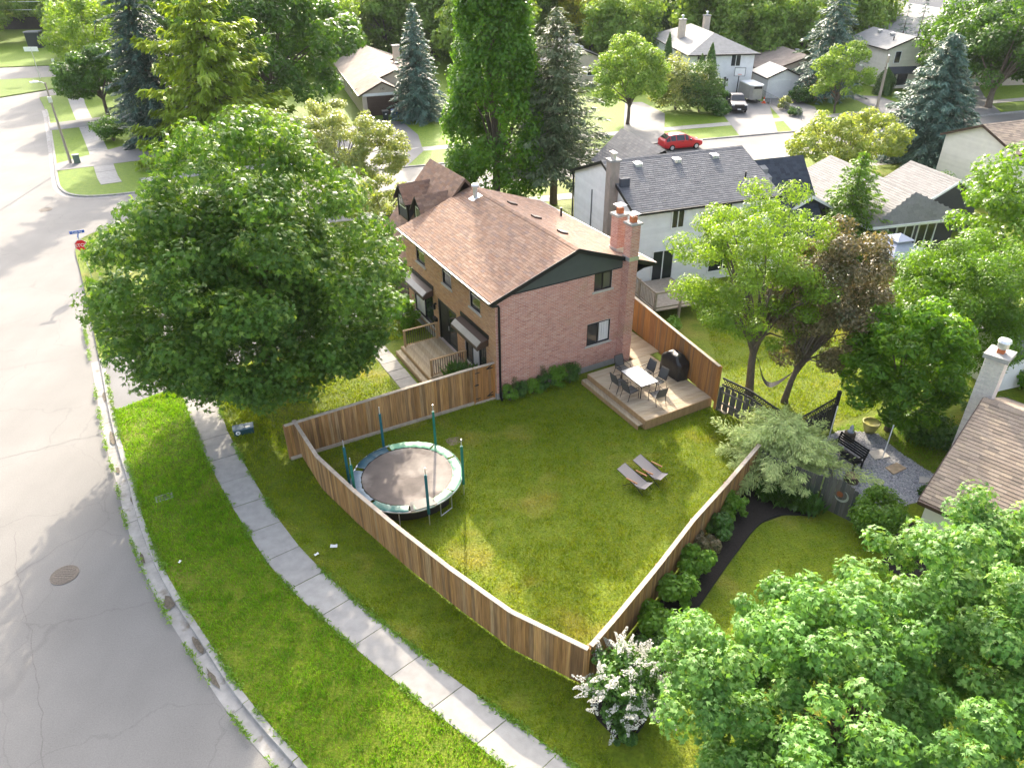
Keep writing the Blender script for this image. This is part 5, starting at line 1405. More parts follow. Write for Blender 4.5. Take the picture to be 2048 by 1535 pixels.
def vehicle(name, label, cat, loc, rz, st, paint, glass_rng, wheels, wr, extra=None, sill=.28):
    """loft along x (front +x); st rows: (x, half width, z bottom, z shoulder, z top, half width at top)"""
    t = thing(name, label, cat, loc, rz)
    rings = []
    for x, w, zb, zs, zt, wt in st:
        zm = zb + (zs - zb) * .5
        half = [(w * .86, zb), (w * .98, zb + .1), (w, zm), (w * .97, zs), (wt, zt - .02), (wt * .72, zt)]
        rings.append([(x, y, z) for y, z in half] + [(x, -y, z) for y, z in half[::-1]])
    n = len(rings[0]); mb = MB()
    mb.add([p for r_ in rings for p in r_], [(i * n + k, i * n + (k + 1) % n, (i + 1) * n + (k + 1) % n, (i + 1) * n + k) for i in range(len(rings) - 1) for k in range(n)] + [tuple(range(n))[::-1], tuple((len(rings) - 1) * n + k for k in range(n))])
    body = mb.build('body', paint, t)
    body.data.polygons.foreach_set('use_smooth', [True] * len(body.data.polygons))
    md = body.modifiers.new('soft', 'BEVEL'); md.width = .03; md.segments = 2; md.limit_method = 'ANGLE'; md.angle_limit = R(25)
    for i0, i1 in glass_rng['side']:
        for s in (0, 1):
            mb = MB(); a, b_ = rings[i0], rings[i1]
            k0, k1 = (3, 4) if s == 0 else (n - 4, n - 5)
            q = [Vector(a[k0]), Vector(b_[k0]), Vector(b_[k1]), Vector(a[k1])]
            c_ = sum(q, Vector()) / 4; q = [c_ + (p - c_) * .86 + Vector((0, .014 if s == 0 else -.014, .01)) for p in q]
            mb.extr([tuple(p) for p in q], (0, .008 if s == 0 else -.008, .003)); mb.build('window', MAT['glass'], t)
    for i0, i1, nm in glass_rng['end']:
        mb = MB(); a, b_ = rings[i0], rings[i1]
        lo, hi = (a, b_) if a[5][2] < b_[5][2] else (b_, a)
        q = [Vector(lo[4]) * 1.0, Vector(lo[n - 5]), Vector(hi[n - 5]), Vector(hi[4])]
        c_ = sum(q, Vector()) / 4; sgn = 1 if lo[0][0] > hi[0][0] else -1
        q = [c_ + (p - c_) * .9 + Vector((sgn * .03, 0, .03)) for p in q]
        mb.extr([tuple(p) for p in q], (sgn * .006, 0, .006)); mb.build(nm, MAT['glass'], t)
    for (x, y) in wheels:
        for s in (-1, 1):
            wv = MB().lathe([(wr * .62, -.1), (wr, -.09), (wr, .09), (wr * .62, .1)], 20).build('wheel', MAT['rubber'], t)
            wv.matrix_local = Matrix.Translation((x, s * y, wr)) @ Matrix.Rotation(R(90), 4, 'X')
            MB().lathe([(wr * .62, -.105), (wr * .3, -.085), (wr * .62, .105)][:1] + [(wr * .6, -.11), (wr * .6, .11)], 16).build('rim', MAT['galv'], wv)
    if extra: extra(t, rings)
    return t
def car_extra(t, rings):
    for s in (-1, 1):
        MB().box(2.05, 2.12, s * .55 - .18, s * .55 + .18, .62, .74).build('headlight', MAT['white'], t)
        MB().box(-2.1, -2.04, s * .62 - .12, s * .62 + .12, .78, .95).build('tail_light', red, t)
        MB().box(.55, .72, s * .95 - .1, s * .95 + .1, .95, 1.08).build('mirror', MAT['black'], t)
    MB().box(2.1, 2.14, -.5, .5, .35, .52).build('grille', MAT['black'], t)
    for s in (-1, 1): MB().box(-.35, -.1, s * .9 - .01, s * .9 + .01, .82, .86).build('door_handle', MAT['black'], t)
car_paint = M('red car paint', [(.50, .012, .018)], .3, 2, .03, spec=.5)
vehicle('hatchback_car', 'bright red hatchback parked at the far kerb behind the charcoal roof', 'car', (17.1, 75.6, ZR), R(16.5),
        [(-2.08, .78, .35, .8, .95, .7), (-1.95, .86, .24, .86, 1.12, .68), (-1.5, .9, .2, .92, 1.42, .6), (-.9, .9, .18, .92, 1.5, .6), (.1, .9, .18, .9, 1.5, .6), (.5, .9, .18, .9, 1.36, .62), (1.15, .9, .2, .88, .96, .78), (1.7, .87, .22, .8, .86, .76), (2.1, .74, .3, .66, .7, .66)], car_paint,
        dict(side=[(1, 2), (2, 3), (3, 4), (4, 5)], end=[(6, 4, 'windshield'), (1, 2, 'rear_window')]), [(-1.3, .82), (1.35, .82)], .31, car_extra)
def truck_extra(t, rings):
    for s in (-1, 1):
        MB().box(2.62, 2.7, s * .72 - .17, s * .72 + .17, .95, 1.1).build('headlight', MAT['white'], t)
        MB().box(.85, 1.05, s * 1.03 - .1, s * 1.03 + .1, 1.2, 1.38).build('mirror', MAT['black'], t)
        MB().box(-2.72, -2.66, s * .85 - .08, s * .85 + .08, .85, 1.15).build('tail_light', red, t)
    MB().box(2.68, 2.73, -.56, .56, .72, 1.02).build('grille', MAT['black'], t)
    MB().box(2.66, 2.76, -.9, .9, .42, .66).build('bumper', MAT['black'], t)
    MB().box(2.76, 2.775, -.2, .2, .5, .62).build('number_plate', MAT['white'], t)
    MB().box(-2.5, -.95, -.75, .75, 1.1, 1.13).build('bed_cover', MAT['rubber'], t)
vehicle('pickup_truck', 'dark navy crew cab pickup parked on the driveway', 'truck', (27.0, 92.3, .03), R(-96),
        [(-2.68, .9, .45, 1.08, 1.12, .86), (-1.1, .93, .42, 1.1, 1.14, .88), (-1.0, .94, .42, 1.12, 1.3, .74), (-.8, .94, .42, 1.12, 1.76, .68), (.3, .94, .42, 1.12, 1.8, .68), (.55, .94, .42, 1.12, 1.72, .7), (1.25, .94, .42, 1.1, 1.22, .84), (2.2, .93, .42, 1.06, 1.14, .82), (2.62, .88, .46, 1.0, 1.06, .78), (2.7, .82, .5, .9, .96, .74)], M('navy truck paint', [(.018, .021, .038)], .38, 2, .03, spec=.35),
        dict(side=[(3, 4), (4, 5)], end=[(6, 5, 'windshield')]), [(-1.7, .86), (1.75, .86)], .4, truck_extra)
tl = thing('cargo_trailer', 'silver enclosed cargo trailer with white roof behind the pickup', 'trailer', (30.0, 97.0, .03), R(-82))
body = MB().extr([(-1.7, -.85, .5), (1.6, -.85, .5), (1.95, -.55, .5), (1.95, .55, .5), (1.6, .85, .5), (-1.7, .85, .5)], (0, 0, 1.55)).build('body', M('trailer skin', [(.42, .40, .36)], .35, 3, .1, metal=.3), tl)
MB().extr([(-1.74, -.89, 2.05), (1.62, -.89, 2.05), (2.0, -.57, 2.05), (2.0, .57, 2.05), (1.62, .89, 2.05), (-1.74, .89, 2.05)], (0, 0, .12)).build('roof', MAT['white'], tl)
MB().box(1.96, 2.0, -.5, .5, 1.75, 2.04).build('front_trim', MAT['black'], tl)
for s in (-1, 1):
    w = MB().lathe([(.2, -.1), (.34, -.09), (.34, .09), (.2, .1)], 18).build('wheel', MAT['rubber'], tl); w.matrix_local = Matrix.Translation((-.2, s * 1.0, .34)) @ Matrix.Rotation(R(90), 4, 'X')
    MB().lathe([(.2, -.11), (.2, .11)], 14).build('rim', MAT['white'], w); MB().box(-.65, .25, s * 1.0 - .14, s * 1.0 + .14, .72, .76).build('fender', MAT['black'], tl)
MB().bar((1.9, 0, .5), (2.9, 0, .45), .1).build('tongue', MAT['black'], tl)
cn = thing('traffic_cone', 'orange traffic cone beside the trailer wheel', 'cone', (31.4, 95.6, .03))
org = M('cone orange', [(.75, .09, .02)], .5, 3, .05)
MB().box(-.24, .24, -.24, .24, 0, .04).build('base', org, cn); MB().lathe([(.17, .04), (.12, .3)], 16).lathe([(.085, .46), (.04, .74)], 16).build('cone_body', org, cn); MB().lathe([(.12, .3), (.085, .46)], 16).build('reflective_band', MAT['white'], cn)
bh = thing('basketball_hoop', 'portable basketball hoop with white backboard in front of the garage', 'basketball hoop', (28.7, 98.4, .03), R(-8))
MB().tube([(0, .3, 0), (0, .2, 1.5), (0, 0, 3.0)], .06, 8).build('pole', MAT['black'], bh); MB().box(-.5, .5, .0, .8, 0, .22).build('base', MAT['black'], bh)
MB().box(-.62, .62, -.32, -.29, 2.75, 3.65).build('backboard', MAT['white'], bh)
MB().box(-.66, .66, -.34, -.28, 3.65, 3.7).box(-.66, .66, -.34, -.28, 2.7, 2.75).box(-.67, -.62, -.34, -.28, 2.7, 3.7).box(.62, .67, -.34, -.28, 2.7, 3.7).build('board_frame', MAT['black'], bh)
MB().tube([(.22 * math.cos(a), -.56 + .22 * math.sin(a), 2.95) for a in np.linspace(0, 2 * math.pi, 17)], .015, 6, cap=False).build('rim', org, bh)
MB().bar((0, 0, 3.0), (0, -.28, 3.1), .08).build('bracket', MAT['black'], bh)
for (x, y, c_, lb) in ((-14.2, 88.4, (.02, .03, .03), 'black wheeled bin in front of the brown garage door'), (-13.2, 88.7, (.02, .09, .30), 'blue wheeled bin in front of the brown garage door')):
    t = thing('wheelie_bin', lb, 'bin', (x, y, .03), R(18), 'bins by the garage'); m = M('bin ' + lb[:5], [c_], .5, 3, .1)
    MB().add([(-.24, -.3, .05), (.24, -.3, .05), (.24, .26, .05), (-.24, .26, .05), (-.33, -.38, 1.02), (.33, -.38, 1.02), (.33, .34, 1.02), (-.33, .34, 1.02)], [(3, 2, 1, 0), (4, 5, 6, 7), (0, 1, 5, 4), (1, 2, 6, 5), (2, 3, 7, 6), (3, 0, 4, 7)]).build('body', m, t)
    MB().extr([(-.36, -.42, 1.02), (-.36, .4, 1.05), (-.36, .38, 1.12), (-.36, -.38, 1.08)], (.72, 0, 0)).build('lid', m, t)
    MB().box(-.1, .1, -.362, -.345, .7, .85).build('sticker', MAT['white'], t)
    for s in (-.28, .28): o = MB().lathe([(.1, -.03), (.1, .03)], 12).build('wheel', MAT['rubber'], t); o.matrix_local = Matrix.Translation((s, .3, .1)) @ Matrix.Rotation(R(90), 4, 'Y')
# chain-link run between the two driveways
cf = thing('wire_fence', 'low grey wire fence between the two driveways', 'fence', (0, 0, 0))
pa, pb = np.array((31.9, 98.5)), np.array((33.0, 86.5))
for k in range(5):
    p = pa + (pb - pa) * k / 4; MB().tube([(p[0], p[1], 0), (p[0], p[1], 1.05)], .03, 6).build('post', MAT['galv'], cf)
MB().tube([(*pa, 1.03), (*pb, 1.03)], .02, 6).build('top_rail', MAT['roof_mid'], cf)
mb = MB()
for k in range(60):
    p = pa + (pb - pa) * k / 60; q = pa + (pb - pa) * (k + 4) / 60 if k < 56 else pb
    mb.bar((*p, .05), (*q, 1.0), .008); mb.bar((*p, 1.0), (*q, .05), .008)
mb.build('wire_mesh', MAT['roof_mid'], cf)
hm = thing('hammock', 'dark hammock slung between the two garden trees', 'hammock')
cat_ = [(11.5 + 1.35 * t, 29.75 - .55 * t + .25 * math.sin(t * math.pi), 2.0 - .5 * t - 1.15 * math.sin(t * math.pi) * (1 - .1 * t)) for t in np.linspace(0, 1, 14)]
mb = MB(); w_ = [.03 + .16 * math.sin(i / 13 * math.pi) for i in range(14)]
mb.add([(x - .3 * w, y - w, z) for (x, y, z), w in zip(cat_, w_)] + [(x + .3 * w, y + w, z + .05) for (x, y, z), w in zip(cat_, w_)], [(i, i + 1, 15 + i, 14 + i) for i in range(13)])
mb.build('sling', MAT['rubber'], hm)
for e in (0, 13): MB().tube([cat_[e], (cat_[e][0] + (-.12 if e == 0 else .1), cat_[e][1], cat_[e][2] + .15)], .015, 6).build('rope', MAT['rubber'], hm)
# ------------------------------------------------------------------ vegetation
LEAF = {
    'quad': ([(0, -.5, 0), (.3, -.02, .07), (0, .5, -.02), (-.3, -.02, .07)], [(0, 1, 2, 3)]),
    'oval': ([(0, -.5, 0), (.36, -.15, .06), (.26, .3, .05), (0, .5, -.05), (-.26, .3, .05), (-.36, -.15, .06)], [(0, 1, 2, 3), (0, 3, 4, 5)]),
    'needle': ([(0, -.5, 0), (.11, .0, .03), (0, .5, 0), (-.11, .0, .03)], [(0, 1, 2, 3)]),
    'spray': ([(0, -.5, 0), (.17, -.05, .05), (0, .5, -.08), (-.17, -.05, .05)], [(0, 1, 2, 3)]),
    'maple': ([(0, -.42, 0), (.17, .05, .05), (0, .58, -.06), (-.17, .05, .05), (.36, -.02, .0), (.55, .3, -.08), (.2, .12, .03), (-.36, -.02, .0), (-.55, .3, -.08), (-.2, .12, .03)],
              [(0, 1, 2, 3), (0, 4, 5, 6), (0, 9, 8, 7)]),
}
def unit(a): return a / (np.linalg.norm(a, axis=1, keepdims=True) + 1e-9)
def leaf_mesh(name, P, N, size, shape, mat, tint, T=None, rs=None):
    tv, tf = LEAF[shape]; tv = np.array(tv, float); n = len(P)
    N = unit(N)
    if T is None: T = rs.normal(size=(n, 3))
    T = unit(T - N * (T * N).sum(1, keepdims=True)); B = np.cross(T, N)
    sz = np.broadcast_to(np.asarray(size, float), (n,))[:, None, None]
    Vt = P[:, None, :] + sz * (tv[None, :, 0, None] * B[:, None, :] + tv[None, :, 1, None] * T[:, None, :] + tv[None, :, 2, None] * N[:, None, :])
    k = len(tv); q = np.array(tf); m = len(tf)
    F = (q[None, :, :] + (np.arange(n) * k)[:, None, None]).reshape(-1)
    me = bpy.data.meshes.new(name)
    me.vertices.add(n * k); me.vertices.foreach_set('co', Vt.reshape(-1).astype(np.float32))
    me.loops.add(len(F)); me.loops.foreach_set('vertex_index', F.astype(np.int32))
    me.polygons.add(n * m); me.polygons.foreach_set('loop_start', (np.arange(n * m) * 4).astype(np.int32))
    a = me.attributes.new('tint', 'FLOAT', 'FACE'); a.data.foreach_set('value', np.repeat(np.clip(tint, .01, .99), m).astype(np.float32))
    me.materials.append(mat); me.update(calc_edges=True)
    return me

LM = dict(
    maple=leaf_mat('maple leaf', [(0.046, 0.112, 0.015), (0.070, 0.157, 0.018), (0.101, 0.202, 0.024), (0.155, 0.253, 0.037)], trans=.3, rough=.5, spec=.3),
    maple_pale=leaf_mat('silver maple leaf', [(0.066, 0.175, 0.029), (0.100, 0.232, 0.040), (0.133, 0.281, 0.054), (0.225, 0.365, 0.098)], trans=.3, rough=.5, spec=.3),
    columnar=leaf_mat('columnar oak leaf', [(0.045, 0.129, 0.010), (0.071, 0.175, 0.014), (0.110, 0.233, 0.019)], rough=.45),
    pine=leaf_mat('pine needle', [(0.072, 0.112, 0.047), (0.104, 0.152, 0.068), (0.160, 0.200, 0.101)], trans=.12, rough=.5),
    spruce=leaf_mat('blue spruce needle', [(0.053, 0.112, 0.084), (0.083, 0.158, 0.119), (0.128, 0.210, 0.155)], trans=.08, rough=.5),
    spruce_dark=leaf_mat('dark fir needle', [(0.038, 0.083, 0.063), (0.060, 0.120, 0.091), (0.098, 0.165, 0.126)], trans=.08, rough=.5),
    cedar_gold=leaf_mat('golden cedar spray', [(0.169, 0.268, 0.020), (0.247, 0.353, 0.026), (0.360, 0.460, 0.046)], trans=.3),
    cedar=leaf_mat('cedar spray', [(0.046, 0.105, 0.020), (0.078, 0.154, 0.028), (0.109, 0.196, 0.033)], trans=.15),
    locust=leaf_mat('locust leaflet', [(0.095, 0.189, 0.016), (0.145, 0.252, 0.023), (0.212, 0.321, 0.042)], trans=.42),
    purple=leaf_mat('purple leaf', [(0.06, 0.075, 0.025), (0.095, 0.095, 0.038), (0.155, 0.135, 0.065), (0.26, 0.21, 0.12)], tcol=(1.6, 1.4, .7), trans=.3),
    feather=leaf_mat('feathery leaf', [(0.060, 0.145, 0.010), (0.093, 0.195, 0.013), (0.132, 0.252, 0.020)], trans=.38),
    chestnut=leaf_mat('chestnut leaf', [(0.060, 0.157, 0.009), (0.099, 0.224, 0.013), (0.184, 0.314, 0.022)], trans=.42),
    juniper=leaf_mat('pale juniper', [(0.280, 0.378, 0.130), (0.384, 0.488, 0.167), (0.535, 0.616, 0.244)], trans=.15, rough=.6),
    lime=leaf_mat('lime foliage', [(0.142, 0.214, 0.033), (0.226, 0.287, 0.066), (0.320, 0.360, 0.132)], trans=.42),
    cream=leaf_mat('cream tipped foliage', [(0.145, 0.199, 0.050), (0.224, 0.279, 0.085), (0.356, 0.386, 0.158)], trans=.35),
    green=leaf_mat('broad leaf', [(0.040, 0.106, 0.010), (0.059, 0.142, 0.015), (0.085, 0.177, 0.023)], trans=.38),
    far=leaf_mat('distant leaf', [(0.108, 0.204, 0.026), (0.160, 0.268, 0.040), (0.225, 0.333, 0.061)], trans=.35, rough=.6),
    far_yellow=leaf_mat('distant yellow leaf', [(0.232, 0.280, 0.022), (0.341, 0.364, 0.033), (0.449, 0.434, 0.055)], trans=.4, rough=.6),
    shrub=leaf_mat('shrub leaf', [(0.039, 0.105, 0.017), (0.062, 0.147, 0.022), (0.101, 0.210, 0.031)], trans=.3),
    hosta=leaf_mat('bright shrub leaf', [(0.078, 0.196, 0.013), (0.124, 0.266, 0.020), (0.171, 0.308, 0.033)], trans=.35),
    blossom=leaf_mat('white blossom', [(0.550, 0.530, 0.470), (0.660, 0.640, 0.580), (0.720, 0.700, 0.660)], tcol=(1, 1, .95), trans=.2, rough=.7),
    fringe=leaf_mat('edge grass', [(.09, .21, .012), (.14, .27, .018), (.19, .31, .03)], trans=.3),
    lily=leaf_mat('strap leaf', [(0.046, 0.119, 0.020), (0.078, 0.168, 0.022)], trans=.3),
)
def clump_leaves(rs, n, C, rad, flat=.7, up=.5, core=.35, rough_n=.55, weight=None):
    w = rad ** 2 if weight is None else weight
    idx = rs.choice(len(C), n, p=w / w.sum())
    d = unit(rs.normal(size=(n, 3)))
    r = rad[idx] * (core + (1 - core) * rs.random(n) ** .5)
    P = C[idx] + d * r[:, None] * np.array([1, 1, flat])
    N = d + np.array([0, 0, up]) + rs.normal(size=(n, 3)) * rough_n
    return P, N, idx
def ell_clumps(rs, n, rx, ry, rz, zmin=-.8, rmin=.6, lump=.14):
    """clump centres spread through an uneven ellipsoid"""
    i = np.arange(n * 3) + .5
    ph = np.arccos(1 - 2 * i / len(i)); th = math.pi * (1 + 5 ** .5) * i
    d = np.stack([np.cos(th) * np.sin(ph), np.sin(th) * np.sin(ph), np.cos(ph)], 1)
    d = unit(d + rs.normal(size=d.shape) * .13); d = d[d[:, 2] > zmin]
    d = d[rs.permutation(len(d))[:n]]
    k = rs.normal(size=(4, 3)); lob = sum(np.sin(d @ k[j] * 2.3 + j) for j in range(4)) / 4
    r = (rmin + (1 - rmin) * rs.random(len(d)) ** .45) * (1 + lump * lob)
    return d * r[:, None] * np.array([rx, ry, rz])
def limbs(rs, mb, base, fork, targets, r0, r_end=.02, n=7):
    base, fork = Vector(base), Vector(fork)
    mb.tube([base + Vector((0, 0, -.1)), base + Vector((0, 0, .25)), base.lerp(fork, .5) + Vector((rs.normal() * .08, rs.normal() * .08, 0)), fork], [r0 * 1.35, r0 * 1.05, r0 * .9, r0 * .75], n + 1)
    for t in targets:
        t = Vector(t); m = fork.lerp(t, .5) + Vector((rs.normal() * .2, rs.normal() * .2, abs(rs.normal()) * .3))
        s = fork.lerp(base, min(.35, rs.random() * .35))
        mb.tube([s, s.lerp(m, .5) + Vector((0, 0, .1)), m, t], [r0 * .5, r0 * .36, r0 * .22, r_end], n - 1, cap=False)

def broadleaf(label, base, fork_z, cz, rx, ry, rz, n_clump, cr, n_leaf, size, mat, shape='quad', trunk_r=.2, bark='bark', seed=1, off=(0, 0), zmin=-.7, flat=.72, up=.5, rmin=.6, name='broadleaf_tree', cat='tree', group=None, extra=(), core=.35, lump=.16, n_limb=14, rz_=0.0, inner=.15):
    rs = np.random.default_rng(seed)
    t = thing(name, label, cat, (base[0], base[1], 0), rz_, group)
    C = ell_clumps(rs, n_clump, rx, ry, rz, zmin, rmin, lump) + np.array([off[0], off[1], cz])
    Ci = ell_clumps(rs, max(3, int(n_clump * inner)), rx * .55, ry * .55, rz * .55, -.6) + np.array([off[0], off[1], cz])
    for (ex_, ey_, ez_, ax_, ay_, az_, n_) in extra: Ci = np.concatenate([Ci, ell_clumps(rs, n_, ax_, ay_, az_, -.99) + np.array([ex_, ey_, ez_])])
    C = np.concatenate([C, Ci]); rad = cr * rs.uniform(.65, 1.25, len(C))
    P, N, idx = clump_leaves(rs, n_leaf, C, rad, flat, up, core)
    tint = np.clip(rs.normal(.45, .2, n_leaf) + rs.normal(0, .13, len(C))[idx] , .01, .99)
    sz = size * rs.uniform(.7, 1.3, n_leaf)
    link('crown', leaf_mesh('crown', P, N, sz, shape, LM[mat], tint, rs=rs), t)
    mb = MB(); o = rs.permutation(len(C))[:n_limb]
    limbs(rs, mb, (0, 0, 0), (off[0] * .3, off[1] * .3, fork_z), [C[k] * np.array([.92, .92, .96]) for k in o], trunk_r)
    mb.build('trunk', MAT[bark], t, smooth=True)
    return t

def conifer(label, base, h, r, n_lev, mat, seed=1, z0=.6, p=.85, droop=.25, n_br=9, size=.34, dens=14, shape='needle', bark='bark', trunk_r=None, name='conifer_tree', group=None, tip_up=.0, width=.35, ragged=.2, jag=0.0, hang=0.0):
    rs = np.random.default_rng(seed)
    t = thing(name, label, 'tree', (base[0], base[1], 0), 0, group)
    Ps, Ns, Ts, br = [], [], [], MB()
    trunk_r = trunk_r or h * .014
    for i in range(n_lev):
        f = (i + rs.random() * .6) / n_lev
        z = z0 + (h - z0) * f
        R_ = r * (1 - f) ** p * (1 + rs.normal() * jag) + .12
        nb = max(4, int(n_br * (1 - .55 * f)))
        a0 = rs.random() * 6.28
        for b in range(nb):
            a = a0 + 6.283 * b / nb + rs.normal() * .15
            L_ = R_ * (1 + rs.normal() * ragged)
            if L_ < .1: continue
            dr = droop * (1 - .7 * f) + rs.normal() * .05
            m = max(4, int(L_ * dens))
            s = rs.random(m) ** .75
            ca, sa = math.cos(a), math.sin(a)
            side = rs.normal(size=m) * width * L_ * (1.05 - s) * .6 + rs.normal(size=m) * .06
            x = s * L_
            zz = z - dr * x * (.5 + .5 * s) + tip_up * L_ * s ** 3 + rs.normal(size=m) * .06
            if hang: zz -= hang * rs.random(m) * (.3 + .7 * s)
            Ps.append(np.stack([ca * x - sa * side, sa * x + ca * side, zz], 1))
            Ts.append(np.stack([ca * 1 - sa * np.sign(side) * .7, sa + ca * np.sign(side) * .7, np.full(m, -dr - hang * 1.2) + rs.normal(size=m) * .3], 1))
            Ns.append(np.stack([rs.normal(size=m) * .45 + ca * .35, rs.normal(size=m) * .45 + sa * .35, np.full(m, .9)], 1))
            if i % 2 == 0 or hang: br.tube([(0, 0, z + .05), (ca * L_ * .5, sa * L_ * .5, z - dr * L_ * .33), (ca * L_ * .85, sa * L_ * .85, z - dr * L_ * .75)], [trunk_r * .32 * (1 - f * .7) + .008, .014, .006], 4, cap=False)
    P, N, T = np.concatenate(Ps), np.concatenate(Ns), np.concatenate(Ts); n = len(P)
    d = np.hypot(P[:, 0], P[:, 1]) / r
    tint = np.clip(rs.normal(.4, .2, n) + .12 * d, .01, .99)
    link('crown', leaf_mesh('crown', P, N, size * rs.uniform(.6, 1.3, n), shape, LM[mat], tint, T=T, rs=rs), t)
    br.tube([(0, 0, -.1), (0, 0, h * .5), (0, 0, h * .96)], [trunk_r * 1.2, trunk_r * .7, .02], 8)
    br.build('trunk', MAT[bark], t, smooth=True)
    return t

# --- the street maple over the sidewalk
broadleaf('big spreading maple on the front lawn shading road and sidewalk', (-11.8, 31.4), 2.8, 6.8, 6.5, 6.3, 6.1, 290, .95, 94000, .225, 'maple', 'maple', .36, seed=12, extra=((1.2, -3.6, 3.6, 4.6, 2.0, 1.5, 60), (-2.5, -2.8, 3.8, 3.2, 2.4, 1.5, 30), (4.5, -1.0, 4.6, 1.8, 3.0, 2.4, 30)), zmin=-.97, rmin=.68, name='maple_tree', off=(.4, -1.1), lump=.15, n_limb=26, flat=.62, up=.6, core=.15, inner=.9)
# --- pale maples filling the near corner
broadleaf('large pale green maple overhanging the neighbouring back lawn and shrub bed', (8.5, 10.6), 2.0, 3.7, 4.4, 4.0, 2.4, 210, .5, 70000, .14, 'maple_pale', 'maple', .22, seed=21, zmin=-.75, name='maple_tree', off=(-.8, .25), flat=.7, up=.62, rmin=.5, lump=.24, n_limb=20, inner=.5, core=.15)
broadleaf('taller pale green maple rising beside the tan roofed house', (13.0, 12.6), 2.4, 4.9, 3.4, 3.4, 2.6, 150, .5, 44000, .14, 'maple_pale', 'maple', .24, seed=22, zmin=-.75, name='maple_tree', off=(-.3, 0), flat=.7, up=.62, rmin=.5, lump=.34, n_limb=18, inner=.5, core=.15)
# --- behind the brick house
rs = np.random.default_rng(31)
t = thing('columnar_tree', 'tall columnar green tree standing behind the brick house roof', 'tree', (-1.1, 58.2, 0))
cc = []
for k in range(330):
    z = 1.2 + 19.5 * rs.random() ** .95; f = z / 21
    rr = 4.3 * min(1, (f + .1) * 4.5) * (1 - f) ** .62 + .1
    a = rs.random() * 6.283; q = rr * (.55 + .45 * rs.random() ** .5)
    cc.append((q * math.cos(a), q * math.sin(a), z))
C = np.array(cc); rad = rs.uniform(.5, .95, len(C))
P, N, idx = clump_leaves(rs, 62000, C, rad, 1.55, .35, .2)
link('crown', leaf_mesh('crown', P, N, .3 * rs.uniform(.7, 1.3, len(P)), 'quad', LM['columnar'], np.clip(rs.normal(.45, .22, len(P)) + rs.normal(0, .15, len(C))[idx], .01, .99), rs=rs), t)
mb = MB(); limbs(rs, mb, (0, 0, 0), (0, 0, 4), [C[k] for k in rs.permutation(len(C))[:30]], .32)
mb.build('trunk', MAT['bark'], t, smooth=True)
conifer('grey green pine with bare lower trunk beside the columnar tree', (3.5, 58.5), 14.2, 3.7, 44, 'pine', 41, z0=2.8, p=.6, droop=.12, n_br=11, size=.5, dens=26, trunk_r=.27, ragged=.28, width=.5, tip_up=.05)
conifer('blue spruce in front of the beige bungalow', (-10.4, 89.1), 12.0, 3.3, 34, 'spruce', 42, z0=.3, p=.8, droop=.3, n_br=13, size=.62, dens=22, ragged=.14)
conifer('large drooping golden green cedar behind the street maple', (-28.8, 76.8), 17.5, 7.0, 22, 'cedar_gold', 43, z0=1.2, p=.72, droop=.28, n_br=9, size=.8, dens=34, shape='spray', ragged=.26, tip_up=.22, width=.2, hang=.75, jag=.12)
conifer('tall dark blue fir beside the golden cedar', (-36.4, 79.5), 18.5, 3.6, 44, 'spruce_dark', 44, z0=.4, p=.5, droop=.3, n_br=13, size=.65, dens=24, ragged=.2)
conifer('leaning grey spruce in front of the brown roof bungalow', (39.6, 98.6), 13.0, 4.2, 34, 'spruce', 45, z0=1.4, p=.62, droop=.35, n_br=11, size=.65, dens=20, ragged=.25)
conifer('big full blue spruce beside the cream gable wall', (39.0, 70.6), 10.9, 5.0, 36, 'spruce', 46, z0=.2, p=.72, droop=.22, n_br=17, size=.55, dens=30, ragged=.12, tip_up=.05)
conifer('slim blue spruce tip rising behind the big spruce, twin of its neighbour', (54.5, 112), 9.5, 2.4, 20, 'spruce', 47, size=.5, dens=9, n_br=8, group='slim spruces by the pale roof')
conifer('slim blue spruce tip rising behind the big spruce, twin of its neighbour', (57.2, 113), 10.5, 2.4, 20, 'spruce', 48, size=.5, dens=9, n_br=8, group='slim spruces by the pale roof')
broadleaf('round clipped green tree at the far street corner', (-47.8, 92.0), 2.6, 4.7, 3.9, 3.9, 2.9, 46, 1.1, 14000, .36, 'green', 'quad', .22, seed=51)
broadleaf('yellow green birch behind the round corner tree', (-58, 112), 4, 6.6, 5.6, 5.0, 5.2, 60, 1.3, 11000, .38, 'locust', 'quad', .2, seed=52, bark='bark_grey')
broadleaf('big broad green tree behind the golden cedar', (-27.5, 91.5), 4, 8.2, 9.2, 8.0, 7.2, 110, 1.7, 30000, .48, 'green', 'quad', .35, seed=53)
broadleaf('airy cream green tree with open branches beyond the driveway', (-13.9, 61.0), 1.6, 4.1, 5.7, 5.0, 3.0, 150, .62, 26000, .22, 'cream', 'quad', .22, 'bark_grey', seed=54, flat=.7, up=.7, rmin=.55, n_limb=40, zmin=-.8, inner=.2, core=.1)
broadleaf('lower cream green shrub tree beside the garage gable', (-9.2, 52.5), .9, 2.3, 2.6, 2.2, 1.5, 34, .6, 5500, .2, 'lime', 'quad', .12, 'bark_grey', seed=55, flat=.55, zmin=-.6)
broadleaf('round street tree on the far verge with bright green crown', (13.2, 85.3), 2.3, 5.2, 3.7, 3.7, 3.5, 60, 1.0, 11000, .32, 'far', 'quad', .2, seed=56)
broadleaf('young airy tree on the lawn in front of the spruce', (38.0, 90.0), 1.5, 4.2, 2.9, 2.9, 3.0, 40, .8, 6500, .3, 'far', 'quad', .12, seed=57)
broadleaf('dense dark green maple with thick trunk beyond the blue spruce', (57.1, 92.0), 2.4, 6.2, 5.8, 5.4, 4.9, 80, 1.3, 15000, .4, 'green', 'quad', .38, seed=58)
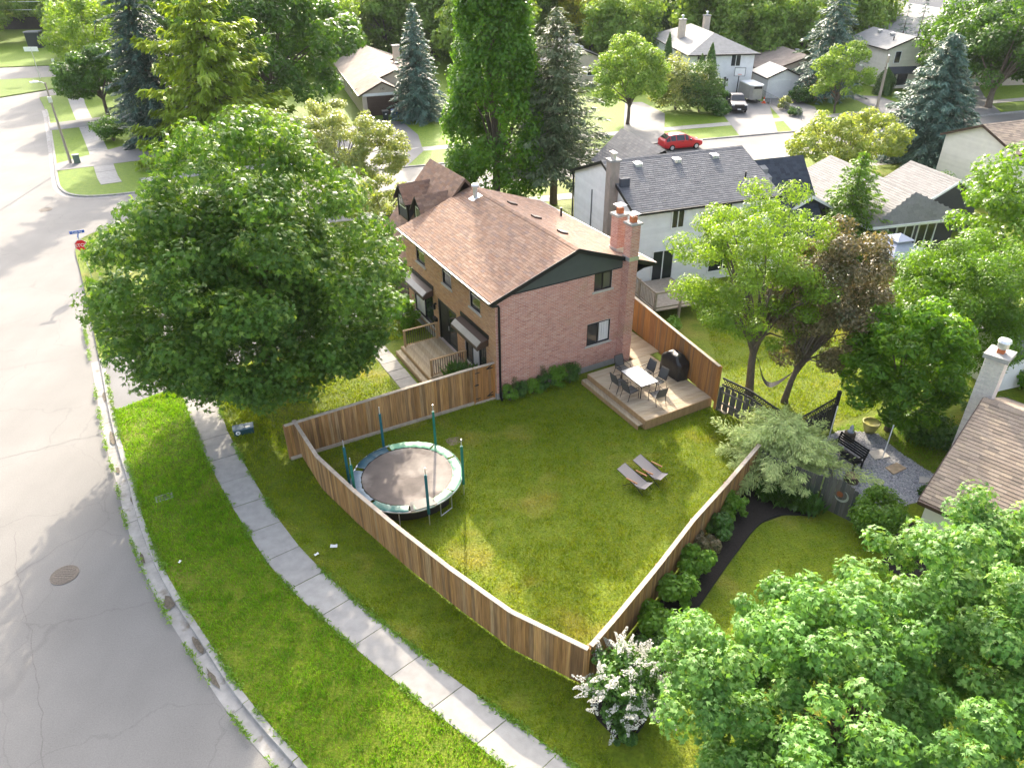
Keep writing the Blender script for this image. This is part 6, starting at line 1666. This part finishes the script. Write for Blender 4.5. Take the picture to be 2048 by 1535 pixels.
broadleaf('dense dark green maple behind its thick trunked neighbour', (57.6, 99.4), 2.4, 6.8, 6.6, 6.0, 5.2, 80, 1.4, 14000, .42, 'green', 'quad', .34, seed=59)
broadleaf('wide lime yellow shrub tree beyond the charcoal roof', (29.8, 66.4), .8, 2.6, 5.2, 3.6, 2.3, 70, .8, 14000, .26, 'lime', 'quad', .16, seed=60, zmin=-.6)
conifer('upright green conical tree between the blue black wing and the gazebo', (22.5, 47.3), 6.9, 2.9, 26, 'feather', 61, z0=.3, p=.75, droop=.05, n_br=12, size=.3, dens=30, shape='spray', ragged=.2, width=.45, trunk_r=.12)
broadleaf('leafy green tree at the frame edge beyond the shed', (29.4, 39.6), 2.4, 5.4, 4.2, 3.9, 3.8, 70, 1.0, 16000, .24, 'feather', 'quad', .2, seed=62)
# --- the garden trees behind the deck
broadleaf('airy light green locust tree behind the deck screen', (11.4, 29.9), 3.0, 6.2, 3.5, 3.3, 3.9, 105, .68, 36000, .17, 'locust', 'spray', .2, seed=71, off=(-.5, .4), flat=.6, rmin=.45, lump=.25, n_limb=34, zmin=-.9, core=.15, name='locust_tree')
broadleaf('purple brown leaved tree beside the light green locust', (12.9, 29.2), 2.2, 5.2, 2.6, 2.5, 3.3, 80, .62, 32000, .14, 'purple', 'quad', .15, seed=72, off=(1.2, .4), rmin=.5, lump=.2, n_limb=26, zmin=-.95, flat=.8, name='plum_tree')
broadleaf('full feathery green tree beside the garden shed', (21.2, 31.4), 1.6, 4.1, 3.6, 3.3, 3.4, 120, .75, 48000, .18, 'feather', 'spray', .18, seed=73, flat=.75, rmin=.5, zmin=-.9, inner=.4)
broadleaf('bright green chestnut with drooping leaves above the gravel bed', (16.8, 26.9), 1.2, 3.3, 2.3, 2.3, 2.8, 85, .6, 24000, .26, 'chestnut', 'spray', .15, seed=74, flat=.6, up=.25, rmin=.6, zmin=-.9, name='chestnut_tree', n_limb=20)
conifer('pale grey green juniper spreading over the fence corner', (11.0, 24.2), 2.5, 2.0, 14, 'juniper', 75, z0=.35, p=.45, droop=-.12, n_br=18, size=.17, dens=200, shape='needle', ragged=.3, width=.42, trunk_r=.1)
# --- shrubs by the far houses
def bush(label, base, r, h, mat, n=3500, size=.2, seed=1, group=None, name='shrub', shape='quad', cr=None, flat=.8, ncl=None, up=.5):
    rs = np.random.default_rng(seed)
    t = thing(name, label, 'shrub', (base[0], base[1], 0), 0, group)
    C = ell_clumps(rs, ncl or max(10, int(26 * r)), r * .85, r * .85, h * .48, -.75, .4, .3) + np.array([0, 0, h * .5])
    rad = (cr or r * .33) * rs.uniform(.45, 1.5, len(C))
    P, N, idx = clump_leaves(rs, n, C, rad, flat, up, .15); P[:, 2] = np.maximum(P[:, 2], .03)
    link('foliage', leaf_mesh('foliage', P, N, size * rs.uniform(.7, 1.3, n), shape, LM[mat], np.clip(rs.normal(.45, .22, n), .01, .99), rs=rs), t)
    mb = MB()
    for k in range(6):
        e = C[rs.integers(len(C))]; mb.tube([(0, 0, -.05), (e[0] * .4, e[1] * .4, h * .3), tuple(e)], [.04, .025, .01], 5, cap=False)
    mb.build('stems', MAT['bark'], t)
    return t
def column(label, base, h, r, mat, seed, group=None, n=3500, size=.3):
    rs = np.random.default_rng(seed)
    t = thing('columnar_cedar', label, 'cedar', (base[0], base[1], 0), 0, group)
    z = rs.random(n); a = rs.random(n) * 6.283; lob = 1 + .12 * np.sin(3 * a + 6 * z)
    rr = r * np.minimum(1, (1 - z) * 2.6) ** .7 * (.75 + .25 * rs.random(n)) * lob
    P = np.stack([rr * np.cos(a), rr * np.sin(a), .1 + z * h], 1)
    N = np.stack([np.cos(a), np.sin(a), np.full(n, .35)], 1) + rs.normal(size=(n, 3)) * .35; T = np.tile([0, 0, 1.], (n, 1)) + rs.normal(size=(n, 3)) * .35
    link('foliage', leaf_mesh('foliage', P, N, size * rs.uniform(.7, 1.3, n), 'spray', LM[mat], np.clip(rs.normal(.45, .22, n), .01, .99), T=T, rs=rs), t)
    MB().tube([(0, 0, -.05), (0, 0, h * .9)], [r * .2, .02], 6).build('trunk', MAT['bark'], t)
    return t
bush('dense rounded cherry laurel by the corner lamp', (-41.9, 80.4), 1.8, 2.1, 'green', 3500, .22, 81)
bush('cream flowering tall shrub in front of the white hip roof house', (19.9, 92.4), 2.9, 5.6, 'cream', 6500, .32, 82)
bush('dark green bushy conifer beside the navy pickup', (22.4, 91.0), 2.4, 5.2, 'cedar', 7500, .3, 83, shape='spray')
bush('low juniper mound at the driveway edge beside the pickup', (24.1, 89.9), 1.5, 1.8, 'shrub', 3000, .25, 84)
bush('light green shrub behind the navy pickup', (25.2, 94.4), 1.2, 2.6, 'hosta', 2600, .25, 85)
column('slender dark cedar column in front of the white house, the taller of two', (24.5, 96.6), 6.6, .75, 'cedar', 86)
column('slender dark cedar column in front of the white house, the shorter of two', (23.4, 96.6), 5.4, .75, 'cedar', 87)
column('slender dark cedar column against the side wall of the hip roof house', (20.8, 104.5), 6.8, .6, 'cedar', 88)
bush('round dark shrub in front of the brick porch', (36.0, 95.6), 1.4, 1.9, 'shrub', 3200, .25, 89)
bush('pale flowering shrub on the strip between the driveways', (32.7, 92.2), .8, 1.5, 'cream', 1500, .22, 90)
bush('low green planting on the strip between the driveways', (33.0, 88.8), .8, .8, 'shrub', 1500, .22, 91)
column('small dark cone shaped shrub by the cream house corner', (48.0, 100.2), 3.0, 1.2, 'cedar', 92)
bush('low yellow shrub behind the pale bungalow roof', (31.5, 58.5), 1.6, 1.7, 'lime', 3000, .22, 93)
bush('green shrub between the pale roof and the cream gable', (34.2, 56.8), 1.7, 2.2, 'green', 3500, .22, 94)
bush('green climber bush behind the white lattice', (21.9, 38.4), 1.4, 1.9, 'hosta', 4500, .18, 95)
bush('dark garden shrub below the tan house chimney', (21.3, 27.0), 1.2, 1.1, 'shrub', 3500, .16, 96)
bush('dark leafy shrub along the wall of the tan roofed house', (16.6, 22.0), .7, .8, 'shrub', 2600, .14, 97)
bush('overgrown green hedge behind the garden shed', (26.6, 33.8), 1.9, 1.6, 'green', 4500, .2, 98)
bush('pale leaved garden shrub beside the shed', (25.6, 30.2), 1.2, 1.3, 'hosta', 3200, .18, 99)
bush('dark leafy shrub at the foot of the bright chestnut', (18.4, 26.2), 1.3, .9, 'shrub', 3500, .15, 100)
bush('green shrub under the deck of the white house', (7.6, 36.6), .9, .9, 'shrub', 2200, .14, 101)
bush('leafy green shrub below the slanted skirting', (8.6, 36.0), .8, .9, 'hosta', 2000, .14, 102)
# --- the wood beyond
rsf = np.random.default_rng(9)
tmpl = [broadleaf('green broadleaf tree in the wood behind the beige bungalow', (-30, 128), 3.0, 6.6, 5.8, 5.6, 6.0, 80, 1.6, 12000, .55, 'far', 'quad', .3, seed=111, zmin=-.98, inner=.3, group='trees behind the beige bungalow'),
        broadleaf('green broadleaf tree in the wood behind the beige bungalow', (-20, 134), 3.0, 6.8, 5.4, 5.4, 6.3, 75, 1.5, 12000, .55, 'far', 'quad', .3, seed=112, zmin=-.98, inner=.3, group='trees behind the beige bungalow')]
spots = [(-6, 132), (-14, 140), (3, 135), (-38, 124), (-2, 142), (10, 138), (32, 134), (38, 142), (46, 138), (44, 128), (27, 146), (52, 132), (58, 144), (-24, 148), (-12, 150), (-40, 145), (-52, 140), (-46, 160), (-30, 165), (-10, 168), (8, 160), (25, 165), (42, 165), (60, 170), (75, 185), (92, 205), (115, 205), (130, 190), (-62, 165), (-70, 185), (-50, 185), (-25, 190), (0, 190), (30, 190), (55, 200), (80, 225), (-95, 195), (-112, 200), (-80, 205), (-120, 178), (-125, 150), (-108, 182), (-98, 186), (-20, 215), (20, 220), (50, 235), (-55, 215), (-90, 230), (100, 240), (-130, 230), (-45, 118), (-42, 108), (-12, 136), (-4, 118), (24, 136), (30, 124), (40, 134), (50, 124), (56, 136), (16, 150), (-68, 150), (-78, 168), (-88, 178), (-60, 140), (-100, 160), (-118, 190), (-104, 196), (-66, 130), (-56, 152), (8, 148), (35, 156), (48, 152), (62, 158), (70, 162), (-34, 136), (-6, 178), (14, 178), (-16, 182), (-38, 176), (40, 178), (84, 92), (92, 100), (80, 106), (0, 124), (18, 118), (34, 116), (44, 116), (-50, 128), (-28, 122), (-40, 132), (26, 152), (-20, 140), (4, 152), (54, 148), (-72, 142), (-84, 160), (-92, 168)]
for i, (x, y) in enumerate(spots):
    zone = ('beyond the far lawn and transformer cabinet' if x < -62 else 'behind the big cedar and the round corner tree' if x < -34 else 'behind the beige bungalow' if x < -8 else 'behind the pale roofed house and columnar tree' if x < 18 else 'behind the white hip roof house' if x < 62 else 'round the long pale roofed building')
    c_ = dup(tmpl[i % 2], (x + rsf.normal() * 1.2, y + rsf.normal() * 1.2, 0), rsf.random() * 6.28, label='green broadleaf tree in the wood ' + zone, scale=rsf.uniform(.85, 1.3))
    c_['group'] = 'trees ' + zone
yl = broadleaf('yellow leaved tree glowing in the wood beyond the houses', (13.5, 132), 4, 7.4, 6.0, 5.6, 5.2, 60, 1.5, 9000, .5, 'far_yellow', 'quad', .3, seed=113, group='yellow trees of the far wood')
for (x, y, s) in ((20, 141, .9), (36, 128, .8), (-108, 168, 1.0)): dup(yl, (x, y, 0), 1.0 + x, scale=s)
cd = column('dark cedar column in the row beyond the white hip roof house', (19.5, 128), 11, 1.4, 'cedar', 114, 'cedar row beyond the hip roof house', 3000, .6)
for k in range(8): dup(cd, (21.2 + k * 1.75, 129 + k * .35 + rsf.normal() * .3, 0), k, scale=rsf.uniform(.85, 1.1))
rs = np.random.default_rng(400); n = 26000
q = np.array([(rs.uniform(-125, 78), rs.uniform(122, 215)) for _ in range(900)]); q = q[~((q[:, 0] < -62) & (q[:, 1] < 176)) & ~((q[:, 0] > 40) & (q[:, 1] < 160)) & ~((q[:, 0] > 0) & (q[:, 0] < 20) & (q[:, 1] < 126))]
C = np.column_stack([q, rs.uniform(.6, 2.6, len(q))]); P, N, idx = clump_leaves(rs, n, C, rs.uniform(1.2, 3.4, len(q)), .7, .6, .2)
o = link('undergrowth', leaf_mesh('undergrowth', P, N, .7 * rs.uniform(.6, 1.3, n), 'quad', LM['far'], np.clip(rs.normal(.45, .2, n), .01, .99), rs=rs), None, 'stuff')
tag(o, 'leafy undergrowth filling the wood beyond the houses', 'undergrowth')
# far board fence under the trees
wf = thing('board_fence', 'dark board fence below the far trees', 'fence', (-128, 178, 0), R(4))
me_ = MB().box(0, 1.4, -.05, .05, 0, 2.4).mesh('board', MAT['fence_dark'])
for k in range(40): link('board', me_, wf, loc=(k * 1.42, 0, 0))

# --- beds along the fences
raised('mulch_bed', [(3.0, 12.2), (3.6, 12.7), (4.35, 14.1), (5.2, 15.7), (6.6, 17.6), (8.0, 19.4), (9.3, 20.9), (10.4, 21.4), (11.6, 21.3), (11.0, 22.4), (10.1, 23.3), (9.7, 23.3), (7.95, 21.1), (6.3, 19.1), (4.75, 17.0), (3.05, 14.9), (2.25, 13.8), (2.2, 13.3), (2.35, 12.9), (2.7, 12.45)], -.02, .02, MAT['soil'])
raised('mulch_bed', [(12.6, 21.4), (13.1, 20.6), (13.4, 19.4), (13.0, 18.6), (14.5, 17.5), (16, 20), (14.4, 21.6)], -.02, .02, MAT['soil'])
edge = smooth_line([(3.0, 12.15), (3.62, 12.68), (4.37, 14.08), (5.22, 15.68), (6.62, 17.58), (8.02, 19.38), (9.32, 20.88), (10.4, 21.38), (11.6, 21.28)], 5)
MB().tube([(x, y, .04) for x, y in edge], .03, 6).build('lawn_edging', MAT['rubber'], None, kind='structure')
bs = [((8.35, 21.35), .6, 1.0, 'hosta', 'broad leaved green shrub beside the fence, first from the day lilies'), ((7.6, 20.35), .55, .9, 'shrub', 'dark rounded shrub in the fence bed beside the broad leaved one'), ((6.85, 19.45), .45, .75, 'purple', 'bronze green shrub in the fence bed with open twigs'),
      ((6.3, 18.45), .6, .95, 'hosta', 'bright green mounded shrub halfway along the fence bed'), ((5.4, 17.2), .65, 1.0, 'hosta', 'bright green large leaved shrub next along the fence bed'), ((4.5, 16.05), .65, 1.0, 'hosta', 'bright green large leaved shrub behind the white lilac'), ((4.3, 15.0), .5, .7, 'shrub', 'small green shrub in the shade of the white lilac'),
      ((3.9, 13.6), .45, .5, 'shrub', 'low green plant on the mulch beside the lilac'), ((3.0, 12.3), .3, .4, 'shrub', 'tiny green plant at the mulch bed tip')]
for i, (p, r_, h_, m, lb) in enumerate(bs): bush(lb, p, r_, h_, m, 2600, .13, 120 + i, shape='oval', cr=r_ * .42, group=None)
bush('dense green shrub climbing the end of the moon gate', (13.4, 20.4), 1.0, 1.9, 'feather', 6500, .12, 140)
# strap leaved lilies
def lilies(label, pts, n, h, mat, seed, name='strap_leaf_clump', w=1.0):
    rs = np.random.default_rng(seed); c = np.array(pts, float)
    t = thing(name, label, 'plant', (c[:, 0].mean(), c[:, 1].mean(), 0)); c = c - c.mean(0)
    k = rs.integers(len(c), size=n); a = rs.random(n) * 6.283; lean = rs.random(n) * .8
    P = np.stack([c[k, 0] + rs.normal(size=n) * .14 * w + np.cos(a) * lean * h * .35, c[k, 1] + rs.normal(size=n) * .14 * w + np.sin(a) * lean * h * .35, h * (.5 - .25 * lean)], 1)
    T = np.stack([np.cos(a) * lean, np.sin(a) * lean, 1 - .6 * lean], 1); N = np.stack([-np.cos(a), -np.sin(a), np.full(n, .6)], 1)
    link('foliage', leaf_mesh('foliage', P, N, h * rs.uniform(.7, 1.2, n), 'needle', LM[mat], np.clip(rs.normal(.5, .25, n), .01, .99), T=T, rs=rs), t)
    MB().lathe([(.12, 0), (.06, .08)], 8).build('root_crown', MAT['soil'], t)
    return t
lilies('arching day lily leaves massed below the weathered fence', [(10.0, 22.4), (10.4, 22.1), (10.8, 21.9), (11.2, 21.75), (11.5, 21.6), (10.3, 22.6), (10.8, 22.3), (11.2, 22.1)], 1500, .75, 'lily', 150)
lilies('spiky green grass plant in front of the porch window', [tuple(HW2(-1.0, 2.1)), tuple(HW2(-.7, 1.7)), tuple(HW2(-1.3, 1.6)), tuple(HW2(-.8, 1.3))], 800, 1.3, 'lily', 151)
for i, (u, v, r_, h_, lb) in enumerate(((.5, -.35, .35, .75, 'weedy green plant at the brick corner beside the downspout'), (1.1, -.3, .4, .8, 'weedy green plant against the brick wall, next to the corner'), (1.75, -.35, .42, .7, 'leafy weeds along the middle of the brick wall'), (2.5, -.35, .45, .95, 'leafy weeds below the bare brick wall'), (3.2, -.4, .5, 1.15, 'taller leafy weeds beside the deck step'), (3.85, -.45, .55, 1.2, 'bushiest weeds beside the basement window'))):
    p = HW2(u, v); bush(lb, p, r_, h_, 'shrub' if i % 2 else 'hosta', 2200, .11, 160 + i, shape='spray', cr=r_ * .45)
for i, (u, v) in enumerate(((2.3, -.3), (.62, -.5))):
    rs = np.random.default_rng(180 + i); p = HW2(u, v); t = thing('seed_stalk', ['reddish seed stalk rising from the wall weeds', 'reddish seed stalk rising at the brick corner'][i], 'plant', (p[0], p[1], 0))
    MB().tube([(0, 0, 0), (.02, 0, .8), (.03, .02, 1.35)], [.012, .01, .006], 5).build('stem', MAT['bark'], t)
    n = 160; P = np.stack([rs.normal(size=n) * .07 + .03, rs.normal(size=n) * .07, .9 + rs.random(n) * .45], 1)
    link('seed_head', leaf_mesh('seed_head', P, rs.normal(size=(n, 3)), .07, 'quad', LM['purple'], rs.random(n), rs=rs), t)
bush('leafy shrub growing under the front bow window', HW2(-.9, 9.6), .9, 1.6, 'hosta', 3500, .15, 190)
# white lilac at the fence corner
rs = np.random.default_rng(200)
lt = thing('white_lilac', 'white flowering lilac bush at the near fence corner', 'shrub', (3.15, 13.35, 0))
C = ell_clumps(rs, 42, .95, .95, .85, -.6, .6) + np.array([0, 0, 1.0]); rad = .34 * rs.uniform(.7, 1.2, len(C))
P, N, idx = clump_leaves(rs, 5200, C, rad, .8, .5, .3)
link('foliage', leaf_mesh('foliage', P, N, .11 * rs.uniform(.7, 1.3, len(P)), 'oval', LM['shrub'], rs.random(len(P)), rs=rs), lt)
D = unit(C - np.array([0, 0, .6])); D[:, 2] = np.abs(D[:, 2]) * .6 + .25
tip = np.concatenate([C + D * .22, C + D * .12 + rs.normal(size=C.shape) * .25, C[:30] + D[:30] * .2 + rs.normal(size=(30, 3)) * .22]); DD = unit(np.concatenate([D, D, D[:30]]) + rs.normal(size=(len(tip), 3)) * .5)
m = 70; s = rs.random((len(tip), m)); rr = .075 * (1 - s) + .014; an = rs.random((len(tip), m)) * 6.283
U = unit(np.cross(DD, [0, 0, 1.0])); W_ = np.cross(DD, U)
P = (tip[:, None] + DD[:, None] * (s * .42)[..., None] + U[:, None] * (rr * np.cos(an))[..., None] + W_[:, None] * (rr * np.sin(an))[..., None]).reshape(-1, 3)
link('blossom', leaf_mesh('blossom', P, rs.normal(size=P.shape) + np.array([0, 0, .6]), .06, 'quad', LM['blossom'], rs.random(len(P)), rs=rs), lt)
mb = MB()
for k in range(10): mb.tube([(rs.normal() * .1, rs.normal() * .1, -.05), tuple(C[k] * .5), tuple(C[k])], [.035, .02, .01], 5, cap=False)
mb.build('stems', MAT['bark'], lt)

# ------------------------------------------------------------------ grass blades (uncountable)
def in_poly(p, poly):
    x, y = p[:, 0], p[:, 1]; ins = np.zeros(len(p), bool); n = len(poly)
    for i in range(n):
        (x0, y0), (x1, y1) = poly[i], poly[(i + 1) % n]
        c = ((y0 > y) != (y1 > y)) & (x < (x1 - x0) * (y - y0) / (y1 - y0 + 1e-12) + x0)
        ins ^= c
    return ins
def vnoise(p, s, seed):
    rs = np.random.default_rng(seed); g_ = rs.random((64, 64)); q = p / s; i = np.floor(q).astype(int); f = q - i; f = f * f * (3 - 2 * f)
    a = g_[i[:, 0] % 64, i[:, 1] % 64]; b = g_[(i[:, 0] + 1) % 64, i[:, 1] % 64]; c = g_[i[:, 0] % 64, (i[:, 1] + 1) % 64]; d = g_[(i[:, 0] + 1) % 64, (i[:, 1] + 1) % 64]
    return (a * (1 - f[:, 0]) + b * f[:, 0]) * (1 - f[:, 1]) + (c * (1 - f[:, 0]) + d * f[:, 0]) * f[:, 1]
def grass(name, poly, dens, mat, h=.09, w=.026, seed=1, holes=(), parent=None, label=None):
    rs = np.random.default_rng(seed); q = np.array(poly); lo, hi = q.min(0), q.max(0)
    n = int((hi[0] - lo[0]) * (hi[1] - lo[1]) * dens); p = lo + rs.random((n, 2)) * (hi - lo); p = p[in_poly(p, poly)]
    for hp in holes: p = p[~in_poly(p, hp)]
    nz = .6 * vnoise(p, .45, seed) + .4 * vnoise(p, 1.7, seed + 1); p = p[rs.random(len(p)) < .35 + .9 * nz]; n = len(p)
    nz = .6 * vnoise(p, .45, seed) + .4 * vnoise(p, 1.7, seed + 1)
    H_ = h * (.45 + .9 * nz) * rs.uniform(.6, 1.3, n); a = rs.random(n) * 6.283; ln = rs.uniform(.2, 1.0, n)
    b = rs.random(n) * 6.283; ww = w * rs.uniform(.6, 1.3, n)
    V_ = np.zeros((n, 3, 3)); V_[:, 0, :2] = p + np.stack([np.cos(b), np.sin(b)], 1) * ww[:, None] / 2; V_[:, 1, :2] = p - np.stack([np.cos(b), np.sin(b)], 1) * ww[:, None] / 2
    V_[:, 2, :2] = p + np.stack([np.cos(a), np.sin(a)], 1) * (H_ * ln)[:, None]; V_[:, 2, 2] = H_; V_[:, :2, 2] = -.005
    me = bpy.data.meshes.new(name); me.vertices.add(n * 3); me.vertices.foreach_set('co', V_.reshape(-1).astype(np.float32))
    me.loops.add(n * 3); me.loops.foreach_set('vertex_index', np.arange(n * 3, dtype=np.int32)); me.polygons.add(n); me.polygons.foreach_set('loop_start', (np.arange(n) * 3).astype(np.int32))
    at = me.attributes.new('tint', 'FLOAT', 'FACE'); at.data.foreach_set('value', rs.random(n).astype(np.float32) * .98 + .01)
    me.materials.append(MAT[mat]); me.update(calc_edges=True)
    o = link(name, me, None, 'stuff')
    if label: tag(o, label, 'grass')
circ = lambda x, y, r_: [(x + r_ * math.cos(a), y + r_ * math.sin(a)) for a in np.linspace(0, 2 * math.pi, 25)[:-1]]
deck_h = [HW2(4.25, -5.6), HW2(8.5, -5.6), HW2(8.5, 0), HW2(4.25, 0)]
house_h = [HW2(-.05, -.05), HW2(8.6, -.05), HW2(8.6, 11), HW2(-.05, 11)]
yard = ff + rfl[1:] + [(10.6, 27.4), HW2(8.5, -5.9), HW2(8.4, .1), HW2(0, .1), HW2(-9.8, .25)]
grass('grass', yard, 520, 'blade', .085, .03, 301, [deck_h, house_h], label='mown yellow green back lawn inside the fence')
verge = kerb_near[8:62] + walk_l[::-1][1:11][::-1][::-1]
wl = smooth_line(walk_l, 8); wr_ = smooth_line(walk_r, 8)
kb = offset_line(kerb_near[6:70], -.2)
drive_h = [HW2(-17.5, 8.0), HW2(-14.6, 8.6), HW2(-8, 10.1), HW2(.3, 10.65), HW2(.3, 15.3), HW2(-8, 15.1), HW2(-17.8, 13.9)]
vg = [p for p in kb] + [p for p in wl if p[1] < 41]
grass('grass', vg, 620, 'blade_green', .12, .032, 303, [drive_h], label='lush green verge between kerb and sidewalk')
strip = [p for p in wr_[::-1] if p[1] < 32][::1] + [(-13.4, 31.8), HW2(-9.9, .5)] + ff + [(2.6, 11.7), (4.4, 9.4)]
grass('grass', strip, 480, 'blade', .11, .03, 305, label='shaded grass strip between sidewalk and board fence')
front = [HW2(-9.9, .5), HW2(-3.8, .5), HW2(-3.7, 8), HW2(-.1, 8), HW2(-.1, 10.4), HW2(-8, 9.9), HW2(-14.4, 8.5)] + [(-14.4, 30.2)]
grass('grass', front, 380, 'blade', .1, .032, 307, label='front lawn between the porch walk and the maple')
nl = [(3.6, 11.4), (3.72, 12.65), (4.42, 14.05), (5.27, 15.65), (6.67, 17.55), (8.07, 19.33), (9.36, 20.82), (10.4, 21.33), (11.6, 21.22), (12.7, 20.9), (13.2, 19.6), (13, 17), (12, 12), (8, 8)]
grass('grass', nl, 330, 'blade', .06, .028, 309, label='short neighbouring lawn inside the curved bed edge')
bl_ = [(10.9, 27.9), (11.9, 25.6), (14.3, 27.3), (17, 28.5), (19, 31), (20, 36), (19, 38.5), (17, 40), (11, 37.5), (10.6, 33)]
grass('grass', bl_, 300, 'blade', .1, .034, 311, label='bright sunlit garden lawn behind the lattice fence')
dl = [(14.2, 26.9), (16.2, 26.7), (16.7, 25.2), (17.5, 23.6), (16.8, 22.4), (19, 20.5), (22, 26), (19, 29)]
grass('grass', dl, 250, 'blade_green', .09, .03, 313, label='dark shaded lawn between gravel bed and tan house')
# weeds growing over slab and kerb edges
def fringe(line, seed, dens=26, sp=.07, h=.1):
    ln = resample(line, .06); rs = np.random.default_rng(seed); pts = []
    q = np.array(ln); w = vnoise(q, .8, seed)
    for p, ww in zip(ln, w):
        for _ in range(rs.poisson(max(0, ww - .25) * 7)): pts.append((p[0] + rs.normal() * sp, p[1] + rs.normal() * sp))
    return np.array(pts)
fp = np.concatenate([fringe([p for p in wl if p[1] < 40], 1, sp=.05), fringe([p for p in wr_ if p[1] < 40], 2, sp=.05), fringe(offset_line(kerb_near[6:66], .42), 3, sp=.03), fringe(offset_line(kerb_near[6:66], -.19), 4, sp=.05)])
fp = np.repeat(fp, 3, axis=0)
rs = np.random.default_rng(77); n = len(fp); fp = fp + rs.normal(size=fp.shape) * .035
P = np.column_stack([fp, rs.uniform(.02, .07, n)])
link('edge_weeds', leaf_mesh('edge_weeds', P, rs.normal(size=(n, 3)) * .6 + np.array([0, 0, .8]), .13 * rs.uniform(.5, 1.4, n), 'needle', LM['fringe'], rs.random(n), rs=rs), None, 'stuff')
tag(bpy.context.scene.objects['edge_weeds'], 'weeds sprouting along the slab and kerb edges', 'weeds')
# loose stones of the gravel bed
rs = np.random.default_rng(88); q = np.array(bedpoly); p = q.min(0) + rs.random((16000, 2)) * (q.max(0) - q.min(0)); p = p[in_poly(p, bedpoly)]
n = len(p); mb = []
base = np.array([(1, 0, 0), (0, 1, 0), (-1, 0, 0), (0, -1, 0), (0, 0, .8), (.5, .5, .5)][:5]); fs = np.array([(0, 1, 4), (1, 2, 4), (2, 3, 4), (3, 0, 4)])
sz = rs.uniform(.03, .075, n); an = rs.random(n) * 6.283; ca, sa = np.cos(an), np.sin(an); st_ = rs.uniform(.6, 1.3, n)
Vx = base[None, :, 0] * sz[:, None]; Vy = base[None, :, 1] * (sz * st_)[:, None]
VV = np.stack([p[:, None, 0] + Vx * ca[:, None] - Vy * sa[:, None], p[:, None, 1] + Vx * sa[:, None] + Vy * ca[:, None], base[None, :, 2] * sz[:, None] + .004 + 0 * Vx], 2)
me = bpy.data.meshes.new('gravel'); me.vertices.add(n * 5); me.vertices.foreach_set('co', VV.reshape(-1).astype(np.float32)); F_ = (fs[None] + (np.arange(n) * 5)[:, None, None]).reshape(-1)
me.loops.add(len(F_)); me.loops.foreach_set('vertex_index', F_.astype(np.int32)); me.polygons.add(n * 4); me.polygons.foreach_set('loop_start', (np.arange(n * 4) * 3).astype(np.int32))
a_ = me.attributes.new('tint', 'FLOAT', 'FACE'); a_.data.foreach_set('value', np.repeat(rs.random(n), 4).astype(np.float32)); me.materials.append(M('gravel stone', [(.16, .165, .18), (.30, .31, .33), (.42, .42, .43), (.22, .225, .25), (.50, .49, .48)], .8, 20, .1)); me.update(calc_edges=True)
tag(link('gravel', me, None, 'stuff'), 'grey blue gravel around the garden bench', 'gravel')

# ------------------------------------------------------------------ the thin summer haze between here and the far wood
hm_ = bpy.data.materials.new('summer haze'); hm_.use_nodes = True
nt = hm_.node_tree; nt.nodes.clear()
out = nt.nodes.new('ShaderNodeOutputMaterial'); pv = nt.nodes.new('ShaderNodeVolumePrincipled')
pv.inputs['Color'].default_value = (.93, .96, 1, 1); pv.inputs['Density'].default_value = .00009; pv.inputs['Anisotropy'].default_value = 0.0
nt.links.new(pv.outputs[0], out.inputs['Volume'])
hz_o = MB().box(-720, 720, -320, 1120, -1.4, 26).build('haze', hm_, None, kind='stuff')
tag(hz_o, 'thin pale summer haze over the neighbourhood', 'haze')
